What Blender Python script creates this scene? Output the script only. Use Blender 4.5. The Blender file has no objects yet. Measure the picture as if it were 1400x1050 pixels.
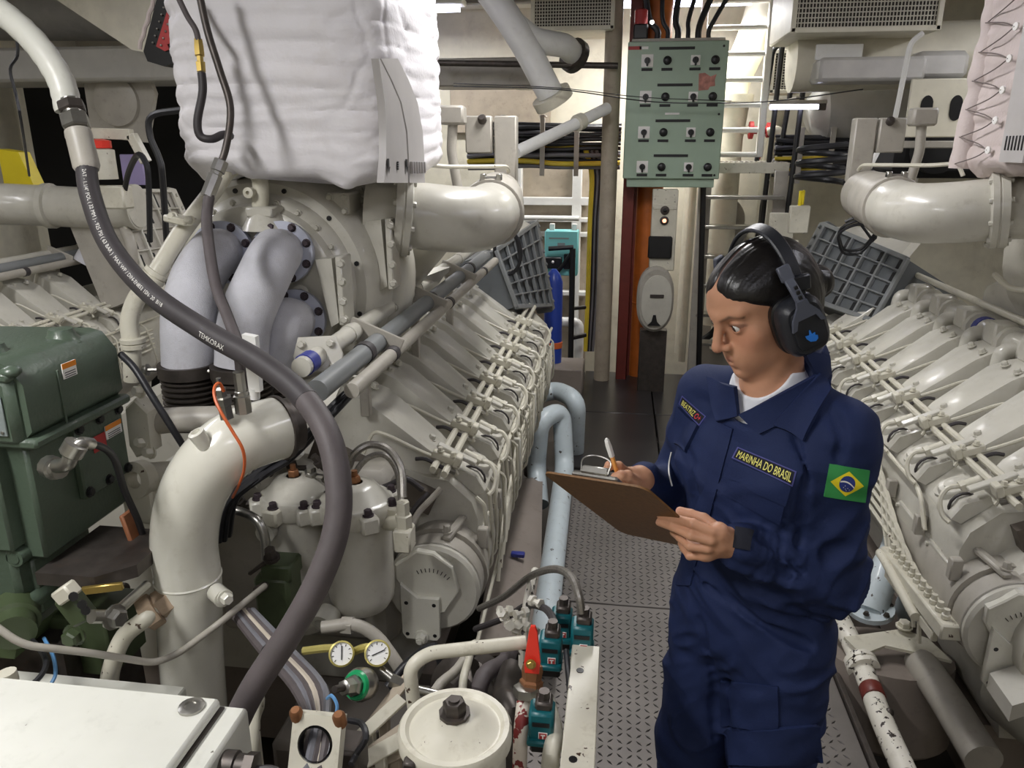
import bpy, bmesh, math, random
import numpy as np
from mathutils import Vector, Matrix
random.seed(7); np.random.seed(7)
scene = bpy.context.scene
COL = scene.collection
# ------------------------------------------------------------------ camera
CAM = np.array([0, 0, 1.82]); FPX = 1050.0
YAW = math.radians(7.771); PIT = math.radians(17.199)
_ca, _sa, _cp, _sp = math.cos(YAW), math.sin(YAW), math.cos(PIT), math.sin(PIT)
CR = np.array([_ca, _sa, 0]); CF = np.array([-_sa*_cp, _ca*_cp, -_sp]); CU = np.cross(CR, CF)
cam_d = bpy.data.cameras.new('camera'); cam = bpy.data.objects.new('camera', cam_d); COL.objects.link(cam)
cam_d.sensor_width = 36; cam_d.sensor_fit = 'HORIZONTAL'; cam_d.lens = FPX/1400*36; cam_d.clip_start = 0.02
cam.matrix_world = Matrix(((CR[0], CU[0], -CF[0], CAM[0]), (CR[1], CU[1], -CF[1], CAM[1]), (CR[2], CU[2], -CF[2], CAM[2]), (0, 0, 0, 1)))
scene.camera = cam
# ------------------------------------------------------------------ world, lamps' light, exposure
world = bpy.data.worlds.new('world'); scene.world = world; world.use_nodes = True
world.node_tree.nodes['Background'].inputs[0].default_value = (0.5, 0.52, 0.56, 1)
world.node_tree.nodes['Background'].inputs[1].default_value = 0.02
scene.view_settings.view_transform = 'Standard'; scene.view_settings.look = 'None'
scene.view_settings.gamma = 1; scene.view_settings.use_curve_mapping = False
scene.view_settings.exposure = 0.12
def area(name, loc, sx, sy, power, rot=(0, 0, 0), col=(1, .985, .955)):
    d = bpy.data.lights.new(name, 'AREA'); d.shape = 'RECTANGLE'; d.size = sx; d.size_y = sy
    d.energy = power; d.color = col
    o = bpy.data.objects.new(name, d); COL.objects.link(o); o.location = loc; o.rotation_euler = rot
    return o
# (x, y, z, length along x, length along y, watts): the strip lamps hung under the deckhead
LAMPS = [(-1.45, .30, 2.74, .30, 1.1, 43), (0.3, -.7, 2.74, 1.1, .3, 8), (-.1, 3.2, 2.88, .3, 1.2, 34), (1.75, 1.5, 2.88, .3, 1.2, 8),
         (-1.6, 4.4, 2.9, .3, 1.2, 6), (.4, 6.7, 2.9, 1.2, .3, 46), (2.75, 4.3, 2.9, .3, 1.2, 18), (-3.2, 2.6, 2.88, .3, 1.2, 18), (-1.9, 6.7, 2.9, 1.2, .3, 20)]
for i, (x, y, z, a, b, w) in enumerate(LAMPS):
    area('lamp_light', (x, y, z-.09), a*.6, b, w) if b > a else area('lamp_light', (x, y, z-.09), a, b*.6, w)

# ------------------------------------------------------------------ helpers
def A(*p): return np.array(p, float)
def nrm(v): v = np.asarray(v, float); return v/np.linalg.norm(v)
def at(px, py, Y):
    r = CF + CR*(px-700)/FPX + CU*(525-py)/FPX
    return CAM + r*(Y/r[1])
def frame(d, up=(0, 0, 1)):
    d = nrm(d); up = np.asarray(up, float)
    if abs(d @ nrm(up)) > .98: up = A(1, 0, 0) if abs(d[0]) < .9 else A(0, 1, 0)
    x = nrm(np.cross(up, d)); y = np.cross(d, x)
    return x, y, d
def crom(pts, seg=6):
    P = [np.asarray(p, float) for p in pts]; P = [2*P[0]-P[1]] + P + [2*P[-1]-P[-2]]; out = []
    for i in range(1, len(P)-2):
        for k in range(seg):
            t = k/seg; a, b, c, d = P[i-1], P[i], P[i+1], P[i+2]
            out.append(.5*((2*b)+(-a+c)*t+(2*a-5*b+4*c-d)*t*t+(-a+3*b-3*c+d)*t**3))
    out.append(P[-2]); return out
def fil(pts, r, k=5):
    P = [np.asarray(p, float) for p in pts]; out = [P[0]]
    for i in range(1, len(P)-1):
        a, b, c = P[i-1], P[i], P[i+1]; la, lc = np.linalg.norm(a-b), np.linalg.norm(c-b)
        q = min(r, la*.48, lc*.48); s, e = b+(a-b)/la*q, b+(c-b)/lc*q
        for j in range(k+1):
            t = j/k; out.append((1-t)**2*s + 2*t*(1-t)*b + t*t*e)
    out.append(P[-1]); return out
class MB:
    def __init__(s): s.v = []; s.f = []; s.n = 0
    def add(s, v, f):
        s.v.append(np.asarray(v, float).reshape(-1, 3)); b = s.n
        s.f += [tuple(b+i for i in q) for q in f]; s.n += len(s.v[-1]); return s
    def box(s, c, size, ch=.004, rot=None):
        h = np.asarray(size, float)/2; ch = min(ch, h.min()*.6); V = []; idx = {}
        for sx in (-1, 1):
            for sy in (-1, 1):
                for sz in (-1, 1):
                    S = A(sx, sy, sz)
                    for ax in range(3):
                        p = S*(h-ch); p[ax] = S[ax]*h[ax]; idx[(sx, sy, sz, ax)] = len(V); V.append(p)
        F = []
        for ax in range(3):
            o = [i for i in range(3) if i != ax]
            for sg in (-1, 1):
                q = []
                for a, b in ((-1, -1), (1, -1), (1, 1), (-1, 1)):
                    k = [0, 0, 0]; k[ax] = sg; k[o[0]] = a; k[o[1]] = b; q.append(idx[(*k, ax)])
                F.append(q)
            for a in (-1, 1):
                for b in (-1, 1):
                    k0 = [0]*3; k1 = [0]*3; k0[ax] = -1; k1[ax] = 1
                    for k in (k0, k1): k[o[0]] = a; k[o[1]] = b
                    F.append([idx[(*k0, o[0])], idx[(*k1, o[0])], idx[(*k1, o[1])], idx[(*k0, o[1])]])
        for sx in (-1, 1):
            for sy in (-1, 1):
                for sz in (-1, 1): F.append([idx[(sx, sy, sz, a)] for a in range(3)])
        V = np.array(V)
        if rot is not None: V = V @ np.asarray(rot, float).T
        return s.add(V+np.asarray(c, float), F)
    def bar(s, p0, p1, w, h, ch=.003, up=(0, 0, 1)):
        p0, p1 = np.asarray(p0, float), np.asarray(p1, float); x, y, d = frame(p1-p0, up)
        return s.box((p0+p1)/2, (w, h, np.linalg.norm(p1-p0)), ch, np.column_stack((x, y, d)))
    def sweep(s, rings, caps=True, closed=True):
        n = len(rings[0]); V = np.concatenate([np.asarray(r, float) for r in rings]); F = []
        for i in range(len(rings)-1):
            for j in range(n if closed else n-1):
                k = (j+1) % n; F.append((i*n+j, i*n+k, (i+1)*n+k, (i+1)*n+j))
        if caps: F.append(tuple(range(n))[::-1]); m = (len(rings)-1)*n; F.append(tuple(range(m, m+n)))
        return s.add(V, F)
    def lathe(s, prof, o, axis=(0, 0, 1), n=20, up=(0, 1, 0), caps=True):
        o = np.asarray(o, float); x, y, d = frame(axis, up); t = np.arange(n)*2*math.pi/n
        c, sn = np.cos(t)[:, None], np.sin(t)[:, None]
        return s.sweep([o + d*z + (x*c+y*sn)*max(r, 1e-4) for r, z in prof], caps)
    def cyl(s, p0, p1, r, n=16, ch=0):
        p0, p1 = np.asarray(p0, float), np.asarray(p1, float); L = np.linalg.norm(p1-p0)
        pr = [(r, 0), (r, L)] if not ch else [(r-ch, 0), (r, ch), (r, L-ch), (r-ch, L)]
        return s.lathe(pr, p0, p1-p0, n)
    def cone(s, p0, p1, r0, r1, n=16):
        p0, p1 = np.asarray(p0, float), np.asarray(p1, float)
        return s.lathe([(r0, 0), (r1, np.linalg.norm(p1-p0))], p0, p1-p0, n)
    def tube(s, pts, r, n=8, caps=True):
        P = np.array(pts, float); T = np.gradient(P, axis=0); T /= np.linalg.norm(T, axis=1)[:, None]+1e-12
        x, y, _ = frame(T[0]); R = []; t = np.arange(n)*2*math.pi/n; c, sn = np.cos(t)[:, None], np.sin(t)[:, None]
        rr = r if hasattr(r, '__len__') else [r]*len(P)
        for i in range(len(P)):
            x = nrm(x - T[i]*(x @ T[i])); y = np.cross(T[i], x); R.append(P[i]+(x*c+y*sn)*rr[i])
        return s.sweep(R, caps)
    def ell(s, c, r, n=14, m=8, rot=None):
        R = []; r = np.asarray(r if hasattr(r, '__len__') else (r, r, r), float); t = np.arange(n)*2*math.pi/n
        for i in range(m+1):
            ph = math.pi*i/m; q = max(math.sin(ph), 1e-3)
            V = np.column_stack((np.cos(t)*q, np.sin(t)*q, np.full(n, -math.cos(ph))))*r
            if rot is not None: V = V @ np.asarray(rot).T
            R.append(V+np.asarray(c, float))
        return s.sweep(R)
    def prism(s, poly, o, x, y, th, ch=0.0):
        """closed 2D outline in axes x, y at o, extruded th along x cross y, top edge chamfered"""
        o, x, y = np.asarray(o, float), nrm(x), nrm(y); z = np.cross(x, y); P = np.array(poly, float)
        ring = lambda Q, h: o + Q[:, :1]*x + Q[:, 1:2]*y + z*h
        rings = [ring(P, 0)]
        if ch > 0:
            c = P.mean(0); d = P-c; L = np.linalg.norm(d, axis=1)[:, None]; Q = c + d*(1-ch/np.maximum(L, 1e-6))
            rings += [ring(P, th-ch), ring(Q, th)]
        else: rings.append(ring(P, th))
        return s.sweep(rings)
    def bolt(s, p, d, r=.011, h=.009, washer=True):
        p = np.asarray(p, float); d = nrm(d)
        if washer: s.lathe([(r*1.35, 0), (r*1.35, h*.25)], p, d, 10)
        return s.lathe([(r, 0), (r, h*.8), (r*.8, h)], p+d*h*.2, d, 6)
    def grid(s, G, th=None):
        G = np.asarray(G, float); a, b, _ = G.shape; F = []
        for i in range(a-1):
            for j in range(b-1): F.append((i*b+j, i*b+j+1, (i+1)*b+j+1, (i+1)*b+j))
        return s.add(G.reshape(-1, 3), F)
WO = {}     # world origin of every object made
def mesh_from(V, F, name, angle=38, fix=True):
    me = bpy.data.meshes.new(name); me.from_pydata([tuple(p) for p in V], [], F)
    if fix:
        bm = bmesh.new(); bm.from_mesh(me); bmesh.ops.recalc_face_normals(bm, faces=bm.faces); bm.to_mesh(me); bm.free()
    me.polygons.foreach_set('use_smooth', [True]*len(me.polygons)); me.set_sharp_from_angle(angle=math.radians(angle))
    return me
def obj(name, mb, mat, parent=None, origin=None, angle=38, fix=True):
    V = np.concatenate(mb.v); lo, hi = V.min(0), V.max(0)
    o = np.asarray(origin, float) if origin is not None else A((lo[0]+hi[0])/2, (lo[1]+hi[1])/2, lo[2])
    me = mesh_from(V-o, mb.f, name, angle, fix)
    for m in (mat if isinstance(mat, (list, tuple)) else [mat]): me.materials.append(m)
    return link(name, me, o, parent)
def link(name, data, o, parent=None):
    ob = bpy.data.objects.new(name, data); COL.objects.link(ob); WO[ob.name] = np.asarray(o, float)
    if parent is not None: ob.parent = parent; ob.location = Vector(WO[ob.name]-WO[parent.name])
    else: ob.location = Vector(o)
    return ob
def tag(o, label, cat, group=None):
    o['label'] = label; o['category'] = cat
    if group: o['group'] = group
    return o
def thing(name, label, cat, loc=(0, 0, 0), group=None):
    return tag(link(name, None, np.asarray(loc, float)), label, cat, group)
def struct(o): o['kind'] = 'structure'; return o
def stuff(o): o['kind'] = 'stuff'; return o
def dup(src, delta, parent=None, label=None):
    """copy an object and its children, moved by delta; parent = new parent (else same as the source's)"""
    c = src.copy(); COL.objects.link(c); WO[c.name] = WO[src.name]+np.asarray(delta, float)
    par = parent if parent is not None else src.parent
    if par is not None: c.parent = par; c.location = Vector(WO[c.name]-WO[par.name])
    else: c.location = Vector(WO[c.name])
    if label: c['label'] = label
    for ch in list(src.children): dup(ch, delta, c)
    return c
def mk(fn):   # shorthand: MB built by chained calls
    m = MB(); fn(m); return m

def text_geo(s, size=1.):
    cu = bpy.data.curves.new('lettering', 'FONT'); cu.body = s; cu.resolution_u = 3; o = bpy.data.objects.new('lettering', cu); COL.objects.link(o); dg = bpy.context.evaluated_depsgraph_get(); me = o.evaluated_get(dg).to_mesh()
    V = np.array([v.co[:] for v in me.vertices]); F = [tuple(p.vertices) for p in me.polygons]; o.evaluated_get(dg).to_mesh_clear(); bpy.data.objects.remove(o); bpy.data.curves.remove(cu); V[:, :2] -= V[:, :2].min(0); V[:, :2] /= V[:, :2].max(0); return V, F
# ------------------------------------------------------------------ materials
def srgb(r, g, b):
    f = lambda c: (c/255/12.92) if c/255 <= .04045 else ((c/255+.055)/1.055)**2.4
    return (f(r), f(g), f(b), 1)
def mat(name, col, rough=.45, metal=0., var=.12, scale=9., bump=0., bscale=60., dirt=None, dirt_amt=.5, dscale=22., chips=None, coat=0., spec=.5, attr=None):
    m = bpy.data.materials.new(name); m.use_nodes = True; nt = m.node_tree; N = nt.nodes; L = nt.links; b = N['Principled BSDF']
    tc = N.new('ShaderNodeTexCoord'); c = srgb(*col)
    b.inputs['Roughness'].default_value = rough; b.inputs['Metallic'].default_value = metal; b.inputs['Coat Weight'].default_value = coat; b.inputs['Coat Roughness'].default_value = .12
    b.inputs['Specular IOR Level'].default_value = spec
    no = N.new('ShaderNodeTexNoise'); no.inputs['Scale'].default_value = scale; no.inputs['Detail'].default_value = 5; L.new(tc.outputs['Object'], no.inputs['Vector'])
    rp = N.new('ShaderNodeValToRGB'); rp.color_ramp.elements[0].position = .3; rp.color_ramp.elements[1].position = .7
    rp.color_ramp.elements[0].color = tuple(x*(1-var) for x in c[:3])+(1,); rp.color_ramp.elements[1].color = tuple(min(1, x*(1+var*.5)) for x in c[:3])+(1,)
    L.new(no.outputs['Fac'], rp.inputs['Fac']); out = rp.outputs['Color']
    def over(fac, color):
        nonlocal out
        mx = N.new('ShaderNodeMix'); mx.data_type = 'RGBA'; L.new(fac, mx.inputs['Factor']); L.new(out, mx.inputs['A']); mx.inputs['B'].default_value = color; out = mx.outputs['Result']
    if dirt:
        n2 = N.new('ShaderNodeTexNoise'); n2.inputs['Scale'].default_value = dscale; n2.inputs['Detail'].default_value = 8; n2.inputs['Roughness'].default_value = .7; L.new(tc.outputs['Object'], n2.inputs['Vector'])
        r2 = N.new('ShaderNodeMapRange'); r2.inputs['From Min'].default_value = .55; r2.inputs['From Max'].default_value = .8; r2.inputs['To Max'].default_value = dirt_amt; L.new(n2.outputs['Fac'], r2.inputs['Value']); over(r2.outputs['Result'], srgb(*dirt))
    if chips:
        ccol, cscale, thr = chips
        n3 = N.new('ShaderNodeTexNoise'); n3.inputs['Scale'].default_value = cscale; n3.inputs['Detail'].default_value = 3; n3.inputs['Roughness'].default_value = .6; L.new(tc.outputs['Object'], n3.inputs['Vector'])
        r3 = N.new('ShaderNodeMapRange'); r3.inputs['From Min'].default_value = thr; r3.inputs['From Max'].default_value = thr+.015; L.new(n3.outputs['Fac'], r3.inputs['Value']); over(r3.outputs['Result'], srgb(*ccol))
    if attr:
        at_ = N.new('ShaderNodeAttribute'); at_.attribute_name = attr; mx = N.new('ShaderNodeMix'); mx.data_type = 'RGBA'
        L.new(at_.outputs['Alpha'], mx.inputs['Factor']); L.new(out, mx.inputs['A']); L.new(at_.outputs['Color'], mx.inputs['B']); out = mx.outputs['Result']
    L.new(out, b.inputs['Base Color'])
    if bump:
        n4 = N.new('ShaderNodeTexNoise'); n4.inputs['Scale'].default_value = bscale; n4.inputs['Detail'].default_value = 4; L.new(tc.outputs['Object'], n4.inputs['Vector'])
        bp = N.new('ShaderNodeBump'); bp.inputs['Strength'].default_value = bump; bp.inputs['Distance'].default_value = .004; L.new(n4.outputs['Fac'], bp.inputs['Height']); L.new(bp.outputs['Normal'], b.inputs['Normal'])
    return m
def emis(name, col, strength):
    m = bpy.data.materials.new(name); m.use_nodes = True; b = m.node_tree.nodes['Principled BSDF']
    b.inputs['Base Color'].default_value = srgb(*col); b.inputs['Emission Color'].default_value = srgb(*col); b.inputs['Emission Strength'].default_value = strength
    return m
M = dict(
 paint=mat('engine_cream_paint', (198, 195, 184), .30, var=.10, dirt=(120, 108, 90), dirt_amt=.35, coat=.25, bump=.12, bscale=14),
 cream=mat('old_cream_paint', (208, 204, 188), .38, var=.12, dirt=(120, 100, 70), dirt_amt=.45, chips=((70, 52, 40), 38, .69), bump=.12, bscale=20),
 pipe=mat('glossy_pale_pipe', (218, 216, 204), .22, var=.05, dirt=(150, 140, 120), dirt_amt=.25, coat=.5, bump=.05, bscale=10),
 greypaint=mat('grey_cream_paint', (170, 165, 155), .42, var=.12, dirt=(100, 92, 84), dirt_amt=.4, bump=.15, bscale=16),
 wall=mat('bulkhead_paint', (222, 217, 198), .5, var=.1, dirt=(150, 140, 118), dirt_amt=.5, dscale=4, bump=.1, bscale=6),
 wallgrey=mat('deckhead_paint', (176, 174, 168), .5, var=.1, dirt=(130, 126, 118), dirt_amt=.5, dscale=4),
 white=mat('white_paint', (232, 232, 228), .35, var=.05, dirt=(180, 175, 160), dirt_amt=.3),
 boxpaint=mat('cabinet_pale_paint', (206, 206, 197), .38, var=.05, dirt=(150, 150, 140), dirt_amt=.3, chips=((90, 84, 70), 45, .73)),
 lilac=mat('heat_paint_lilac', (204, 204, 211), .6, var=.12, scale=14, dirt=(150, 140, 140), dirt_amt=.4, bump=.45, bscale=320),
 lilacflange=mat('flange_lilac', (190, 194, 210), .5, var=.1),
 blanket=mat('white_insulation_cloth', (236, 233, 236), .55, var=.06, scale=5, dirt=(196, 180, 165), dirt_amt=.3, dscale=3.0, bump=.35, bscale=90),
 blanketpink=mat('dusty_insulation_cloth', (201, 188, 184), .7, var=.1, scale=6, dirt=(160, 138, 125), dirt_amt=.5, dscale=4, bump=.4, bscale=90),
 rope=mat('lacing_wire', (110, 100, 96), .7, var=.2),
 sheet=mat('grey_sheet', (186, 182, 180), .4, var=.08),
 hose=mat('black_rubber', (58, 54, 56), .55, var=.18, bump=.2, bscale=40),
 hose2=mat('dusty_rubber', (86, 79, 80), .6, var=.15, scale=20, bump=.25, bscale=50),
 cable=mat('black_cable', (34, 34, 38), .45, var=.2),
 greycable=mat('grey_cable', (112, 112, 118), .5, var=.15),
 palecable=mat('pale_cable', (190, 180, 165), .5, var=.15),
 orange=mat('orange_wire', (214, 104, 54), .45, var=.05),
 blue=mat('blue_wire', (92, 142, 190), .45, var=.05),
 yellow=mat('yellow_cable', (214, 190, 60), .5, var=.1),
 yellowpaint=mat('yellow_paint', (236, 214, 40), .45, var=.05),
 braid=mat('steel_braid', (150, 146, 140), .38, .7, var=.25, scale=160),
 steel=mat('bare_steel', (168, 166, 160), .3, .9, var=.15, scale=30),
 darksteel=mat('dark_steel', (84, 78, 74), .45, .6, var=.25, scale=30, dirt=(110, 80, 60), dirt_amt=.4),
 bolt=mat('bolt_steel', (74, 64, 70), .45, .5, var=.25, scale=40),
 black=mat('black_plastic', (24, 24, 26), .4, var=.1),
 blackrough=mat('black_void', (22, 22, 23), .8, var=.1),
 green=mat('machine_green', (78, 92, 78), .38, var=.1, dirt=(60, 62, 50), dirt_amt=.5, bump=.25, bscale=110, coat=.15),
 greendark=mat('pump_green', (70, 82, 56), .42, var=.15, dirt=(60, 52, 40), dirt_amt=.5),
 panelgreen=mat('panel_green', (158, 178, 158), .42, var=.05, dirt=(140, 150, 130), dirt_amt=.4, dscale=5),
 turq=mat('turquoise_paint', (134, 214, 214), .4, var=.05),
 teal=mat('teal_plastic', (18, 96, 104), .38, var=.1),
 red=mat('red_paint', (220, 52, 36), .35, var=.08),
 redlabel=mat('red_label', (170, 52, 52), .5, var=.08),
 redrail=mat('dark_red_paint', (112, 44, 36), .45, var=.15, dirt=(60, 40, 34), dirt_amt=.5),
 orangecol=mat('rust_orange_paint', (190, 104, 42), .42, var=.2, dirt=(96, 52, 28), dirt_amt=.6, dscale=8),
 post=mat('dusty_post', (176, 164, 146), .6, var=.15, dirt=(110, 96, 84), dirt_amt=.5),
 bluepipe=mat('pale_blue_pipe', (190, 201, 206), .4, var=.08, dirt=(120, 118, 110), dirt_amt=.4, chips=((74, 70, 66), 26, .66), coat=.2),
 chipped=mat('chipped_white_pipe', (226, 222, 210), .4, var=.08, dirt=(160, 150, 130), dirt_amt=.4, chips=((48, 38, 34), 42, .60)),
 redchip=mat('red_worn_pipe', (224, 214, 200), .45, var=.1, chips=((128, 44, 42), 30, .53)),
 plate=mat('floor_plate_steel', (122, 117, 113), .42, .35, var=.2, scale=4, dirt=(150, 144, 136), dirt_amt=.4, dscale=7),
 lug=mat('floor_lug_steel', (70, 67, 65), .35, .4, var=.2, scale=6),
 darkplate=mat('dark_rubber_plate', (46, 44, 45), .3, var=.25, scale=3),
 bilge=mat('bilge_dark', (70, 64, 58), .5, var=.3, scale=3, dirt=(40, 36, 32), dirt_amt=.7, dscale=6),
 sump=mat('sump_grey', (134, 124, 116), .5, var=.12, scale=4, dirt=(90, 80, 74), dirt_amt=.5),
 cooler=mat('cooler_grey', (122, 125, 126), .45, var=.08),
 coolerdark=mat('cooler_dark', (92, 96, 99), .5, var=.08),
 brass=mat('brass', (186, 160, 90), .35, .8, var=.15),
 bronze=mat('bronze_valve', (160, 112, 78), .4, .6, var=.2, scale=30),
 gauge=mat('gauge_face', (232, 232, 230), .3, var=.03),
 gaugerim=mat('gauge_brass', (196, 184, 110), .35, .4, var=.1),
 enamelgreen=mat('enamel_green', (24, 150, 92), .3, var=.05),
 bluetank=mat('blue_paint', (38, 66, 160), .35, var=.1),
 navyband=mat('blue_band', (52, 60, 140), .4, var=.1),
 brownfoil=mat('brown_strap', (150, 96, 64), .6, var=.2),
 labelwhite=mat('label_white', (236, 234, 230), .5, var=.02),
 labelorange=mat('label_orange', (232, 140, 40), .5, var=.02),
 labelpurple=mat('label_purple', (150, 84, 140), .5, var=.02),
 plateplate=mat('nameplate_alloy', (150, 160, 160), .4, .3, var=.08),
 ink=mat('black_print', (26, 26, 28), .6, var=.02),
 hoseprint=mat('white_print', (214, 212, 206), .6, var=.05),
 mesh=mat('vent_dark', (58, 52, 46), .7, var=.3, scale=30),
 foil=mat('foil_lagging', (206, 204, 200), .35, .2, var=.1, bump=.5, bscale=18),
 lampmetal=mat('lamp_housing_paint', (225, 225, 220), .4, var=.03),
 tube=emis('lamp_tube_glow', (225, 225, 255), 9.0),
 redlamp=emis('indicator_glow', (255, 150, 110), 4.0),
 gapshade=mat('gap_shade_casting', (92, 84, 76), .4, var=.3, dirt=(40, 34, 30), dirt_amt=.7, dscale=14),  # dark tone stands in for the shade between valve covers
 wornnut=mat('worn_nut', (178, 156, 132), .5, var=.25, scale=40, dirt=(110, 78, 56), dirt_amt=.7, dscale=40),
 purple=mat('lilac_sheet', (178, 166, 214), .5, var=.05),
)
# ------------------------------------------------------------------ room shell
def slab(name, lo, hi, m): 
    lo, hi = A(*lo), A(*hi); return struct(obj(name, MB().box((lo+hi)/2, hi-lo, 0), m))
RX0, RX1, RY0, RY1, RZ0, RZ1 = -5.4, 4.3, -1.7, 7.6, -.45, 3.05
floor = slab('floor', (RX0, RY0, RZ0-.1), (RX1, RY1, RZ0), M['bilge'])
slab('wall_left', (RX0-.1, RY0, RZ0-.1), (RX0, RY1, RZ1+.1), M['wall'])
slab('wall_right', (RX1, RY0, RZ0-.1), (RX1+.1, RY1, RZ1+.1), M['wall'])
slab('wall_front', (RX0-.1, RY0-.1, RZ0-.1), (RX1+.1, RY0, RZ1+.1), M['wall'])
wall_back = slab('wall_back', (RX0-.1, RY1, RZ0-.1), (RX1+.1, RY1+.1, RZ1+.1), M['wall'])
slab('ceiling', (RX0-.1, RY0-.1, RZ1), (RX1+.1, RY1+.1, RZ1+.1), M['wallgrey'])
# deckhead beams
for i, y in enumerate((.9, 2.9, 4.9, 6.9)):
    m = MB().box((-.5, y, 2.99), (9.4, .10, .12), .008).box((-.5, y, 2.93), (9.4, .2, .02), .004)
    struct(obj('trim_%d' % (i+1), m, M['wallgrey']))
# walkway: chequer plates with raised lugs, then dark rubber plates further in
WX0, WX1 = -.225, .83
plate_me = None
def lugs(x0, x1, y0, y1, p=.0305):
    m = MB(); nx = int((x1-x0-.02)/p); ny = int((y1-y0-.02)/p)
    base = np.array([(-.0135, 0, 0), (0, -.0042, 0), (.0135, 0, 0), (0, .0042, 0), (-.008, 0, .0022), (.008, 0, .0022)])
    F = [(0, 1, 5, 4), (1, 2, 5), (2, 3, 4, 5), (3, 0, 4)]
    for i in range(nx):
        for j in range(ny):
            a = math.radians(45 if (i+j) % 2 else -45); c, s = math.cos(a), math.sin(a)
            V = base @ np.array([[c, s, 0], [-s, c, 0], [0, 0, 1]])
            m.add(V+A(x0+.02+i*p, y0+.02+j*p, 0), F)
    return m
for i, (y0, y1) in enumerate(((-1.3, .05), (.06, 1.43), (1.44, 2.81), (2.82, 4.19))):
    p = obj('floor_plate', MB().box(((WX0+WX1)/2, (y0+y1)/2, -.012), (WX1-WX0, y1-y0, .02), .003), M['plate'], floor)
    if i == 0: continue
    lg = lugs(WX0, WX1, y0, y1); lg.v = [np.concatenate(lg.v)-A(0, 0, .002)]
    stuff(obj('tread_lug', lg, M['lug'], p, fix=False))
for y0, y1 in ((4.2, 5.2), (5.21, 6.25)):
    for x0, x1 in ((-.225, .30), (.31, .83)):
        obj('floor_plate', MB().box(((x0+x1)/2, (y0+y1)/2, -.004), (x1-x0, y1-y0, .03), .004), M['darkplate'], floor)
for x in (WX0-.012, WX1+.012):
    obj('kerb_angle', MB().box((x, 2.4, -.03), (.02, 7.6, .09), .003), M['darksteel'], floor)
for y in (-.6, .75, 2.1, 3.5, 4.8, 6.0):
    obj('floor_support', MB().box(((WX0+WX1)/2, y, -.24), (WX1-WX0, .06, .43), .004), M['darksteel'], floor)
# strip lamps under the deckhead
where = ['over the filters', 'behind the strainer', 'over the walkway end of the first engine', 'over the dusty blanket', 'over the pale air cooler', 'over the control panel', 'over the far end of the second engine', 'over the third engine', 'by the cable trays']
for i, (x, y, z, a, b, w) in enumerate(LAMPS):
    t = thing('ceiling_lamp', 'white strip lamp under the deckhead '+where[i], 'lamp', (x, y, z), 'strip lamps under the deckhead')
    obj('housing', MB().box((x, y, z+.03), (a*.6 if b > a else a, b if b > a else b*.6, .05), .01), M['lampmetal'], t)
    for sgn in (-1, 1):
        if b > a: obj('tube', MB().cyl((x+sgn*.05, y-b*.46, z-.02), (x+sgn*.05, y+b*.46, z-.02), .016, 10), M['tube'], t)
        else: obj('tube', MB().cyl((x-a*.46, y+sgn*.05, z-.02), (x+a*.46, y+sgn*.05, z-.02), .016, 10), M['tube'], t)
    for sgn in (-1, 1):
        q = A(x, y+sgn*b*.35, 0) if b > a else A(x+sgn*a*.35, y, 0)
        obj('hanger', MB().cyl(q+A(0, 0, z+.05), q+A(0, 0, RZ1), .006, 6), M['steel'], t)
# ------------------------------------------------------------------ V engines
from mathutils import noise as mnoise
def superring(c, hx, hy, n, e=.35):
    t = np.arange(n)*2*math.pi/n; c_, s_ = np.cos(t), np.sin(t)
    return np.column_stack((c[0]+hx*np.sign(c_)*np.abs(c_)**e, c[1]+hy*np.sign(s_)*np.abs(s_)**e, np.full(n, c[2])))
def puffy(cx, cy, hx, hy, z0, z1, n=220, m=130, amp=.012, bands=.06, seed=0, hang=.05):
    """stitched insulation blanket: a soft box with horizontal quilting, creases and a hanging hem"""
    R = []; nz = mnoise.noise
    for i in range(m+1):
        t = i/m; z = z0+(z1-z0)*t; e = math.sqrt(max(0, 1-(1-min(t, 1-t)/.06)**2)) if min(t, 1-t) < .06 else 1
        k = .84+.16*e; r = superring((cx, cy, z), hx*k, hy*k, n, .30)
        for p in r:
            d = nrm(A(p[0]-cx, (p[1]-cy)*hx/hy, 0)); x, y, zz = p
            w = nz(Vector((x*4+seed, y*4, zz*3)))*1.3 + nz(Vector((x*11+seed, y*11, zz*24)))*.55
            cr = 1-abs(nz(Vector((x*5+seed*2, y*5, zz*19+1.2*nz(Vector((x*6, y*6, seed)))))))*2.4
            cr2 = 1-abs(nz(Vector((x*9+seed, y*9, zz*6+4))))*3
            q = abs(math.sin(math.pi*((zz-z0)/bands+.5*nz(Vector((x*3, y*3, zz*2+seed))))))**.5
            p[:2] += (d*(amp*w - .010*max(0, cr-.35) - .010*max(0, cr2-.55) + .006*(q-.7)))[:2]
            p[2] += nz(Vector((x*9+seed, y*9, 3)))*hang*max(0, 1-t/.12)
        R.append(r)
    return MB().sweep(R)
CY = [2.32+.285*i for i in range(8)]
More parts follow.
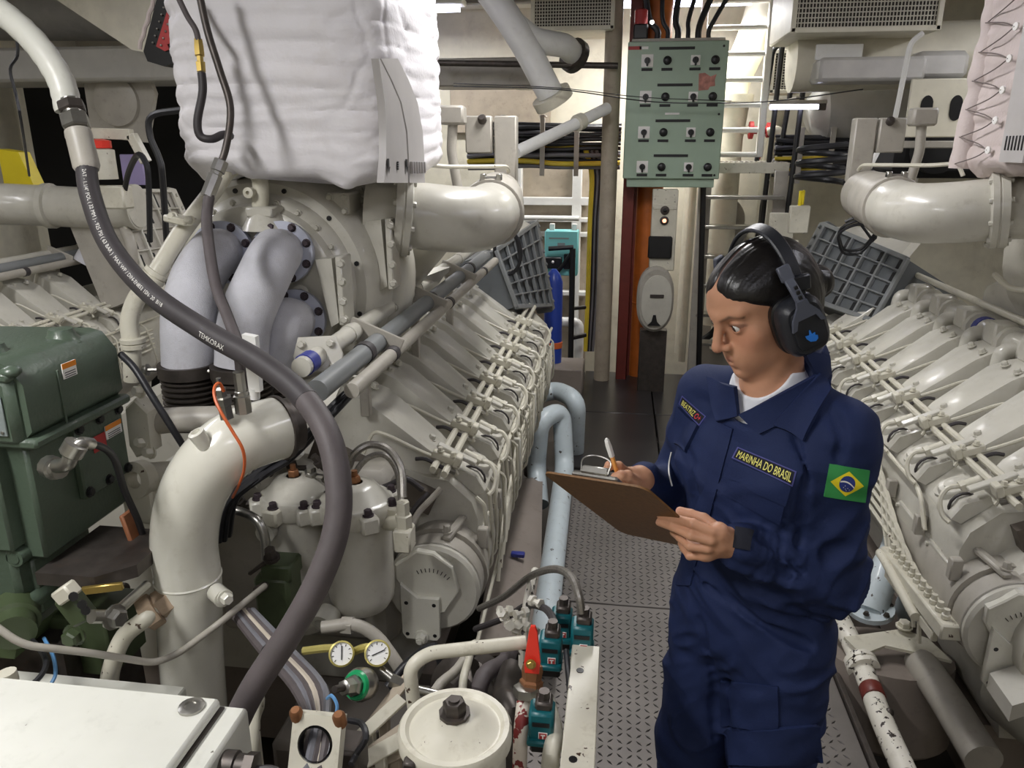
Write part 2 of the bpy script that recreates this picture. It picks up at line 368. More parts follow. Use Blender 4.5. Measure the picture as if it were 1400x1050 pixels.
def engine(s, Xc, label, full=True, first=0, dy=0., side='walk'):
    W = lambda u, y, z: A(Xc+s*u, y, z)
    E = thing('diesel_engine', label, 'engine', (Xc, 3.4, RZ0))
    def pr(name, poly, y0, y1, m, parent=E, ch=0):   # cross-section extruded along the engine
        P = [W(u, y0, z) for u, z in poly]; Q = [W(u, y1, z) for u, z in poly]
        return obj(name, MB().sweep([np.array(P), np.array(Q)]), m, parent)
    pr('crankcase', [(.66, .0), (.70, .22), (.86, .36), (.885, .42), (.885, .66), (.865, .72), (.79, .79), (.72, .80), (.40, .92), (.28, .74), (0, .7), (-.28, .74), (-.40, .92), (-.72, .80), (-.885, .66), (-.885, .42), (-.70, .22), (-.66, 0)], 2.22, 4.85, M['paint'])
    pr('oil_sump', [(.70, -.02), (.62, -.38), (-.62, -.38), (-.70, -.02)], 2.3, 4.8, M['sump'])
    # --- cylinder heads, covers and their injector pipes
    O, I = A(.765, .835), A(.385, 1.005); La = np.linalg.norm(I-O); a2 = (I-O)/La; n2 = A(-a2[1], a2[0]); n2 = n2 if n2[1] > 0 else -n2
    def V(a, w, h, y): p = O+a2*a+n2*h; return W(p[0], y+w, p[1])
    out = [(0, -.062), (0, .062), (.05, .086), (.28, .100), (.36, .092), (.405, .055), (.412, 0), (.405, -.055), (.36, -.092), (.28, -.100), (.05, -.086)]
    hh = lambda a: .020 + .075*min(1, max(0, a/.26))
    for i, y in enumerate(CY):
        if i < first: continue
        if i == first:
            m = MB().sweep([[V(a, w*1.02, -.10, y) for a, w in out], [V(a, w, hh(a)-.02, y) for a, w in out], [V(.008+a*.965, w*.95, hh(a)-.003, y) for a, w in out], [V(.02+a*.91, w*.86, hh(a), y) for a, w in out]])
            vc = obj('valve_cover', m, M['paint'], E, angle=30)
            for a, w in ((.05, 0), (.30, .055), (.30, -.055)): obj('bolt', MB().bolt(V(a+.02, w*.9, hh(a)-.003, y), V(0, 0, 1, y)-V(0, 0, 0, y), .012, .014), M['paint'], vc)
            hd = obj('cylinder_head', MB().sweep([[V(a, w, h, y) for a, h in ((-.03, -.075), (.40, -.075), (.40, -.15), (-.03, -.15))] for w in (-.142, .142)]), M['gapshade'], E)  # head coloured dark so the gaps between covers read as shaded
            ij = obj('injector_pipe', MB().tube(fil([V(.24, -.138, -.05, y), V(.24, -.134, .035, y), V(.19, -.134, .042, y), V(.08, -.135, .040, y), V(-.03, -.132, .045, y), V(-.06, -.13, .02, y)], .04), .0062, 7), M['cream'], E)
            hs = obj('leak_hose', MB().tube(crom([V(.08, -.155, .02, y), V(.05, -.156, .035, y), V(0, -.15, .03, y), V(-.05, -.145, .03, y)], 4), .0065, 6), M['hose'], E)
            ft = obj('hose_fitting', MB().cyl(V(-.01, -.15, .03, y), V(-.05, -.145, .03, y), .009, 6), M['steel'], E)
            # rail clamp, connector, curl pipe, bosses
            m = MB()
            for du, dz, sz in ((-.012, .012, (.085, .024, .028)), (.03, .004, (.024, .04, .04))): m.box(W(.80+du, y-.13, .872+dz), sz, .004, np.array([[math.cos(.35*s), 0, math.sin(.35*s)], [0, 1, 0], [-math.sin(.35*s), 0, math.cos(.35*s)]]))
            m.bolt(W(.775, y-.13, .905), (0, 0, 1), .009, .012).bolt(W(.815, y-.13, .89), (0, 0, 1), .009, .012)
            cl = obj('rail_clamp', m, M['cream'], E)
            br = obj('rail_bracket', MB().bar(W(.75, y-.06, .90), W(.875, y-.06, .84), .03, .014), M['paint'], E)
            cn = obj('connector', MB().cyl(W(.825, y-.02, .86), W(.875, y-.02, .835), .015, 10, .003).cyl(W(.868, y-.02, .84), W(.882, y-.02, .832), .018, 6), M['cream'], E)
            cu = obj('curl_pipe', MB().tube(crom([W(.88, y-.02, .835), W(.915, y-.02, .825), W(.935, y-.03, .79), W(.93, y-.05, .75), W(.915, y-.07, .735)], 4), .0075, 7), M['cream'], E)
            bs = obj('tappet_housing', MB().lathe([(.052, -.10), (.052, .02), (.046, .028), (.03, .03), (.03, .036), (.015, .04)], W(.845, y+.07, .775), (s*.45, 0, 1), 16), M['paint'], E)
            gk = obj('seal_ring', MB().lathe([(.046, 0), (.051, .002), (.051, .010), (.046, .012)], W(.845, y-.005, .755), (0, 1, 0), 16, caps=False), M['hose'], E)
            vp = []
            for k in range(3 if side == 'walk' else 0):
                q = y-.10+k*.095
                vp.append(obj('fuel_pipe', MB().tube(fil([W(.88, q, .74), W(.908, q, .715), W(.915, q+.02, .55), W(.910, q+.02, .43), W(.885, q+.03, .40)], .05, 4), .007, 6), M['cream'], E))
            pn = obj('inspection_cover', MB().box(W(.888, y, .52), (.014, .20, .15), .006), M['paint'], E)
            for by in (-.09, .09):
                for bz in (-.06, .06): obj('bolt', MB().bolt(W(.894, y+by, .52+bz), (s, 0, 0), .008, .008), M['paint'], pn)
            cw = obj('camshaft_cover', MB().sweep([[W(.80, y+w, .815), W(.87, y+w, .785), W(.90, y+w, .735), W(.87, y+w, .72), W(.79, y+w, .79)] for w in (-.045, .135)]), M['paint'], E)
            db = obj('side_bracket', MB().box(W(.908, y-.14, .62), (.035, .03, .07), .004), M['greypaint'], E)
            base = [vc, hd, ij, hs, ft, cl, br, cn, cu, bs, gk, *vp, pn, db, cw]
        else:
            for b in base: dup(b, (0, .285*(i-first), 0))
    y0, y1 = CY[first]-.2, 4.72
    for k, (u, z) in enumerate(((.765, .872), (.80, .858))):
        obj('fuel_rail', MB().cyl(W(u, y0 if full else y0+.1, z), W(u, y1, z), .0115, 8), M['cream'], E)
    obj('edge_pipe', MB().tube(fil([W(.908, 2.42, .62), W(.908, 2.5, .725), W(.908, y1, .725)], .06), .008, 8), M['cream'], E)
    for k, z in enumerate((.66, .63, .60, .565, .535) if side == 'walk' else (.69, .655, .62, .585, .55, .515, .48)):
        st = 2.75-.06*k
        obj('side_pipe', MB().tube(fil([W(.92, st-.10, .40-.02*k), W(.925, st-.02, .50), W(.925, st+.10, z), W(.925, 4.6, z)], .07), .0075, 6), M['cream'], E)
    for k in range(14 if side == 'walk' else 0):
        y = 2.5+.155*k; dd = .05*((k*5) % 3-1)
        obj('drain_tube', MB().tube(fil([W(.90, y, .715), W(.935, y+.01, .69), W(.94, y+dd, .56-.02*(k % 4)), W(.93, y+dd+.04, .44), W(.90, y+dd+.05, .40)], .05, 4), .0055, 6), M['cream'], E)
    for y in (2.9, 3.5, 4.1):
        obj('pipe_clip', MB().box(W(.925, y, .60), (.03, .022, .17), .004), M['paint'], E)
    # --- charge air tube with its round end cover at the near end
    if full:
        ty = 2.05; c0 = W(.775, ty, .51)
        tb = obj('camshaft_tube', MB().lathe([(.140, 0), (.147, .0), (.147, .07), (.139, .075), (.139, .11), (.147, .115), (.147, .16), (.142, .17), (.14, .34), (.13, .42), (.12, .8)], c0, (0, 1, 0), 32, caps=True), M['greypaint'], E)
        obj('clamp_band', MB().lathe([(.149, .085), (.155, .085), (.155, .105), (.149, .105)], c0, (0, 1, 0), 32), M['greypaint'], tb)
        obj('band_lug', MB().bar(W(.81, ty+.03, .66), W(.84, ty+.20, .665), .028, .02, .006).bolt(W(.81, ty+.05, .672), (0, 0, 1), .012, .02), M['greypaint'], tb)
        cv = obj('end_cover', MB().lathe([(.147, .01), (.147, -.012), (.138, -.022), (.02, -.026)], c0, (0, 1, 0), 32), M['paint'], E)
        kite = [(-.055, -.02), (-.085, .03), (-.085, .075), (-.05, .10), (-.02, .125), (.03, .12), (.085, .08), (.10, .0), (.06, -.07), (.0, -.09)]
        obj('cover_boss', MB().prism([(-.02+a*1.05, b*1.05) for a, b in kite], c0+A(0, -.020, .01), (1, 0, 0), (0, 0, 1), .024, .004), M['pipe'], cv)
        tag_pl = [(-.062, -.13), (-.048, -.148), (.048, -.148), (.058, -.135), (.058, .0), (-.01, .0), (-.062, .045)]
        pl = obj('cover_lever_plate', MB().prism(tag_pl, c0+A(-.03, -.042, -.01), (1, 0, 0), (0, 0, 1), .016, .002), M['pipe'], cv)
        for a, b in ((-.045, -.02), (.042, -.022), (-.045, -.13), (.042, -.13)): obj('hole', MB().cyl(c0+A(-.03+a, -.0585, -.01+b), c0+A(-.03+a, -.0575, -.01+b), .0065, 10), M['black'], pl)
        obj('shaft_nut', MB().bolt(c0+A(-.03, -.058, -.145), (0, -1, 0), .017, .022).cyl(c0+A(-.03, -.058, -.145), c0+A(-.03, -.092, -.145), .008, 8), M['pipe'], pl)
        for k in range(9):
            ang = math.radians(118-9*k) if s > 0 else math.radians(62+9*k)
            obj('scale_mark', MB().bar(c0+A(.075*math.cos(ang)-.0, -.0455, .02+.075*math.sin(ang)-.02), c0+A(.088*math.cos(ang), -.0455, .088*math.sin(ang)), .003, .002, .0005), M['darksteel'], cv)
    # --- conduits in the V, over the inner cover ends
    return E, W, pr
def conduits(E, W, y0, y1, P=None):
    pr_ = P or [(.54, 1.120, .0235, 'greypaint', y0-.12), (.482, 1.148, .034, 'cooler', y0-.32), (.395, 1.165, .030, 'paint', y0-.22)]
    for u, z, r, mm, ya in pr_:
        ob = obj('conduit', MB().lathe([(r*.80, 0), (r, 0), (r, y1-ya), (r*.8, y1-ya)], W(u, ya, z), (0, 1, 0), 16), M[mm], E)
        for y in np.arange(ya+.35, y1-.2, .8):
            obj('clip', MB().lathe([(r*1.02, 0), (r*1.12, .0), (r*1.12, .035), (r*1.02, .035)], W(u, y, z), (0, 1, 0), 16), M['hose'] if mm != 'paint' else M['paint'], ob)
    for y in np.arange(y0+.2, y1-.1, .62):
        q = pr_[1]; obj('conduit_bracket', MB().bar(W(q[0]-.09, y, q[1]+.045), W(q[0]+.07, y, q[1]-.022), .07, .010, .003, up=(0, 1, 0)).box(W(q[0]-.05, y, q[1]-.12), (.03, .03, .24), .003), M['greypaint'], E)
def cooler(E, C4, light=False, gus=True):
    """finned air cooler behind the last cylinders; C4 = near top, far top, far bottom, near bottom of its sloping face"""
    nt, ft, fb, nb = [np.asarray(c, float) for c in C4]; n = nrm(np.cross(ft-nt, nb-nt)); n = n if n @ (CAM-nt) > 0 else -n
    Q = lambda a, k, h: (nt*(1-a)+ft*a)*(1-k)+(nb*(1-a)+fb*a)*k+n*h
    ck = M['paint'] if light else M['cooler']; dk = M['greypaint'] if light else M['coolerdark']
    o = obj('cooler_body', MB().sweep([np.array([Q(0, 0, h), Q(1, 0, h), Q(1, 1, h), Q(0, 1, h)]) for h in (-.34, 0)]), dk, E)
    for k in np.linspace(0, 1, 6): obj('rib', MB().bar(Q(0, k, .010), Q(1, k, .010), .026 if k in (0, 1) else .010, .024, .003, up=tuple(n)), ck, o)
    cols = np.linspace(0, 1, 6)
    for a in cols: obj('rib', MB().bar(Q(a, 0, .012), Q(a, 1, .012), .03 if a in (0, 1) else .018, .022, .003, up=tuple(n)), ck, o)
    for a in cols[:-1]:
        for k in np.linspace(0, 1, 6)[:-1]: obj('slot', MB().bar(Q(a+.045, k+.03, .004), Q(a+.045, k+.17, .004), .05, .006, .001, up=tuple(n)), M['blackrough'], o)
    obj('cooler_flange', MB().bar(Q(1.06, -.04, -.05), Q(1.06, 1.05, -.05), .10, .12, .01, up=tuple(n)), ck, o)
    for k in np.linspace(.05, .95, 7): obj('flange_bolt', MB().bolt(Q(1.06, k, .01), n, .012, .012), ck, o)
    if gus: obj('gusset', MB().sweep([np.array([Q(.1, 0, h), Q(.95, 0, h), Q(.92, -.16, h-.10), Q(.30, -.45, h-.16)]) for h in (-.05, 0)]), M['paint'], o)
    return o
def hcut(pts, r, prof=None, n=28): return MB().tube(pts, r, n)
def air_elbow(E, W, s, dy):
    p = [W(.46, 2.56+dy, 1.61), W(.58, 2.58+dy, 1.60), W(.70, 2.61+dy, 1.585), W(.79, 2.68+dy, 1.575), W(.82, 2.80+dy, 1.575), W(.82, 2.92+dy, 1.58)]
    el = obj('air_elbow', MB().tube(crom(p, 7), .112, 28), M['paint'], E)
    ax = nrm(W(.62, 2.60+dy, 1.595)-W(.50, 2.56+dy, 1.61)); c = W(.575, 2.578+dy, 1.602)
    fl = obj('flange', MB().lathe([(.11, -.03), (.142, -.03), (.142, -.006), (.138, -.004), (.138, .0), (.142, .002), (.142, .022), (.11, .03)], c, ax, 32), M['paint'], el)
    x, y, d = frame(ax)
    for k in range(10):
        t = k*math.pi/5+.3; q = c+(x*math.cos(t)+y*math.sin(t))*.128; obj('bolt', MB().bolt(q+d*.02, d, .010, .012), M['paint'], el); obj('nut', MB().bolt(q-d*.03, -d, .010, .01), M['paint'], el)
    c2 = W(.82, 2.94+dy, 1.58)
    j = obj('joint_clamp', MB().lathe([(.112, -.02), (.122, -.018), (.127, 0), (.122, .018), (.112, .02)], c2, (0, 1, 0), 32), M['greypaint'], el)
    obj('clamp_screw', MB().cyl(c2+A(-.04, 0, .125), c2+A(.04, 0, .125), .008, 8).box(c2+A(.03, 0, .128), (.02, .03, .028), .003).box(c2+A(-.03, 0, .128), (.02, .03, .028), .003), M['steel'], j)
    obj('air_duct', MB().lathe([(.113, 0), (.116, .02), (.116, .34), (.12, .35), (.12, .37), (.116, .38), (.116, .6)], W(.82, 2.96+dy, 1.582), (-s*.12, 1, .02), 28), M['greypaint'], E)
    if s > 0: obj('duct_support', MB().tube(fil([W(.62, 2.85+dy, 1.52), W(.42, 2.95+dy, 1.30), W(.36, 3.0+dy, 1.0)], .1), .085, 18), M['paint'], E)
    if s > 0: obj('support_gusset', MB().prism([(0, 0), (.3, 0), (.26, .09)], W(.50, 2.66+dy, 1.30), (-s, 0, 0), (s*.3, 0, -.6), .02), M['paint'], E)
    if s > 0: obj('support_hood', MB().sweep([[W(.46+k, 2.9+dy, 1.32), W(.54+k, 3.2+dy, 1.33), W(.40+k, 3.2+dy, 1.14), W(.30+k, 2.9+dy, 1.13)] for k in (0, .06)]), M['paint'], E)
    # tall bracket box standing on the duct, with a thin loop pipe
    b = obj('sensor_bracket', MB().box(W(.78, 3.62+dy, 1.80), (.10, .08, .30), .006).box(W(.66, 3.60+dy, 1.87), (.12, .06, .16), .006).prism([(0, 0), (.10, 0), (.10, .02), (.03, .16)], W(.83, 3.58+dy, 1.66), (-s, 0, 0), (0, 0, -1), .06), M['greypaint'], E)
    obj('cap_nut', MB().lathe([(.02, 0), (.02, .02), (.012, .03)], W(.68, 3.57+dy, 1.93), (0, -1, .5), 10), M['darksteel'], b)
    obj('loop_pipe', MB().tube(fil([W(.80, 3.55+dy, 1.71), W(.80, 3.50+dy, 1.735), W(.60, 3.2+dy, 1.74), W(.52, 3.12+dy, 1.75), W(.5, 3.1+dy, 1.70)], .03), .009, 7), M['cream'], E)
    obj('vent_pipe', MB().tube(fil([W(.58, 3.5+dy, 1.62), W(.55, 3.5+dy, 1.80), W(.56, 3.5+dy, 1.92)], .03), .022, 10).box(W(.56, 3.5+dy, 1.95), (.11, .09, .08), .01), M['greypaint'], E)
    return el
EL, WL, prL = engine(1, -1.30, 'pale cream V-engine running beside the walkway under the bright white blanket')
conduits(EL, WL, 2.0, 4.15, [(.640, 1.222, .0205, 'greypaint', 1.80), (.588, 1.250, .029, 'cooler', 1.70), (.518, 1.285, .026, 'paint', 1.78)]); cooler(EL, (at(676, 343, 4.30), at(730, 306, 5.35), at(752, 418, 5.35), at(704, 420, 4.30))); air_elbow(EL, WL, 1, 0)
ER, WR, prR = engine(-1, 1.94, 'pale cream V-engine behind the person under the dusty pink blanket', side='plain')
cooler(ER, (at(1243, 356, 4.25), at(1131, 309, 5.25), at(1082, 400, 5.1), at(1196, 440, 4.15))); air_elbow(ER, WR, -1, .5)
E3, W3, pr3 = engine(1, -3.96, 'shadowed cream V-engine standing beyond the green machine', full=False, first=3)
conduits(E3, W3, 3.0, 5.0); cooler(E3, (at(150, 262, 4.5), at(232, 262, 5.2), at(285, 380, 5.1), at(205, 400, 4.4)), light=True, gus=False)
# --- right engine: cooling water manifold in the V with an elbow down to every cylinder
mf = obj('water_manifold', MB().tube(fil([WR(.40, 2.3, 1.085), WR(.40, 4.50, 1.085), WR(.42, 4.56, 1.02)], .06), .052, 18), M['paint'], ER)
for i, y in enumerate(CY):
    obj('elbow', MB().tube(fil([WR(.42, y+.142, 1.085), WR(.485, y+.142, 1.085), WR(.495, y+.142, .93)], .06), .030, 14).cyl(WR(.495, y+.142, 1.0), WR(.495, y+.142, .975), .039, 16), M['paint'], mf)
    obj('joint_flange', MB().lathe([(.05, -.02), (.068, -.02), (.068, .02), (.05, .02)], WR(.40, y-.03, 1.085), (0, 1, 0), 14), M['paint'], mf)
    obj('manifold_bracket', MB().box(WR(.425, y+.02, 1.115), (.09, .09, .09), .008), M['paint'], mf)
obj('blue_band', MB().lathe([(.0525, 0), (.055, 0), (.055, .035), (.0525, .035)], WR(.40, 3.36, 1.085), (0, 1, 0), 20), M['navyband'], mf)
obj('vent_line', MB().tube(fil([WR(.38, 2.4, 1.175), WR(.38, 4.4, 1.175), WR(.39, 4.5, 1.12)], .04), .015, 10), M['cream'], ER)
# --- right engine: lubricator block with fittings on its side, and the tubes into it
WRL = lambda u, y, z: WR(u-.03, y-.12, z+.075)
lb = obj('lubricator_block', MB().bar(WRL(.945, 2.18, .40), WRL(.945, 2.72, .36), .11, .05, .006).bar(WRL(.985, 2.24, .345), WRL(.985, 2.66, .315), .02, .035, .004), M['cream'], ER)
for k in range(11):
    for j in range(2):
        q = WRL(.915+.06*j, 2.22+.045*k, .425-.0035*k); obj('fitting', MB().lathe([(.013, 0), (.013, .012), (.009, .014), (.009, .03), (.004, .03)], q, (0, 0, 1), 8), M['cream'], lb)
for k in range(8):
    y = 2.26+.05*k
    obj('lubricator_tube', MB().tube(fil([WRL(.91, y, .43), WRL(.91, y+.02, .50+.015*(k % 3)), WRL(.895, y+.12, .56+.02*(k % 4)), WRL(.895, y+.3, .62)], .05), .0085, 7), M['cream'], ER)
obj('drain_pipe', MB().tube(fil([WRL(.975, 2.72, .33), WRL(1.0, 2.72, .36), WRL(1.005, 2.66, .37), WRL(1.005, 2.34, .345)], .035), .016, 12), M['cream'], ER)
for k in range(5): obj('round_cap', MB().lathe([(.045, 0), (.045, .02), (.03, .022), (.028, .035), (.016, .037)], WR(.85, 2.42+.285*k, .755), (-.45, 0, 1), 18), M['paint'], ER)
# near end of the right engine: large ribbed casings
obj('gear_case', MB().lathe([(.16, 0), (.19, .02), (.19, .16), (.22, .18), (.22, .4)], WR(.62, 1.92, .50), (0, 1, 0), 28), M['paint'], ER)
obj('intake_casing', MB().tube(fil([WR(.62, 1.86, .36), WR(.60, 2.0, .20), WR(.60, 2.3, .10)], .1), .10, 20), M['paint'], ER)
obj('end_rib', MB().prism([(0, 0), (.3, .08), (.3, .11), (0, .05)], WR(.86, 1.98, .36), (-.9, 0, .0) if False else (.9, 0, .3), (0, 0, 1), .14), M['paint'], ER)
# --- blankets
bl = thing('insulation_blanket', 'bright white stitched insulation blanket over the pipes of the first engine', 'blanket', (-.96, 2.52, 1.74))
obj('cloth', puffy(-.955, 2.52, .325, .385, 1.735, 2.66, seed=1.3), M['blanket'], bl)
def lacing(root, pts, n, out, mm, amp=.02):
    P = crom(pts, 5); m = MB(); Z = []
    for i in range(n+1):
        q = np.asarray(P[int(i/n*(len(P)-1))]); Z.append(q + out*(amp if i % 2 else -amp))
    for i in range(len(Z)-1): m.tube([Z[i], Z[i+1]], .0022, 5)
    obj('lacing_wire', m, mm, root)
    for q in Z: obj('lacing_stud', MB().ell(q, .008, 8, 5), M['steel'], root)
lacing(bl, [A(-1.262, 2.25, 2.55), A(-1.274, 2.25, 2.2), A(-1.268, 2.26, 1.95), A(-1.25, 2.24, 1.78)], 11, A(.006, -.015, .0), M['rope'])
lacing(bl, [A(-.655, 2.72, 2.55), A(-.648, 2.72, 2.2), A(-.645, 2.70, 2.0), A(-.66, 2.7, 1.8)], 9, A(0, .02, .012)*1.2, M['rope'])
# curved grey sheet strips down the corner of the blanket
def onx(px, py, X):
    r_ = CF + CR*(px-700)/FPX + CU*(525-py)/FPX; return CAM + r_*(X/r_[0])
rows = ((80, 517, 520, 545), (110, 521, 535, 560), (140, 525, 548, 572), (180, 527, 556, 579), (215, 527, 558, 581), (250, 524, 559, 582))
for k in (0, 1):
    ring = [[onx(q[1+k]+1, q[0], -.612), onx(q[2+k]-1, q[0], -.612), onx(q[2+k]-1, q[0], -.612)-A(.02, 0, 0), onx(q[1+k]+1, q[0], -.612)-A(.02, 0, 0)] for q in rows]
    sh = obj('sheet_strip', MB().sweep(ring), M['sheet'], bl)
    if k == 0:
        for px in (531, 556):
            q = onx(px, 226, -.609); obj('arrow_mark', MB().box(q+A(0, 0, .006), (.002, .014, .022), 0).add([q+A(.001, -.014, -.004), q+A(.001, .014, -.004), q+A(.001, 0, -.022)], [(0, 1, 2)]), M['ink'], sh)
        for j in range(4): obj('print_mark', MB().box(onx(544, 222+3*j, -.610), (.002, .014, .005), 0), M['ink'], sh)
    else:
        for j in range(6): obj('louvre', MB().box(onx(563+3.4*j, 229, -.607), (.010, .006, .034), .001), M['sheet'], sh)
br_ = thing('insulation_blanket', 'dusty pink quilted insulation blanket over the pipes of the second engine', 'blanket', (1.72, 2.95, 1.72))
obj('cloth', puffy(1.655, 2.95, .385, .31, 1.73, 2.75, seed=7.7, amp=.014, bands=.16), M['blanketpink'], br_)
bd = [A(1.27+.06*t+.012*mnoise.noise(Vector((0, 3, t*9))), 3.20, 1.74+1.0*t) for t in np.linspace(0, 1, 60)]
obj('edge_roll', MB().tube(bd, [.045+.012*mnoise.noise(Vector((5, 1, t*14))) for t in np.linspace(0, 1, 60)], 14), M['blanketpink'], br_)
for t in np.linspace(.03, .97, 10):
    z = 1.78+.92*t; q = A(1.257, 2.97-.05*math.sin(t*3), z)
    b = obj('button', MB().lathe([(.004, .0), (.013, .002), (.013, .008), (.006, .009)], q, (-1, -.2, 0), 10), M['labelwhite'], br_)
    for dz in (-.05, .045): obj('button_stitch', MB().tube(crom([q+A(-.008, 0, 0), q+A(-.010, .08, dz*.5), A(1.23+.06*t, 3.17, z+dz)], 3), .0022, 5), M['rope'], b)
ring = [[A(1.247, ya, z), A(1.247, 2.86, z), A(1.265, 2.86, z), A(1.265, ya, z)] for ya, z in ((2.70, 1.77), (2.70, 1.95), (2.72, 2.1), (2.78, 2.3), (2.84, 2.42))]
sh = obj('sheet_strip', MB().sweep(ring), M['sheet'], br_)
for j in range(6): obj('louvre_slot', MB().box((1.246, 2.72+.022*j, 1.83), (.004, .007, .045), .001), M['ink'], sh)
# right engine turbo casing under the dusty blanket
tc_ = obj('turbo_casing', MB().lathe([(.10, -.42), (.2, -.40), (.30, -.34), (.36, -.2), (.38, 0), (.38, .3), (.3, .4)], (1.92, 3.05, 1.42), (0, 1, 0), 36), M['paint'], ER)
obj('casing_flange', MB().box((1.70, 2.75, 1.70), (.46, .5, .03), .006).box((1.70, 2.75, 1.735), (.44, .46, .02), .004), M['paint'], ER)
obj('casing_bellows', MB().lathe([(.16, 0), (.2, .02), (.2, .08), (.17, .1), (.2, .12), (.2, .2), (.16, .22)], (1.66, 3.45, 1.08), (.75, .1, .35), 24), M['paint'], ER)
obj('handle_rod', MB().tube(fil([A(1.50, 3.30, 1.33), A(1.52, 3.2, 1.29), A(1.66, 3.1, 1.295)], .03), .012, 8), M['cream'], ER)

fpl = obj('conduit_flange', MB().prism([(-.055, -.045), (.055, -.045), (.065, .0), (.05, .05), (-.05, .05), (-.065, 0)], WL(.518, 1.90, 1.285), (.9, .3, 0), (-.1, .3, .9), .014, .003), M['paint'], EL)
for a, b in ((-.045, -.03), (.045, -.03), (.04, .035), (-.04, .035)): obj('bolt', MB().bolt(WL(.518, 1.885, 1.285)+A(.9, .3, 0)*a+A(-.1, .3, .9)*b, (.2, -1, .3), .010, .012), M['paint'], fpl)
obj('blue_band', MB().lathe([(.0262, 0), (.029, 0), (.029, .045), (.0262, .045)], WL(.518, 1.80, 1.285), (0, 1, 0), 18), M['navyband'], EL)
# ------------------------------------------------------------------ blower casing, elbows and bellows on the near end of the first engine
bc = at(352, 398, 2.28); fx = lambda r, y: None
cas = obj('blower_casing', MB().lathe([(.36, .50), (.395, .46), (.395, .30), (.385, .28), (.365, .27), (.355, .14), (.34, .10), (.33, .085), (.30, .08), (.29, .05), (.27, .035), (.262, .0), (.24, -.012), (.03, -.014)][::-1], bc, (0, 1, 0), 56), M['paint'], EL)
for k in range(14):
    t = math.radians(-75+15*k); d = A(math.cos(t), 0, math.sin(t))
    obj('bolt', MB().bolt(bc+d*.376+A(0, .275, 0), (0, -1, 0), .012, .012), M['paint'], cas)
    if k % 2 == 0: obj('bolt_hole', MB().cyl(bc+d*.314+A(0, .078, 0), bc+d*.314+A(0, .084, 0), .008, 8), M['black'], cas)
    obj('bolt', MB().bolt(bc+d*.278+A(0, .04, 0), (0, -1, 0), .008, .01), M['paint'], cas)
for px, py, Y, w, h in ((463, 279, 2.42, .075, .07), (505, 268, 2.60, .08, .08)):
    q = at(px, py, Y); o = obj('casing_block', MB().box(q+A(0, .05, 0), (w, .12, h), .006), M['paint'], EL)
    for a in (-1, 1):
        for b in (-1, 1): obj('bolt', MB().bolt(q+A(a*w*.32, -.01, b*h*.3), (0, -1, 0), .010, .012), M['paint'], o)
for px, py, Y, sc in ((447, 400, 2.24, 1.), (512, 350, 2.46, 1.1)):       # wedge covers with bolted rims
    q = at(px, py, Y); P = [A(-.03, -.0, .10), A(.035, .0, .11), A(.045, .0, -.085), A(.02, 0, -.10)]
    o = obj('wedge_cover', MB().sweep([np.array([q+p*sc+A(0, .05, 0) for p in P]), np.array([q+p*sc for p in P[:1]]+[q+p*sc+A(0, -.035, 0) for p in P[1:]])]).box(q+A(.055*sc, .01, .01), (.02, .09, .21*sc), .004), M['paint'], EL)
    for b in (-.085, -.03, .03, .085): obj('bolt', MB().bolt(q+A(.06*sc, -.03, b*sc+.01), (.3, -1, 0), .011, .014), M['paint'], o)
obj('cleat', MB().bar(at(490, 462, 2.38), at(512, 450, 2.48), .05, .05, .01), M['paint'], EL)
obj('lifting_web', MB().prism([(0, 0), (.05, 0), (.045, .22), (.03, .22)], at(465, 480, 2.30), (1, 0, 0), (0, 0, 1), -.02), M['paint'], EL)
obj('casing_foot', MB().box(at(425, 480, 2.36)+A(0, .1, -.03), (.36, .16, .12), .02), M['paint'], EL)
for px, py in ((412, 487), (428, 478), (402, 495)): obj('foot_bolt', MB().bolt(at(px, py, 2.26), (0, -1, .2), .014, .014), M['paint'], EL)
obj('name_ring', MB().lathe([(.028, 0), (.032, .012), (.018, .014), (.014, .004), (.002, .003)], at(342, 327, 2.262), (0, -1, .1), 18), M['paint'], EL)
obj('plug', MB().lathe([(.026, 0), (.026, .014), (.014, .015), (.012, .005), (.001, .005)], at(413, 400, 2.25), (.1, -1, 0), 18), M['paint'], EL)
obj('neck_block', MB().box(at(356, 290, 2.24)+A(0, .03, 0), (.085, .09, .03), .005).lathe([(.075, -.05), (.045, 0), (.03, .02)], at(356, 292, 2.24)+A(0, .03, 0), (0, 0, 1), 20), M['paint'], EL)
def exhaust(fp, mid, end, label_i):
    f0 = at(*fp); d0 = nrm(A(.10, -1, .12)); pts = [f0, f0+d0*.06, at(*mid[0]), at(*mid[1]), at(*end)]
    e = obj('exhaust_elbow', MB().tube(crom(pts, 8), [.066]*8+[.074]*25, 26), M['lilac'], EL)
    fl = obj('flange', MB().lathe([(.06, -.005), (.094, -.005), (.094, .018), (.06, .02)], f0, d0, 32), M['lilacflange'], e)
    x, y, d = frame(d0)
    for k in range(8):
        t = k*math.pi/4+.35; q = f0+(x*math.cos(t)+y*math.sin(t))*.081; obj('bolt', MB().bolt(q+d*.016, d, .010, .014), M['bolt'], e)
    return at(*end)
e1 = exhaust((306, 345, 2.22), ((272, 378, 2.07), (258, 430, 2.0)), (258, 498, 1.99), 0)
e2 = exhaust((388, 345, 2.24), ((362, 375, 2.08), (335, 440, 2.0)), (330, 500, 1.98), 1)
e4 = exhaust((314, 432, 2.30), ((300, 452, 2.18), (296, 480, 2.16)), (296, 520, 2.16), 2)
e3 = exhaust((405, 437, 2.22), ((385, 448, 2.12), (376, 478, 2.11)), (374, 515, 2.11), 3)
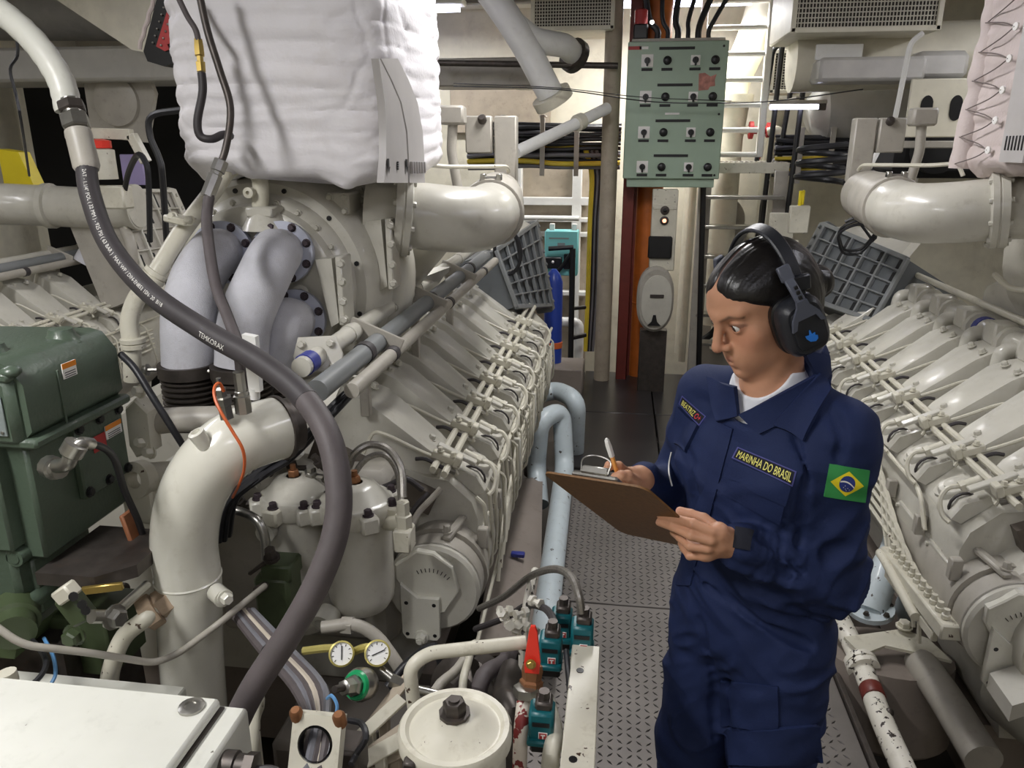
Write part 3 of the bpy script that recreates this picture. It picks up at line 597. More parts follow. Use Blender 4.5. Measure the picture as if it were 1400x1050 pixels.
def bellows(c, r=.078):
    pr_ = [(r*.9, .0), (r*1.05, 0), (r*1.05, -.035), (r*.86, -.036)]
    for k in range(6): z = -.04-k*.016; pr_ += [(r*.88, z), (r*1.0, z-.005), (r*1.0, z-.009), (r*.88, z-.014)]
    pr_ += [(r*.9, -.14), (r*1.06, -.142), (r*1.06, -.185), (r*.8, -.187)]
    b = obj('bellows', MB().lathe(pr_[::-1], c, (0, 0, 1), 28), M['darksteel'], EL)
    obj('clamp_bolt', MB().cyl(c+A(-r*1.0, -.02, -.018), c+A(-r*1.5, -.03, -.018), .007, 8).bolt(c+A(-r*1.35, -.028, -.018), (-1, -.1, 0), .013, .014), M['steel'], b)
for c, r in ((e1, .082), (e2, .082), (e3, .07), (e4, .07)): bellows(c+A(0, 0, .005), r)
# cooling pipe arching from the casing top down to the left
cp = [(356, 285, 2.27), (356, 250, 2.27), (348, 234, 2.26), (330, 226, 2.24), (311, 234, 2.22), (294, 258, 2.18), (250, 315, 2.10), (222, 360, 2.03), (205, 385, 2.0), (186, 410, 1.98), (177, 440, 1.96), (180, 470, 1.95), (182, 520, 1.95)]
w = thing('coolant_pipe', 'thin cream coolant pipe arching over the blower casing and down its side', 'pipe', at(182, 520, 1.95))
obj('pipe', MB().tube(crom([at(*p) for p in cp], 6), .025, 14), M['cream'], w)
for p, dd in (((212, 376, 2.015), (-.5, -.3, -.7)), ((182, 468, 1.95), (0, 0, -1)), ((200, 392, 1.99), (-.5, -.2, -.8))):
    obj('pipe_joint', MB().lathe([(.025, -.014), (.034, -.012), (.034, .0), (.028, .002), (.034, .004), (.034, .016), (.025, .018)], at(*p), dd, 18), M['cream'], w)
obj('pipe_clamp', MB().bar(at(231, 297, 2.08), at(262, 304, 2.06), .05, .02, .004).bolt(at(237, 297, 2.065), (0, -1, .4), .011, .014).bolt(at(260, 302, 2.05), (0, -1, .4), .011, .014), M['cream'], w)
obj('small_plug', MB().lathe([(.016, 0), (.016, .02), (.006, .022), (.005, .01)], at(343, 263, 2.24), (0, -1, 0), 14), M['cream'], w)
# --- cross pipe and clamp under the bellows
w = thing('cross_pipe', 'fat cream cross pipe with a bolted clamp just below the dark bellows', 'pipe', at(260, 620, 1.75))
obj('pipe', MB().tube(crom([at(204, 578, 1.78), at(240, 574, 1.78), at(300, 572, 1.80), at(345, 570, 1.85)], 4), .034, 18), M['greypaint'], w)
cl = obj('clamp', MB().prism([(-.02, -.08), (.03, -.06), (.035, .05), (.0, .085), (-.03, .06), (-.035, -.05)], at(203, 580, 1.77), (1, 0, 0), (0, 0, 1), .045, .006), M['cream'], w)
for px, py in ((194, 535), (208, 618), (197, 604)): obj('clamp_bolt', MB().bolt(at(px, py, 1.735), (-.4, -1, .3), .014, .02), M['cream'], cl)
w = thing('support_stub', 'cream pipe stub with an open eye end behind the big white elbow', 'bracket', at(210, 700, 1.72))
obj('stub', MB().cyl(at(262, 650, 1.80), at(205, 655, 1.72), .045, 18), M['cream'], w)
obj('eye_plate', MB().lathe([(.022, -.016), (.048, -.016), (.048, .016), (.022, .016), (.022, -.016)], at(190, 655, 1.66), (-.2, -1, .2), 22, caps=False).box(at(193, 690, 1.66), (.085, .03, .10), .006), M['cream'], w)
# --- big white elbow pipe in the foreground
w = thing('elbow_pipe', 'big glossy off-white elbow pipe rising beside the white cabinet', 'pipe', at(262, 1040, 1.5))
ax = [A(*at(262, 955, 1.50)[:2], .30), at(262, 900, 1.50), at(258, 800, 1.50), at(252, 745, 1.50), at(259, 690, 1.50), at(282, 642, 1.51), at(316, 609, 1.54), at(350, 594, 1.585), at(385, 584, 1.64)]
ep = crom(ax, 8)
pp_ = obj('pipe', MB().tube(ep, .0755, 36), M['pipe'], w)
obj('pipe_foot', MB().lathe([(.0755, 0), (.12, 0), (.12, .03), (.0755, .03)], A(ax[0][0], ax[0][1], .30), (0, 0, 1), 24).box(A(ax[0][0], ax[0][1], -.08), (.2, .2, .74), .01), M['darksteel'], w)
d = nrm(ax[-1]-ax[-2])
obj('end_ring', MB().lathe([(.0755, -.012), (.079, -.010), (.079, .0), (.0755, .002)], ax[-1], d, 36), M['darksteel'], w)
obj('rear_section', MB().cyl(ax[-1]-d*.002, ax[-1]+d*.03, .066, 30), M['darksteel'], w)
obj('weld_seam', MB().lathe([(.075, -.004), (.078, 0), (.075, .004)], at(257, 788, 1.50), (.01, 0, 1), 36), M['pipe'], w)
un = obj('union_nut', MB().lathe([(.034, -.02), (.036, .012), (.031, .016), (.042, .018), (.042, .05), (.028, .054)], at(224, 824, 1.44), (-.75, -.60, -.45), 6), M['wornnut'], w)
obj('side_plug', MB().lathe([(.022, -.03), (.022, .01), (.016, .012)], at(303, 816, 1.46), (.8, -.6, 0), 14).bolt(at(307, 816, 1.45), (.8, -.6, 0), .014, .018), M['pipe'], w)
obj('threaded_plug', MB().lathe([(.016, -.03), (.018, .0), (.018, .010), (.010, .012), (.008, .003), (.001, .003)], at(271, 596, 1.462), (-.3, -.35, 1), 18), M['pipe'], w)
obj('sensor', MB().lathe([(.016, -.02), (.016, .012), (.020, .014), (.020, .03), (.012, .032), (.012, .05), (.006, .055), (.006, .075)], at(308, 560, 1.50), (-.05, -.1, 1), 6), M['steel'], w)
obj('hose_fitting', MB().lathe([(.019, -.02), (.019, .02), (.015, .022), (.015, .03), (.013, .032), (.013, .075)], at(332, 552, 1.52), (0, -.05, 1), 8), M['steel'], w)
obj('lever_handle', MB().prism([(-.012, 0), (.014, 0), (.016, .125), (-.014, .13)], at(347, 536, 1.52), (1, 0, 0), (0, 0, 1), -.018, 0).cyl(at(348, 545, 1.53), at(348, 530, 1.53), .012, 10), M['white'], w)
obj('branch_pipe', MB().tube(crom([at(212, 834, 1.42), at(196, 848, 1.39), at(170, 870, 1.39), at(155, 905, 1.38), at(150, 950, 1.38), A(*at(148, 990, 1.38)[:2], .30)], 6), .0205, 14), M['cream'], w)
w = tag(obj('sensor_wire', MB().tube(crom([at(*p) for p in ((306, 535, 1.49), (300, 524, 1.48), (293, 530, 1.46), (294, 545, 1.44), (303, 565, 1.425), (318, 590, 1.425), (332, 615, 1.43), (334, 640, 1.45), (327, 662, 1.50), (318, 680, 1.60))], 5), .0035, 6), M['orange']), 'thin orange sensor wire hanging over the big white elbow pipe', 'wire')
w = tag(obj('cross_tube', MB().tube(fil([at(-15, 850, 1.16), at(30, 882, 1.17), at(120, 892, 1.24), at(212, 907, 1.34), at(245, 893, 1.38), at(300, 852, 1.40), at(362, 801, 1.60)], .03), .0078, 10), M['greypaint']), 'thin grey tube crossing in front of the big white elbow pipe', 'tube')
# --- hoses
BH = [(117, 222, 1.66), (124, 268, 1.62), (150, 335, 1.56), (205, 400, 1.50), (285, 455, 1.42), (350, 492, 1.36), (408, 536, 1.29), (446, 590, 1.22), (462, 655, 1.17), (460, 722, 1.13), (436, 792, 1.09), (398, 862, 1.06), (350, 935, 1.03), (322, 990, 1.02), (300, 1049, 1.01)]
w = thing('hydraulic_hose', 'thick black printed rubber hose sweeping across the lilac elbows', 'hose', at(300, 1049, 1.01))
hp = crom([at(*p) for p in BH], 8); RH = [.0225+.001*min(1, i/60) for i in range(len(hp))]
k_ = 50; obj('hose_body', MB().tube(hp[:k_+1], RH[:k_+1], 18), M['hose'], w); obj('hose_sleeve', MB().tube(hp[k_:], [r*.98 for r in RH[k_:]], 18), M['hose2'], w)
d = nrm(hp[1]-hp[0]); f0 = at(99, 150, 1.70); d = nrm(hp[0]-f0)
L_ = np.linalg.norm(hp[0]-f0)
obj('crimp_sleeve', MB().lathe([(.028, 0), (.029, .012), (.028, .016), (.0285, .085), (.024, .095)], hp[0]-d*.075, d, 20), M['greypaint'], w)
obj('hose_nut', MB().lathe([(.028, 0), (.031, .003), (.031, .03), (.027, .034)], hp[0]-d*.115, d, 6).lathe([(.023, -.05), (.023, .0)], hp[0]-d*.10, d, 14), M['steel'], w)
obj('lock_nut', MB().lathe([(.028, 0), (.030, .003), (.030, .02), (.026, .024)], hp[0]-d*.145, d, 6), M['darksteel'], w)
w = tag(obj('lagged_pipe', MB().tube(crom([at(-60, -25, 1.80), at(0, 15, 1.77), at(48, 58, 1.74), at(82, 108, 1.72), at(94, 152, 1.71)], 8), [.029+.0008*math.sin(i*2.1) for i in range(33)], 18), M['boxpaint']), 'white painted bent pipe feeding the thick black printed hose', 'pipe')
w = thing('thin_hose', 'slim dark hose hanging down before the white blanket to the elbow pipe', 'hose', at(332, 540, 1.53))
th = crom([at(*p) for p in ((268, -30, 2.0), (283, 40, 1.98), (300, 95, 1.97), (315, 148, 1.95), (308, 205, 1.93), (292, 245, 1.9), (283, 290, 1.86), (285, 330, 1.80), (295, 390, 1.72), (312, 435, 1.64), (327, 480, 1.56), (332, 540, 1.53))], 6)
obj('hose_body', MB().tube(th[:28], .0095, 10), M['darksteel'], w); obj('hose_sleeve', MB().tube(th[28:], .0135, 12), M['hose2'], w)
obj('hose_coupling', MB().lathe([(.016, 0), (.019, .002), (.019, .03), (.015, .032), (.015, .04), (.0185, .042), (.0185, .10)], th[26], th[31]-th[26], 8), M['steel'], w)
w = thing('thin_hose', 'slim dark hose with a brass coupling ending in the blanket', 'hose', at(275, 190, 1.98))
h1 = crom([at(*p) for p in ((236, -20, 2.02), (255, 20, 2.01), (268, 42, 2.0), (272, 65, 2.0), (275, 95, 1.99), (277, 125, 1.98), (270, 165, 1.97), (274, 186, 1.97), (290, 190, 1.98), (305, 184, 2.02), (315, 186, 2.07))], 6)
obj('hose_body', MB().tube(h1[:18], .0075, 10), M['hose2'], w); obj('hose_sleeve', MB().tube(h1[25:], .0105, 10), M['hose'], w)
obj('brass_coupling', MB().lathe([(.011, -.02), (.013, 0), (.013, .02), (.009, .022), (.009, .035), (.013, .037), (.012, .06)], h1[18], h1[24]-h1[18], 6), M['brass'], w)
for pts, r, lab in ((((165, 484, 1.66), (185, 505, 1.64), (210, 545, 1.62), (232, 580, 1.62), (252, 612, 1.64)), .0085, 'black cable leading from the green machine to the elbow pipe'), (((100, 612, 1.30), (130, 608, 1.34), (155, 625, 1.40), (170, 670, 1.46), (190, 715, 1.50), (200, 750, 1.54)), .008, 'black cable bending down from the grey gland of the green machine')):
    tag(obj('power_cable', MB().tube(crom([at(*p) for p in pts], 6), r, 10), M['cable']), lab, 'cable')
# black cables sliding out of the conduits, tied together behind the elbow
ct = thing('cable_bundle', 'bundle of black cables tied with a white band behind the big white elbow pipe', 'cables', at(330, 690, 1.8))
for k in range(5):
    o_ = A(.010*(k % 3), .008*k, .010*(k//2))
    obj('cable', MB().tube(crom([at(470, 545, 1.86)+o_*1.0, at(440, 575, 1.78)+o_*1.2, at(392, 628, 1.83)+o_, at(350, 655, 1.75)+o_, at(310, 690, 1.72)+o_, at(300, 740, 1.75)+o_], 5), .0085, 8), M['cable'], ct)
obj('tie_band', MB().lathe([(.020, -.012), (.0235, -.01), (.0235, .01), (.020, .012)], at(396, 624, 1.842)+A(.010, .016, .010), at(440, 575, 1.78)-at(350, 655, 1.75), 16), M['white'], ct)
# --- filters and fittings on the near face
gb = obj('gear_front', MB().box((-.98, 2.17, .55), (.62, .16, .62), .03), M['greypaint'], EL)
def filt(px, Y, ytop, ybot, r):
    top, bot = at(px, ytop, Y), at(px, ybot, Y); o = obj('oil_filter', MB().lathe([(r*.35, 0), (r*.8, .006), (r*.97, .035), (r, .06), (r, top[2]-bot[2]-.02), (r*.98, top[2]-bot[2])], A(top[0], Y, bot[2]), (0, 0, 1), 32), M['paint'], EL)
    h = A(top[0], Y, top[2])
    hd = obj('filter_head', MB().lathe([(r*1.08, -.01), (r*1.12, .0), (r*1.12, .035), (r*1.06, .045), (r*.9, .05), (r*.62, .085), (r*.3, .095)], h, (0, 0, 1), 24), M['paint'], o)
    for k in range(5):
        t = math.radians(-150+48*k); q = h+A(math.cos(t)*r*1.12, math.sin(t)*r*1.12, 0); obj('lug', MB().box(q+A(0, 0, .012), (.05, .05, .05), .006, np.array([[math.cos(t), -math.sin(t), 0], [math.sin(t), math.cos(t), 0], [0, 0, 1]])), M['cream'] if k % 2 else M['paint'], o); obj('lug_bolt', MB().bolt(q+A(0, 0, .037), (0, 0, 1), .012, .016), M['bolt'], o)
    obj('bleed_nut', MB().bolt(h+A(0, 0, .09), (0, 0, 1), .017, .02).cyl(h+A(0, 0, .09), h+A(0, 0, .13), .009, 8), M['bronze'], hd)
    obj('drain_boss', MB().lathe([(.03, 0), (.03, -.02), (.016, -.022), (.016, -.04)], A(top[0], Y, bot[2]+.004), (0, 0, 1), 12), M['paint'], o)
    return o, h
filt(488, 1.93, 700, 826, .098); f2, h2 = filt(405, 1.98, 690, 850, .095)
obj('eye_boss', MB().lathe([(.028, 0), (.028, .03), (.016, .032), (.013, .01), (.001, .01)], h2+A(-.045, -.095, -.035), (0, -1, 0), 18), M['paint'], f2)
obj('eye_boss', MB().lathe([(.034, 0), (.034, .05), (.022, .052), (.020, .01), (.001, .01)], at(452, 836, 1.86), (-.2, -1, -.3), 18), M['pipe'], EL)
for k, (px, py, Y) in enumerate(((345, 655, 1.95), (362, 640, 2.0), (425, 650, 2.0), (440, 635, 2.02), (380, 622, 2.05), (330, 690, 1.95), (455, 665, 1.98), (400, 640, 2.1))):
    q = at(px, py, Y); dd = nrm(A(random.uniform(-.6, .6), -.4, .9)); obj('banjo_fitting', MB().lathe([(.014, -.03), (.014, .0), (.019, .002), (.019, .018), (.012, .02), (.012, .04)], q, dd, 6).cyl(q, q+nrm(A(dd[2], .2, -dd[0]))*.05, .009, 8), M['darksteel'] if k % 2 else M['steel'], EL)
obj('oil_pipe', MB().tube(crom([at(306, 695, 1.80), at(330, 700, 1.80), at(352, 712, 1.78), at(362, 735, 1.77), at(364, 765, 1.76)], 5), .013, 10), M['steel'], EL)
obj('fuel_pump', MB().box(at(382, 815, 1.72), (.10, .09, .16), .01).box(at(385, 775, 1.72), (.085, .08, .05), .006), M['greendark'], EL)
obj('pump_link', MB().bolt(at(372, 764, 1.68), (0, -.3, 1), .016, .03).bar(at(340, 785, 1.66), at(372, 762, 1.68), .012, .01).cyl(at(362, 801, 1.65), at(352, 807, 1.60), .012, 8), M['darksteel'], EL)
for pts, r, mm in ((((476, 640, 1.90), (485, 620, 1.90), (505, 608, 1.92), (530, 614, 1.92), (548, 640, 1.90), (551, 680, 1.86)), .011, 'braid'), (((480, 655, 1.98), (500, 628, 2.0), (525, 622, 2.0), (543, 645, 1.98), (549, 690, 1.9)), .009, 'braid'), (((482, 662, 2.02), (505, 672, 2.04), (530, 664, 2.05), (555, 655, 2.06), (578, 670, 2.07)), .009, 'hose'), (((565, 715, 2.0), (573, 700, 2.02), (590, 682, 2.04), (603, 668, 2.06)), .0095, 'greypaint'), (((560, 705, 2.02), (572, 688, 2.04), (586, 674, 2.06)), .008, 'hose')):
    obj('fuel_hose', MB().tube(crom([at(*p) for p in pts], 5), r, 9), M[mm], EL)
obj('tee_fitting', MB().lathe([(.024, 0), (.024, .07), (.018, .072), (.018, .11)], at(553, 735, 1.86), (0, 0, 1), 6).box(at(553, 735, 1.86), (.05, .06, .07), .006).cyl(at(530, 715, 1.9), at(553, 715, 1.86), .022, 12), M['cream'], EL)
obj('return_pipe', MB().tube(fil([at(440, 858, 1.66), at(485, 852, 1.68), at(515, 868, 1.68), at(545, 910, 1.66), at(560, 940, 1.66)], .05), .017, 12).lathe([(.024, 0), (.024, .03)], at(468, 854, 1.68), (1, 0, 0), 6), M['greypaint'], EL)

def hose_print(s_, a0, a1, h, phi):
    V_, F_ = text_geo(s_); P_ = np.array(hp); L = np.concatenate(([0], np.cumsum(np.linalg.norm(np.diff(P_, axis=0), axis=1)))); i0 = [np.argmin(np.linalg.norm(np.array([px_of(q) for q in hp])-A(*a), axis=1)) for a in (a0, a1)]
    sv = L[i0[0]]+(L[i0[1]]-L[i0[0]])*V_[:, 0]; C_ = np.stack([np.interp(sv, L, P_[:, k]) for k in range(3)], 1); T_ = np.stack([np.interp(sv+.004, L, P_[:, k]) for k in range(3)], 1)-C_; T_ /= np.linalg.norm(T_, axis=1)[:, None]
    n_ = CAM-C_; n_ -= T_*(n_*T_).sum(1)[:, None]; n_ /= np.linalg.norm(n_, axis=1)[:, None]; b_ = np.cross(n_, T_); r_ = np.interp(sv, L, RH)+.0009; ph = phi+(V_[:, 1]-.5)*h/r_
    return MB().add(C_+(n_*np.cos(ph)[:, None]+b_*np.sin(ph)[:, None])*r_[:, None], F_)
def px_of(p): v_ = np.asarray(p)-CAM; z_ = v_ @ CF; return A(700+FPX*(v_ @ CR)/z_, 525-FPX*(v_ @ CU)/z_)
hw = bpy.data.objects['hydraulic_hose']
for s_, a0, a1, h_, ph_ in (('2AT - 1.1/4" POL ( 32 MM ) - 925 PSI ( 63 BAR )  MAX WP / DIN-EN853 1SN- 20  BI18', (118, 238), (238, 422), .011, -.25), ('TEMKORAX', (288, 457), (322, 476), .011, -.5)):
    obj('print', hose_print(s_, a0, a1, h_, ph_), M['hoseprint'], hw, fix=False)
# ------------------------------------------------------------------ green machine at the left
gm = thing('hydraulic_machine', 'dark green boxy hydraulic machine standing left of the big white elbow pipe', 'machine', (-1.45, 1.5, RZ0))
def gx(px, py, Y): return at(px, py, Y)
X1 = -1.185
hz1, hz0 = 1.405, 1.235
hood = [(-.36, 0), (-.02, 0), (0, .02), (0, hz1-hz0-.05), (-.03, hz1-hz0-.008), (-.06, hz1-hz0), (-.36, hz1-hz0-.005)]
obj('hood', MB().prism([(a, b) for a, b in hood], (X1, 1.34, hz0), (1, 0, 0), (0, 0, 1), -.305), M['green'], gm, angle=60)
obj('hood_front', MB().box((X1-.20, 1.345, 1.30), (.37, .05, .15), .02), M['green'], gm)
obj('hood_lip', MB().box((X1-.18, 1.4925, hz0-.006), (.385, .325, .022), .006), M['green'], gm)
obj('panel_seam', MB().box((X1+.001, 1.44, 1.30), (.004, .006, .12), .001), M['green'], gm)
for x, y in ((X1-.12, 1.41), (X1-.07, 1.56)): obj('hood_boss', MB().lathe([(.045, -.01), (.03, .006), (.026, .02), (.012, .022)], (x, y, hz1-.003), (0, 0, 1), 18), M['green'], gm)
obj('filler_cap', MB().lathe([(.05, -.01), (.05, .012), (.044, .014), (.044, .04), (.036, .045)], (X1-.20, 1.40, hz1-.004), (0, 0, 1), 16), M['black'], gm)
obj('hood_latch', MB().ell((X1-.02, 1.34, 1.385), (.02, .02, .012)).box((X1-.035, 1.335, 1.375), (.04, .03, .02), .005), M['green'], gm)
obj('body_upper', MB().box((X1-.21, 1.4925, 1.09), (.36, .29, .28), .008), M['green'], gm)
sp = obj('side_panel', MB().box((X1-.022, 1.56, 1.13), (.02, .17, .19), .004), M['green'], gm)
for y in (1.488, 1.56, 1.632):
    for z in (1.05, 1.205): obj('bolt', MB().bolt((X1-.012, y, z), (1, 0, 0), .010, .008), M['black'], sp)
obj('body_front', MB().box((X1-.24, 1.36, 1.105), (.33, .10, .24), .006), M['green'], gm)
obj('body_lower', MB().box((X1-.25, 1.42, .90), (.32, .20, .22), .012).box((X1-.12, 1.46, .90), (.06, .22, .2), .012).box((X1-.09, 1.43, .87), (.02, .14, .14), .01), M['green'], gm)
for y, z in ((1.34, .965), (1.34, .845)): obj('tube_boss', MB().cyl((X1-.085, y-.02, z), (X1-.085, y+.18, z), .020, 14).cyl((X1-.085, y-.022, z), (X1-.085, y-.019, z), .012, 12), M['green'], gm)
obj('body_foot', MB().prism([(-.20, 0), (.14, 0), (.16, .05), (.10, .14), (-.16, .14), (-.2, .06)], (X1-.26, 1.30, .72), (1, 0, 0), (0, 0, 1), -.24, .01), M['greendark'], gm)
obj('shaft', MB().lathe([(.05, 0), (.05, .05), (.042, .055), (.042, .09)], (X1-.12, 1.33, .83), (.6, -.75, -.1), 20), M['greendark'], gm)
obj('crank_clamp', MB().bar(gx(90, 812, 1.22), gx(118, 848, 1.22), .036, .05, .006), M['greendark'], gm); obj('clamp_cap', MB().bar(gx(84, 802, 1.205), gx(98, 818, 1.205), .032, .044, .004), M['cream'], gm)
for px, py in ((101, 815), (113, 826), (118, 834)): obj('clamp_hole', MB().lathe([(.009, 0), (.009, .004)], gx(px, py, 1.168), (.3, -1, .2), 10), M['black'], gm)
obj('link_rod', MB().cyl(gx(125, 843, 1.2), gx(160, 843, 1.25), .014, 12).bolt(gx(155, 843, 1.235), (.9, -.3, 0), .02, .02).cyl(gx(158, 838, 1.26), gx(200, 800, 1.40), .011, 10), M['steel'], gm)
obj('mount_plate', MB().prism([(-.12, 0), (.02, 0), (.08, .06), (.08, .22), (-.12, .22)], gx(120, 805, 1.32), (1, 0, 0), (0, 1, 0), .03), M['darksteel'], gm)
obj('plate_edge', MB().bar(gx(112, 808, 1.305), gx(168, 801, 1.325), .010, .018, .002), M['brass'], gm)
obj('foot_block', MB().box(gx(105, 880, 1.42)+A(0, .06, 0), (.18, .14, .16), .006).bolt(gx(103, 867, 1.345), (0, -1, 0), .02, .022), M['greendark'], gm)
obj('pedestal', MB().box((X1-.22, 1.49, .14), (.34, .28, 1.17), .01), M['darksteel'], gm)
npz = obj('nameplate', MB().box((X1-.10, 1.317, 1.295), (.13, .004, .085), .001), M['plateplate'], gm)
for k in range(5): obj('print_line', MB().box((X1-.10, 1.3145, 1.32-.012*k), (.10-.02*(k % 2), .001, .004), 0), M['ink'], npz)
for a in (-1, 1):
    for b in (-1, 1): obj('rivet', MB().ell((X1-.10+a*.056, 1.314, 1.295+b*.034), (.004, .003, .004), 8, 4), M['steel'], npz)
l1 = obj('warning_label', MB().box((X1+.002, 1.475, 1.352), (.002, .044, .034), 0), M['labelwhite'], gm); obj('label_band', MB().box((X1+.0035, 1.475, 1.363), (.001, .044, .012), 0), M['labelorange'], l1)
l2 = obj('warning_label', MB().box((X1-.009, 1.60, 1.165), (.002, .06, .034), 0), M['labelwhite'], gm); obj('label_band', MB().box((X1-.0075, 1.60, 1.176), (.001, .06, .012), 0), M['labelorange'], l2)
obj('red_label', MB().box((X1-.009, 1.545, 1.152), (.002, .045, .038), 0), M['redlabel'], gm)
for k in range(3): obj('print_line', MB().box((X1+.0035, 1.475, 1.352-.004-.005*k), (.001, .034, .0015), 0), M['ink'], l1); obj('print_line', MB().box((X1-.0075, 1.60, 1.165-.004-.005*k), (.001, .046, .0015), 0), M['ink'], l2)
lp = obj('front_label', MB().box((X1-.125, 1.309, 1.14), (.05, .002, .05), 0), M['labelwhite'], gm); obj('label_band', MB().box((X1-.125, 1.3075, 1.127), (.05, .001, .018), 0), M['labelpurple'], lp); obj('label_band', MB().box((X1-.125, 1.3075, 1.146), (.03, .001, .01), 0), M['redlabel'], lp)
obj('cable_gland', MB().lathe([(.020, 0), (.024, .003), (.024, .03), (.018, .032), (.018, .05)], gx(66, 637, 1.32), (1, -.5, .05), 12).tube(crom([gx(78, 637, 1.28), gx(92, 634, 1.27), gx(98, 620, 1.27)], 4), .015, 12).lathe([(.02, 0), (.023, .003), (.023, .028), (.016, .03)], gx(96, 622, 1.27), (.5, .2, .8), 12).tube(crom([gx(100, 612, 1.275), gx(112, 606, 1.28), gx(124, 607, 1.31)], 4), .013, 10), M['steel'], gm)
tag(obj('leather_strap', MB().bar(gx(172, 700, 1.5), gx(196, 765, 1.5), .045, .012, .004), M['brownfoil']), 'brown flat strap hanging beside the black cable and the green machine', 'strap')
# ------------------------------------------------------------------ white cabinet in the near left corner
cb = thing('junction_cabinet', 'white painted steel cabinet with a screwed lid and cable glands', 'cabinet', (-.80, .72, .2))
cz = at(300, 957, .95)[2]; cx1 = at(300, 957, .95)[0]
obj('cabinet_body', MB().box((cx1-.22+.02, .735, cz-.20), (.48, .46, .36), .006), M['boxpaint'], cb)
ld = obj('lid', MB().box((cx1-.225, .735, cz-.008), (.45, .44, .02), .008), M['boxpaint'], cb)
obj('lid_gasket', MB().box((cx1-.222, .735, cz-.020), (.452, .442, .006), .001), M['darksteel'], cb)
q = at(262, 968, .925); q[2] = cz+.002
obj('lid_screw', MB().lathe([(.020, 0), (.020, .004), (.014, .006), (.011, .006), (.010, .003), (.001, .003)], q, (0, 0, 1), 18), M['steel'], ld)
for y, z in ((.875, cz-.055), (.80, cz-.055)):
    g = obj('cable_gland', MB().lathe([(.024, 0), (.024, .02), (.020, .022), (.020, .035)], (cx1+.04, y, z), (1, .05, 0), 16).lathe([(.024, .035), (.024, .05), (.016, .053)], (cx1+.04, y, z), (1, .05, 0), 6), M['darksteel'], cb)
    obj('gland_cable', MB().tube(crom([A(cx1+.09, y, z), A(cx1+.13, y, z-.005), A(cx1+.18, y-.03, z-.06), A(cx1+.22, y-.05, z-.2)], 5), .007, 8), M['hose'], g)
for sx in (-.2, .2):
    for sy in (-.2, .2): obj('leg', MB().box((cx1-.2+sx, .735+sy, (cz-.38+RZ0)/2), (.04, .04, cz-.38-RZ0), .004), M['darksteel'], cb)
# pale base plate behind the cabinet, with a brass tap
tag(obj('base_plate', MB().box((-1.12, 1.18, .66), (.42, .28, .03), .004).box((-1.12, 1.2, .1), (.1, .1, 1.1), .004), M['boxpaint']), 'pale painted base plate under the green machine, behind the white cabinet', 'plate')
tap = thing('brass_tap', 'worn cream brass tap on the pale base plate', 'tap', at(20, 960, 1.08)); tap_p = at(18, 950, 1.08)
obj('tap_body', MB().lathe([(.03, -.06), (.034, -.02), (.02, 0), (.014, .02), (.018, .03), (.018, .05)], tap_p, (-.1, 0, 1), 14), M['cream'], tap)
obj('tap_spout', MB().cyl(tap_p+A(-.1, -.02, -.03), tap_p+A(0, 0, -.015), .014, 10), M['bronze'], tap)
tag(obj('blue_wire', MB().tube(crom([at(*p) for p in ((60, 872, 1.3), (72, 895, 1.26), (76, 920, 1.22), (70, 935, 1.2))], 5), .004, 6), M['blue']), 'short blue wire hanging under the green machine', 'wire')
tag(obj('black_lead', MB().tube(crom([at(*p) for p in ((40, 870, 1.3), (62, 900, 1.2), (55, 925, 1.15), (20, 955, 1.1), (-15, 985, 1.05))], 5), .006, 6), M['cable']), 'black lead curving from the green machine over the base plate', 'wire')
# ------------------------------------------------------------------ gauges and regulator
for k, (px, py, Y, lab) in enumerate(((467, 894, 1.30, 'round pressure gauge whose black needle stands upright'), (516, 893, 1.28, 'round pressure gauge whose black needle lies flat'))):
    c = at(px, py, Y); d = nrm(CAM-c+A(0, 0, .1)); x, y, _ = frame(d)
    g = thing('pressure_gauge', lab, 'gauge', c, 'pressure gauges by the filters')
    obj('case', MB().lathe([(.020, -.04), (.026, -.03), (.026, -.002), (.0265, .004), (.023, .006), (.0225, .001), (.001, .001)], c, d, 24), M['gaugerim'], g)
    fc = obj('dial', MB().lathe([(.0225, .0015), (.001, .002)], c, d, 24), M['gauge'], g)
    for j in range(9):
        t = math.radians(-40+32.5*j); v = x*math.cos(t)+y*math.sin(t); obj('tick', MB().bar(c+d*.0028+v*.016, c+d*.0028+v*.0205, .0012, .0006, 0), M['ink'], fc)
    nd = (x*.1+y) if k == 0 else (x*.95+y*.3)
    obj('needle', MB().bar(c+d*.0035-nd*.012, c+d*.0035+nd*.016, .0022, .0008, 0), M['ink'], fc)
    obj('stem', MB().tube(crom([c-d*.035, c-d*.05+A(0, .01, 0), c-d*.05+A(-.03, .02, -.0), at(415, 890, 1.36) if k == 0 else at(470, 897, 1.35)], 4), .009, 8), M['gaugerim'], g)
rg = thing('pressure_regulator', 'chromed regulator with a green lettered ring below the gauges', 'regulator', at(488, 945, 1.22)); c = at(492, 936, 1.22); d = nrm(A(-.25, -.75, .45)); x, y, _ = frame(d)
obj('body', MB().lathe([(.022, -.03), (.031, -.02), (.033, 0), (.030, .012)], c, d, 22), M['steel'], rg)
rr = obj('green_ring', MB().lathe([(.030, .010), (.026, .018), (.020, .019), (.019, .010)], c, d, 26), M['enamelgreen'], rg)
obj('hex_nut', MB().lathe([(.021, .012), (.021, .026), (.016, .03), (.015, .055), (.012, .057)], c, d, 6), M['steel'], rg)
obj('spindle', MB().cyl(c+d*.05, c+d*.085, .007, 10), M['darksteel'], rg)
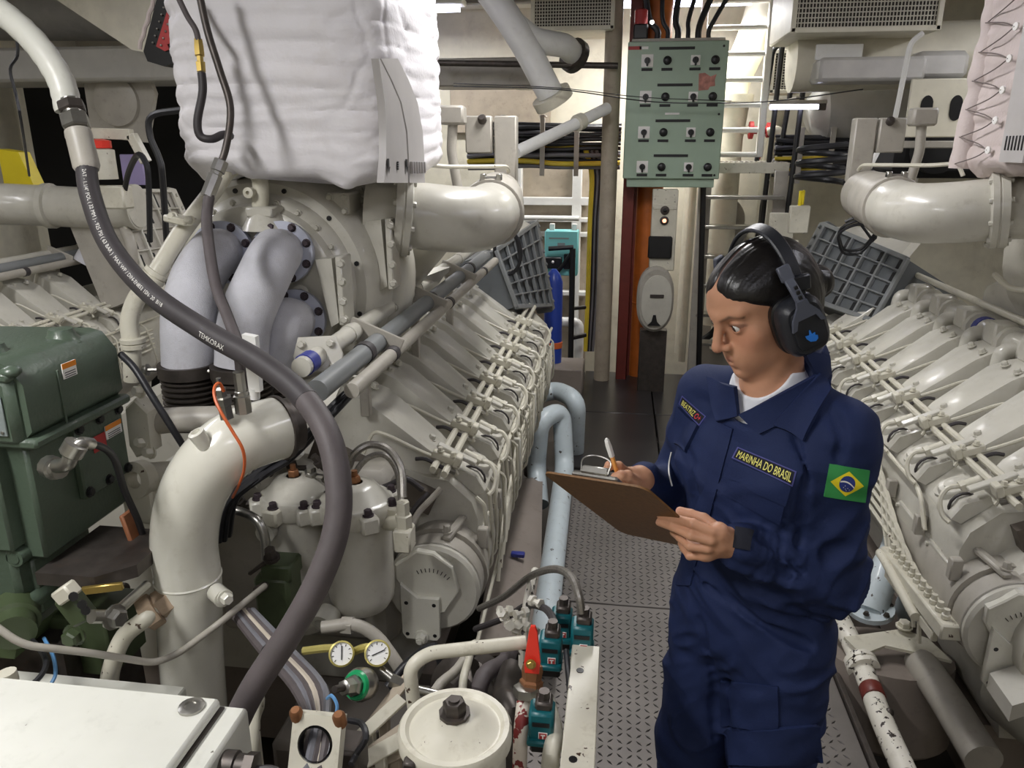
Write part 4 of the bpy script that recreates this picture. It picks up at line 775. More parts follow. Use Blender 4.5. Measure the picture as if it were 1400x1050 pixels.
tag(obj('regulator_pipe', MB().tube(fil([at(520, 915, 1.28), at(548, 938, 1.26), at(600, 950, 1.26)], .02), .009, 10).lathe([(.014, -.01), (.014, .02)], at(540, 932, 1.265), (1, 0, -.4), 6), M['steel']), 'short steel pipe leaving the regulator towards the round strainer', 'pipe')
# ------------------------------------------------------------------ loom of grey cables through a cream frame
fr = thing('cable_bulkhead', 'cream square cable bulkhead plate with two bolts, grey cables passing through', 'plate', at(440, 1045, 1.0)); fc_ = at(438, 1012, 1.0); P_ = A(1, 0, 0); Q_ = nrm(A(0, .45, .9)); N_ = np.cross(P_, Q_)
rings = []
for r_, h_ in ((.030, 0), (.030, .03)):
    pass
t = np.linspace(0, 2*math.pi, 33)[:-1]; sq = np.array([(np.clip(1.5*math.cos(a), -1, 1)*.042, np.clip(1.5*math.sin(a), -1, 1)*.046) for a in t]); ci = np.array([(.030*math.cos(a), .030*math.sin(a)) for a in t])
R3 = lambda S, h: np.array([fc_+P_*a+Q_*b+N_*h for a, b in S])
obj('frame_plate', MB().sweep([R3(ci, 0), R3(sq, 0), R3(sq, .025), R3(ci, .025), R3(ci, 0)], caps=False), M['cream'], fr)
obj('frame_liner', MB().sweep([R3(ci*.99, -.003), R3(ci*.88, .028)], caps=False), M['black'], fr)
for a in (-1, 1): obj('bolt', MB().lathe([(.011, -.01), (.011, .012), (.007, .018)], fc_+P_*a*.037+Q_*.040+N_*.02, (0, -.3, 1), 12), M['bronze'], fr)
obj('frame_stand', MB().box(fc_+A(0, .06, -.26), (.10, .06, .42), .006), M['darksteel'], fr)
lo_ = thing('cable_loom', 'loose loom of grey and pale cables running through the cream frame', 'cables', at(440, 1049, 1.0))
for k in range(6):
    o_ = P_*(-.019+.0075*k)+Q_*(.006*((k*2) % 3)-.008)
    obj('cable', MB().tube(crom([at(315+6*k, 835, 1.50), at(358+8*k, 890, 1.34), at(402+8*k, 940, 1.16), at(425+4*k, 985, 1.05)-A(0, 0, .01), fc_+o_+N_*.0, fc_+o_-Q_*.05+A(0, -.05, -.03), fc_+o_+A(0, -.06, -.12), fc_+o_+A(0, -.05, -.3)], 5), .0085, 8), M['palecable'] if k == 3 else M['greycable'] if k % 2 else M['hose2'], lo_)
obj('cable_tape', MB().lathe([(.024, 0), (.027, .002), (.027, .03), (.024, .032)], at(372, 893, 1.335), at(402, 940, 1.16)-at(358, 890, 1.34), 14), M['cable'], lo_)
tag(obj('orange_lead', MB().tube(crom([fc_+A(.025, .02, .02), fc_+A(.032, -.02, .0), fc_+A(.036, -.045, -.05), fc_+A(.034, -.05, -.14)], 5), .003, 6), M['orange']), 'thin orange lead passing through the cream cable frame', 'wire')
tag(obj('blue_lead', MB().tube(crom([fc_+A(.005, .03, .06), fc_+A(.018, .02, .075), fc_+A(.03, .01, .065), fc_+A(.028, .0, .045)], 5), .003, 6), M['blue']), 'short blue lead looped over the cream cable frame', 'wire')
tag(obj('black_loop', MB().tube(crom([at(478, 985, 1.06), at(495, 990, 1.03), at(500, 1010, 1.0), at(488, 1030, 1.0), at(480, 1045, .98)], 5), .0055, 7), M['cable']), 'black lead looped beside the cream cable frame', 'wire')
# ------------------------------------------------------------------ round strainer
sc = at(622, 992, 1.0); S = thing('strainer', 'round cream strainer pot with a domed lid and a centre nut', 'strainer', A(sc[0], sc[1], RZ0))
obj('pot', MB().lathe([(.075, 0), (.082, .02), (.082, sc[2]-RZ0-.02)], A(sc[0], sc[1], RZ0), (0, 0, 1), 36), M['cream'], S)
ld = obj('lid', MB().lathe([(.088, -.03), (.092, -.026), (.092, -.004), (.088, .002), (.080, .002), (.074, -.004), (.070, -.004), (.045, .014), (.02, .022), (.001, .022)], sc, (0, 0, 1), 44), M['cream'], S)
obj('centre_nut', MB().bolt(sc+A(0, 0, .022), (0, 0, 1), .019, .022).cyl(sc+A(0, 0, .03), sc+A(0, 0, .052), .009, 10), M['darksteel'], ld)
obj('lid_latch', MB().box(sc+A(-.055, -.075, -.02), (.02, .02, .03), .003), M['darksteel'], ld)
tag(obj('strainer_pipe', MB().tube(fil([sc+A(-.065, .10, -.35), at(566, 968, 1.12), at(560, 912, 1.12), at(585, 893, 1.14), at(718, 878, 1.20)], .04, 7), .0125, 14), M['cream']), 'cream chipped pipe bending over the round strainer to the red lever valve', 'pipe')
v = thing('ball_valve', 'bronze ball valve with a bright red lever on a worn pipe', 'valve', at(720, 950, 1.18)); vp = at(727, 925, 1.19)
obj('valve_body', MB().lathe([(.018, -.03), (.022, -.028), (.022, -.008), (.018, -.004), (.020, .012), (.018, .022)], vp, (.05, .25, 1), 6), M['bronze'], v)
obj('packing_nut', MB().lathe([(.020, 0), (.023, .002), (.023, .018), (.018, .02)], at(718, 952, 1.17), (.05, .2, 1), 6), M['steel'], v)
lv = obj('lever', MB().prism([(-.012, -.006), (.014, -.006), (.016, .015), (.008, .072), (.004, .082), (-.004, .082), (-.007, .072), (-.014, .015)], at(727, 915, 1.165), (1, 0, 0), (0, .25, 1), .007, .002), M['red'], v)
obj('lever_screw', MB().bolt(at(726, 908, 1.155), (0, -1, .2), .007, .006), M['brass'], lv)
obj('worn_pipe', MB().tube([at(716, 960, 1.17), at(712, 1000, 1.13), A(*at(706, 1049, 1.09)[:2], .55)], .0135, 14), M['redchip'], v)
# ------------------------------------------------------------------ teal relay modules on a cream rail at the walkway edge
rl = thing('relay_rail', 'cream angle rail beside the walkway carrying teal relay modules', 'rail', (-.05, 1.2, .3))
rz = at(800, 900, 1.25); obj('rail_top', MB().box((rz[0]+.0, 1.10, rz[2]-.012), (.055, .40, .012), .002), M['cream'], rl)
obj('rail_side', MB().box((rz[0]+.022, 1.10, rz[2]-.08), (.008, .40, .13), .002), M['cream'], rl)
for y in (1.0, 1.22): obj('rail_hole', MB().cyl((rz[0]-.008, y, rz[2]-.0065), (rz[0]-.008, y, rz[2]-.0045), .007, 10), M['black'], rl)
obj('rail_post', MB().box((rz[0], 1.2, (rz[2]-.1-.45)/2), (.05, .05, rz[2]-.02+.45-.1), .004), M['darksteel'], rl)
for k, (px, py, Y, lab) in enumerate(((768, 852, 1.42, 'teal relay module whose cable arches to the engine side'), (796, 868, 1.32, 'teal relay module at the end of the cream rail with a braided hose'), (753, 886, 1.30, 'teal relay module half hidden by the red lever valve'), (741, 985, 1.12, 'teal relay module beside the worn red pipe under the lever'))):
    q = at(px, py, Y); m = thing('relay_module', lab, 'module', q-A(0, 0, .03), 'teal relay modules')
    obj('case', MB().box(q, (.044, .045, .062), .005).box(q+A(0, -.006, -.026), (.048, .052, .012), .003), M['teal'], m)
    obj('cap', MB().box(q+A(.003, .004, .037), (.030, .034, .018), .004).cyl(q+A(.003, .004, .044), q+A(.003, .004, .06), .010, 8), M['darksteel'], m)
    obj('slot', MB().box(q+A(-.0, -.0235, .010), (.03, .002, .008), 0), M['black'], m)
    lb_ = obj('badge', MB().box(q+A(.004, -.0238, -.012), (.016, .0015, .014), .0005), M['labelwhite'], m)
    obj('badge_ground', MB().box(q+A(.004, -.0248, -.012), (.013, .001, .0115), 0), M['redlabel'], lb_)
    obj('badge_letter', MB().box(q+A(.004, -.0256, -.0095), (.008, .0008, .002), 0).box(q+A(.004, -.0256, -.0135), (.0024, .0008, .007), 0), M['labelwhite'], lb_)
    obj('mount', MB().box(q+A(0, .01, -.045), (.04, .05, .03), .004), M['black'], m)
for pts, r, mm, lab in ((((655, 832, 1.75), (690, 815, 1.66), (725, 788, 1.55), (758, 778, 1.45), (780, 788, 1.38), (791, 812, 1.33), (795, 838, 1.32)), .0085, 'braid', 'braided steel hose arching over to the teal relay modules'), (((650, 860, 1.7), (690, 845, 1.6), (720, 828, 1.5), (745, 832, 1.40), (757, 850, 1.32), (755, 872, 1.30)), .008, 'hose', 'black rubber hose curving down to the middle relay module'), (((774, 890, 1.28), (778, 930, 1.2), (782, 975, 1.14), (785, 1010, 1.10), (787, 1060, 1.06)), .006, 'cable', 'black lead running down along the cream relay rail')):
    tag(obj('flex_hose', MB().tube(crom([at(*p) for p in pts], 6), r, 9), M[mm]), lab, 'hose')
mv = thing('needle_manifold', 'cluster of small chipped needle valves above the red lever', 'valve', at(708, 850, 1.42))
for k, (px, py) in enumerate(((700, 835), (712, 845), (690, 845), (722, 836), (705, 862), (695, 852), (718, 855), (725, 820))):
    q = at(px, py, 1.45-.02*k/8); obj('needle_valve', MB().lathe([(.008, 0), (.012, .002), (.012, .012), (.006, .014), (.006, .026), (.011, .027), (.011, .034)], q, nrm(A(random.uniform(-1, 1), -.6, random.uniform(-.2, 1))), 6), M['chipped'], mv)
obj('riser', MB().tube(fil([at(732, 780, 1.62), at(722, 815, 1.52), at(715, 868, 1.42), A(*at(715, 900, 1.4)[:2], .62)], .03), .010, 9), M['chipped'], mv)
tag(obj('blue_tag', MB().bar(at(664, 892, 1.55), at(662, 912, 1.55), .006, .003, .001), M['bluetank']), 'small blue tag hanging behind the cream strainer pipe', 'tag')
# ------------------------------------------------------------------ columns, panel and gear at the end of the walkway
YC = 6.02
p0 = at(832, 250, YC)
tag(obj('support_post', MB().cyl((p0[0], YC, 0), (p0[0], YC, RZ1), .062, 18), M['post']), 'dusty grey round deck post beside the dark red beam', 'post')
x = at(858, 300, 6.08)[0]; tag(obj('red_beam', MB().box((x, 6.1, RZ1/2), (.085, .12, RZ1), .006).box((x+.05, 6.16, RZ1/2), (.03, .02, RZ1), .002), M['redrail']), 'dark red steel beam between the round post and the orange column', 'beam')
x = at(886, 300, 6.2)[0]; c = thing('orange_column', 'rust-orange pipe column behind the green control panel', 'column', (x, 6.22, 0))
obj('shaft', MB().cyl((x, 6.22, 0), (x, 6.22, RZ1), .105, 26), M['orangecol'], c); obj('weld_ring', MB().lathe([(.105, -.006), (.110, 0), (.105, .006)], (x, 6.22, .62), (0, 0, 1), 26), M['orangecol'], c)
# control panel
a, b = at(857, 57, 5.8), at(978, 245, 5.8); px0, px1, pz0, pz1 = a[0]+.01, b[0]+.025, b[2], a[2]
cpn = thing('control_panel', 'pale green control panel with rotary switches and black name strips', 'panel', ((px0+px1)/2, 5.9, 1.3)); W_, H_ = px1-px0, pz1-pz0
door = obj('door', MB().box(((px0+px1)/2, 5.82, (pz0+pz1)/2), (W_, .03, H_), .006), M['panelgreen'], cpn)
obj('case', MB().box(((px0+px1)/2+.01, 5.95, (pz0+pz1)/2), (W_-.03, .24, H_-.02), .006).box(((px0+px1)/2, 5.93, pz0-.03), (W_-.06, .2, .06), .004), M['panelgreen'], cpn)
obj('top_plate', MB().box(((px0+px1)/2, 5.93, pz1+.01), (W_-.05, .22, .02), .003), M['greypaint'], cpn)
pu = lambda u, v: A(px0+u*W_, 5.803, pz1-v*H_)
for r in range(4):
    v = .05+.258*r
    obj('name_strip', MB().box(pu(.49, v), (.24, .004, .018), 0), M['ink'], door)
    for u, kind in ((.20, 1), (.40, 0), (.68, 1), (.875, 0)):
        q = pu(u, v+.085)
        if kind:
            s_ = obj('switch_plate', MB().box(q, (.082 if u < .5 else .064, .006, .082 if u < .5 else .064), .002), M['labelwhite'], door)
            obj('switch_knob', MB().cyl(q+A(0, -.003, 0), q+A(0, -.022, 0), .021, 16).box(q+A(0, -.028, -.012), (.014, .014, .05), .004), M['black'], s_)
        else:
            s_ = obj('indicator', MB().lathe([(.029, 0), (.029, .008), (.022, .012), (.020, .022), (.010, .026)], q, (0, -1, 0), 18), M['black'], door)
        obj('name_strip', MB().box(pu(u, v+.147), (.075, .004, .018), 0), M['ink'], door)
obj('red_strip', MB().box(pu(.07, .045), (.09, .003, .022), 0), M['redlabel'], door); obj('white_strip', MB().box(pu(.16, .045), (.06, .003, .018), 0), M['labelwhite'], door)
obj('torn_sticker', MB().prism([(-.06, -.06), (.0, -.06), (.02, -.04), (.06, -.03), (.05, .01), (.06, .05), (.02, .03), (-.02, .055), (-.06, .05)], pu(.81, .285), (1, 0, 0), (0, 0, 1), .002) if False else MB().prism([(-.055, -.06), (.01, -.055), (.02, -.035), (.055, -.03), (.05, .01), (.06, .045), (.02, .03), (-.02, .055), (-.06, .05)], pu(.81, .285), (1, 0, 0), (0, 0, 1), .002), mat('faded_sticker', (190, 130, 116), .6, var=.5, scale=26), door)
obj('small_strip', MB().box(pu(.48, .515), (.10, .003, .014), 0), M['labelwhite'], door)
for u, v in ((.95, .04), (.95, .52), (.95, .97)): obj('door_screw', MB().lathe([(.008, 0), (.008, .004)], pu(u, v), (0, -1, 0), 10), M['black'], door)
for k in range(6):
    q = A(px0+.2+.07*k, 5.93, pz1+.02); tag(obj('riser_cable', MB().tube(crom([q, q+A(0, 0, .06), q+A(.02*(k-3), .02, .14), q+A(.05*(k-2), .04, .35), q+A(.06*(k-2), .04, .55)], 4), .016 if k % 2 else .022, 9), M['cable']), ('slim', 'thick', 'slim', 'thick', 'slim', 'thick')[k]+' black riser cable '+('beside the red beacon on the control panel', 'next to the slim one by the red beacon', 'between two thick ones over the control panel', 'bending over the middle of the control panel', 'leaning towards the ladder over the control panel', 'leaning furthest towards the ladder over the control panel')[k], 'cable', 'riser cables over the control panel')
bx = at(876, 38, 5.9); o = thing('alarm_beacon', 'small red and black alarm beacon on top of the control panel', 'beacon', bx); obj('base', MB().box(bx-A(0, 0, .03), (.10, .10, .10), .01), M['black'], o); obj('lens', MB().lathe([(.045, 0), (.045, .09), (.03, .10)], bx+A(0, 0, .02), (0, 0, 1), 16), M['redlabel'], o); obj('lamp', MB().ell(bx+A(.075, -.03, .03), .014), emis('white_pilot', (255, 255, 255), 6), o)
# intercom post under the panel
ic = thing('intercom_post', 'cream telephone post with an oval hood, pilot lamp and push button', 'intercom', (at(898, 500, 5.75)[0], 5.75, 0)); ix = at(908, 300, 5.75)[0]
zt, zm, zb = pz0-.07, at(898, 362, 5.75)[2], at(898, 452, 5.75)[2]
obj('upright', MB().box((ix, 5.78, (zt+zm)/2-.02), (.18, .10, zt-zm+.04), .006).box((ix, 5.74, zt-.12), (.17, .03, .04), .004), M['cream'], ic)
ov = [(.135*math.cos(t), (zm-zb)/2*.98*math.copysign(abs(math.sin(t))**.75, math.sin(t))+.0) for t in np.linspace(0, 2*math.pi, 33)[:-1]]
ovc = A(ix-.035, 5.78, (zm+zb)/2); hd = obj('oval_hood', MB().prism([(a, b) for a, b in ov], ovc, (1, 0, 0), (0, 0, 1), .11, .02), M['greypaint'], ic)
obj('oval_face', MB().prism([(a*.82, b*.80-.01) for a, b in ov], ovc+A(.01, -.11, 0), (1, 0, 0), (0, 0, 1), .006, .002), M['paint'], hd)
obj('face_slot', MB().box(ovc+A(.01, -.12, .03), (.10, .008, .025), .002), M['darksteel'], hd); obj('face_hook', MB().prism([(-.05, 0), (.05, .0), (.02, .03), (.01, .08), (-.01, .08), (-.02, .03)], ovc+A(0, -.117, -.19), (1, 0, 0), (0, 0, 1), .01), M['black'], hd)
obj('base_post', MB().box((ix-.03, 5.80, zb/2), (.20, .10, zb), .004), M['darksteel'], ic)
for zz, mm in ((at(905, 288, 5.7)[2], 'black'), (at(905, 302, 5.7)[2], 'redlamp')): obj('button', MB().lathe([(.032, 0), (.032, .01), (.018, .012), (.018, .02)], (ix, 5.73, zz), (0, -1, 0), 16), M['darksteel'], ic); obj('button_lens', MB().ell((ix, 5.708, zz), (.014, .006, .014), 10, 6), M[mm], ic)
obj('terminal_box', MB().box((ix-.02, 5.73, at(900, 338, 5.73)[2]), (.17, .06, .16), .01), M['black'], ic)
# ------------------------------------------------------------------ ladder, platform and steps
YL = 6.55; ld = thing('ladder', 'pale aluminium ladder rising from the grating platform', 'ladder', (at(1020, 215, YL)[0], YL, at(1020, 215, YL)[2]))
lx0, lx1 = at(958, 100, YL)[0], at(1048, 100, YL)[0]; lz0 = at(1045, 215, YL)[2]
for X_ in (lx0, lx1): obj('rail', MB().box((X_, YL, (lz0+RZ1)/2), (.05, .06, RZ1-lz0), .006), M['white'], ld)
for k in range(7):
    z = lz0+.02+.185*k
    if z < RZ1-.03: obj('rung', MB().cyl((lx0, YL, z), (lx1, YL, z), .020, 10), M['white'], ld)
pf = thing('platform', 'small grating platform on legs behind the control panel', 'platform', (at(1020, 500, YL)[0], 6.5, 0)); qx0, qx1, qz = at(958, 222, 6.4)[0], at(1076, 222, 6.4)[0], at(1020, 224, 6.3)[2]
for k in range(17): obj('grate_bar', MB().box((qx0+(qx1-qx0)*(k+.5)/17, 6.55, qz), (.012, .5, .03), .002), M['greypaint'], pf)
obj('edge_beam', MB().box(((qx0+qx1)/2, 6.30, qz-.03), (qx1-qx0, .02, .08), .003), M['cream'], pf); obj('edge_beam', MB().box(((qx0+qx1)/2, 6.80, qz-.03), (qx1-qx0, .02, .08), .003), M['cream'], pf)
for X_ in (qx0+.02, qx1-.03):
    for Y_ in (6.32, 6.78): obj('leg', MB().box((X_, Y_, qz/2-.03), (.05, .04, qz-.02), .004), M['cream'], pf)
for k, py in enumerate((270, 311, 352, 393, 434, 475)):
    z = at(1010, py, 6.1)[2]; obj('tread', MB().box(((qx0+qx1)/2-.02, 6.12+.02*k, z), (qx1-qx0-.08, .14, .025), .004), M['steel'], pf)
for X_ in (qx0+.03, qx1-.06): obj('stringer', MB().bar((X_, 6.10, 0.0), (X_, 6.26, qz-.05), .03, .10, .004), M['greypaint'], pf)
hr = thing('handrail', 'black bent handrail frame standing beside the ladder', 'handrail', (at(1080, 300, 6.3)[0], 6.3, 0))
hxa, hxb = at(1066, 100, 6.3)[0], at(1098, 100, 6.3)[0]
for Y_ in (6.25, 6.62): obj('rail_hoop', MB().tube(fil([(hxa-.04, Y_+.1, qz if Y_ > 6.5 else .0), (hxa-.0, Y_+.05, at(1066, 55, 6.3)[2]), (hxb, Y_-.05, at(1098, 50, 6.3)[2]), (hxb-.06, Y_-.05, 0 if Y_ < 6.5 else qz)], .06), .020, 10), M['black'], hr)
tag(obj('hand_post', MB().tube([A(at(958, 480, 6.0)[0], 6.0, 0), A(at(961, 250, 6.0)[0], 6.0, qz-.06)], .022, 10), M['black']), 'slim black upright tube beside the telephone post', 'post')
# white pipes behind the ladder with a flanged joint and a red hand valve
wp = thing('riser_pipe', 'wide white riser pipe with a flange seen through the ladder', 'pipe', (at(1010, 200, 6.95)[0], 6.95, 0)); wx = at(1006, 120, 6.95)[0]
obj('pipe', MB().tube(fil([(wx-.04, 6.95, .3), (wx-.04, 6.95, 2.3), (wx+.10, 6.98, 2.6), (wx+.2, 7.0, RZ1)], .2), .13, 22), M['wall'], wp)
obj('flange', MB().lathe([(.13, -.03), (.19, -.03), (.19, .03), (.13, .03)], (wx-.04, 6.95, at(1005, 135, 6.95)[2]), (0, 0, 1), 22), M['wall'], wp)
rvp = at(1037, 178, 6.85); rv = thing('hand_valve', 'red hand valve on a short white branch behind the ladder', 'valve', rvp); obj('wheel', MB().lathe([(.05, -.02), (.07, -.015), (.07, .015), (.05, .02), (.04, 0)], rvp-A(.06, 0, 0), (1, 0, 0), 14), M['redlabel'], rv); obj('bonnet', MB().cyl(rvp-A(.06, 0, 0), rvp+A(.06, 0, 0), .03, 12).box(rvp+A(.02, 0, -.12), (.03, .03, .22), .004), M['redlabel'], rv); obj('branch', MB().cyl(rvp-A(.22, -.05, 0), rvp-A(.06, 0, 0), .03, 12), M['wall'], rv); obj('wheel', MB().lathe([(.05, -.02), (.06, -.015), (.06, .015), (.05, .02)], rvp+A(.08, 0, 0), (1, 0, 0), 14), M['redlabel'], rv)
tag(obj('bent_pipe', MB().tube(fil([(at(1052, 170, 6.7)[0], 6.75, at(1052, 180, 6.7)[2]), (at(1068, 172, 6.7)[0], 6.72, at(1068, 176, 6.7)[2]), (at(1070, 230, 6.7)[0], 6.70, 1.2)], .08), .032, 12), M['wall']), 'cream bent pipe dropping beside the black handrail', 'pipe')
for k, (px, Y_, r) in enumerate(((938, 6.7, .03), (947, 6.5, .022), (934, 7.0, .045), (985, 7.2, .06), (1032, 7.2, .05))):
    X_ = at(px, 400, Y_)[0]; tag(obj('background_pipe', MB().tube([(X_, Y_, 0), (X_, Y_, 1.65), (X_+.02*k, Y_, 2.2)], r, 12), M['wall']), ('slim cream pipe standing beside the telephone post', 'thin cream tube standing close to the slim black upright', 'cream pipe of middle width behind the telephone post', 'fat cream pipe behind the left end of the treads', 'fat cream pipe behind the right end of the treads')[k], 'pipe', 'vertical pipes behind the steps')
tag(obj('background_pump', MB().lathe([(.10, 0), (.22, .04), (.22, .1), (.14, .14), (.14, .4), (.1, .46)], at(985, 300, 7.40), (-.2, -1, 0), 24).box(A(*at(985, 350, 7.4)[:2], .35), (.4, .3, 1.6), .02), M['greypaint']), 'grey round pump body behind the treads of the steps', 'pump')
tag(obj('water_hose', MB().tube(crom([at(955, 470, 6.92), at(985, 440, 6.94), at(1035, 330, 6.95), at(1045, 275, 7.0), at(1060, 240, 7.05)], 6), .03, 10), M['cable']), 'thick black hose curving up behind the steps', 'hose')
# ------------------------------------------------------------------ fluorescent lamp by the handrail
fp = at(1090, 146, 6.1); fl = thing('tube_lamp', 'lit fluorescent tube lamp hanging beside the black handrail', 'lamp', fp); obj('housing', MB().box(fp+A(0, .02, .03), (.40, .09, .03), .006), M['greypaint'], fl); obj('tube', MB().cyl(fp-A(.19, 0, 0), fp+A(.15, 0, 0), .018, 10), M['tube'], fl); obj('end_cap', MB().box(fp+A(.17, .0, 0), (.05, .05, .05), .004), M['darksteel'], fl); obj('bracket', MB().box(fp+A(0, .3, .06), (.03, .6, .02), .003), M['greypaint'], fl)
# ------------------------------------------------------------------ vents and ducts
def vent(name, lab, c, w, h, d, face=(0, -1, 0), nx=24, nz=10):
    t = thing(name, lab, 'vent', c)
    obj('duct_box', MB().box(c+A(0, d/2, 0), (w, d, h), .01), M['wall'], t)
    obj('dark_core', MB().box(c+A(0, -.004, 0), (w-.05, .006, h-.05), 0), M['mesh'], t)
    for sx, sz, ww, hh in ((0, h/2-.012, w, .03), (0, -h/2+.012, w, .03), (w/2-.012, 0, .03, h), (-w/2+.012, 0, .03, h)): obj('frame_bar', MB().box(c+A(sx, -.012, sz), (ww, .03, hh), .004), M['wall'], t)
    m = MB()
    for k in range(1, nx): m.box(c+A(-w/2+w*k/nx, -.010, 0), (.006, .004, h-.04), 0)
    for k in range(1, nz): m.box(c+A(0, -.012, -h/2+h*k/nz), (w-.04, .004, .006), 0)
    stuff(obj('wire_mesh', m, M['cream'], t)); return t
c = at(1185, 8, 5.2); vent('air_vent', 'wide ceiling air vent with a wire mesh above the lagged duct', c+A(0, 0, .02), .84, .32, .7, nx=44, nz=12)
c = at(783, 18, 5.9); vent('air_vent', 'brown meshed air vent above the round deck post', c+A(0, 0, .06), .58, .34, .5, nx=30, nz=16)
c = at(1077, 98, 6.75); vent('air_vent', 'small meshed louvre vent behind the black handrail', c, .26, .32, .3, nx=12, nz=16)
c = at(715, 108, 6.4); vent('air_vent', 'little meshed vent beside the white forked pipe', c, .14, .14, .2, nx=8, nz=8)
dc = thing('lagged_duct', 'foil lagged duct under the wide ceiling vent', 'duct', at(1180, 100, 5.6))
q = at(1190, 82, 5.7); obj('duct_body', MB().tube([q+A(-.5, 0, .0), q+A(.3, .0, .02), q+A(1.4, .0, .05)], .2, 18), M['wall'], dc)
q = at(1180, 98, 5.5); obj('duct_tray', MB().box(q, (.62, .4, .14), .02), M['foil'], dc); q = at(1275, 92, 5.5); obj('duct_tray', MB().box(q, (.30, .35, .16), .03), M['foil'], dc)
q = at(1147, 71, 5.4); obj('reflection_patch', MB().box(q, (.28, .02, .09), .003), M['white'], dc)  # white plate painted in for a rectangular reflection on the duct
# big curved trunk pipe across the right side, below the duct
q = at(1180, 150, 6.7); tag(obj('trunk_pipe', MB().tube([q+A(-.42, .0, -.06), q+A(-.3, 0, -.02), q+A(.3, 0, 0), q+A(2.1, .2, .04)], [.12, .24, .27, .27], 26), M['wallgrey']), 'big pale grey trunk pipe running along the bulkhead at the right', 'pipe')
# ------------------------------------------------------------------ cable trays
def tray(name, lab, P0, P1, n, hang, zspan, depth=.1):
    t = thing(name, lab, 'cable tray', (P0+P1)/2)
    for k in range(n):
        f = (k+.5)/n; o_ = A(0, -depth*(k % 3)/3, -zspan*f); mm = M['yellow'] if k in (n//2, n-3) else M['greycable'] if k % 5 == 4 else M['cable']; r = .012+.010*((k*7) % 5)/5
        pts = [P0+(P1-P0)*s_+o_+A(0, random.uniform(-.01, .01), random.uniform(-.015, .015)) for s_ in np.linspace(0, 1, 6)]
        obj('cable', MB().tube(crom(pts, 4), r, 7), mm, t)
    for s_ in hang:
        q = P0+(P1-P0)*s_; h = obj('hanger', MB().box(q+A(0, -depth-.02, -zspan/2), (.04, .012, zspan+.12), .002).box(q+A(0, -depth/2, .05), (.05, depth+.05, .012), .002), M['greypaint'], t)
    return t
tray('cable_tray', 'tray of black and yellow cables above the turquoise box', at(640, 168, 6.7), at(850, 168, 6.7), 20, (.25, .5, .72, .95), .36)
tray('cable_tray', 'tray of black and yellow cables below the grey trunk pipe', at(1060, 186, 6.6), at(1330, 182, 6.6), 16, (.12, .28, .52, .72), .30)
w = thing('cable_run', 'yellow and grey cables dropping down beside the round deck post', 'cables', at(805, 400, 6.75))
for k in range(6): obj('cable', MB().tube(crom([at(800+3*k, 205, 6.65), at(808+3*k, 240, 6.7), at(806+2.5*k, 300, 6.72), at(803+2.5*k, 400, 6.75), at(800+2*k, 480, 6.75)], 5), .016, 8), M['yellow'] if k in (0, 1) else M['greycable'] if k % 2 else M['cable'], w)
# white stiffener frame and brown panel on the back bulkhead
wbf = thing('bulkhead_frame', 'white stiffener frame with brown panels behind the cable run', 'frame', at(755, 300, 7.3))
X0_, X1_ = at(700, 260, 7.3)[0], at(806, 260, 7.3)[0]; zt_, zb_ = at(750, 215, 7.3)[2], RZ0+.01
obj('back_panel', MB().box(((X0_+X1_)/2, 7.4, (zt_+zb_)/2), (X1_-X0_, .02, zt_-zb_), .002).box(((X0_+X1_)/2, 7.5, .6), (X1_-X0_-.2, .2, .3), .002), M['post'], wbf)
for X_ in (X0_+.05, at(789, 260, 7.3)[0]): obj('upright', MB().box((X_, 7.33, (zt_+zb_)/2), (.085, .12, zt_-zb_), .004), M['white'], wbf)
for py in (275, 300, 320, 400): obj('crossbar', MB().box(((X0_+X1_)/2, 7.32, at(750, py, 7.3)[2]), (X1_-X0_, .10, .07 if py == 275 else .04), .004), M['white'], wbf)
q = at(740, 298, 7.22); tag(obj('guard_tube', MB().cyl(q-A(.2, 0, 0), q+A(.35, 0, 0), .024, 12).cyl(q+A(.1, 0, 0), q+A(.1, .12, 0), .015, 8), M['white']), 'white tube rail over the turquoise box', 'rail')
# turquoise box and its black frame
q = at(768, 345, 6.3); tb = thing('turquoise_box', 'turquoise switch box behind the black tube frame', 'box', q-A(0, 0, .2)); obj('case', MB().box(q, (.27, .14, .36), .008), M['turq'], tb); obj('print_block', MB().box(q+A(.0, -.071, .07), (.06, .002, .03), 0).box(q+A(-.02, -.071, .12), (.16, .002, .012), 0), M['plateplate'], tb); obj('switch', MB().box(q+A(-.06, -.1, -.07), (.14, .07, .09), .008).box(q+A(.05, -.09, -.06), (.05, .05, .12), .006), M['black'], tb); obj('switch_dot', MB().ell(q+A(-.06, -.14, -.06), .012, 8, 5), M['labelwhite'], tb)
obj('hanger', MB().box(q+A(-.08, 0, .2), (.04, .05, .06), .003).box(q+A(.1, 0, .2), (.04, .05, .06), .003), M['white'], tb)
sf = thing('tube_stand', 'black tube stand in front of the turquoise box', 'stand', at(780, 490, 6.1))
obj('upright', MB().tube([at(783, 340, 6.1), A(*at(780, 500, 6.1)[:2], 0)], .024, 10), M['black'], sf); obj('arm', MB().tube(fil([at(750, 385, 6.15), at(768, 365, 6.12), at(782, 345, 6.1)], .03), .016, 8).tube([at(750, 340, 6.1), at(784, 338, 6.1)], .018, 8), M['black'], sf); obj('foot_bar', MB().tube([at(782, 462, 6.1), at(800, 458, 6.2)], .02, 8).tube([at(782, 422, 6.1), at(800, 420, 6.2)], .016, 8), M['black'], sf)
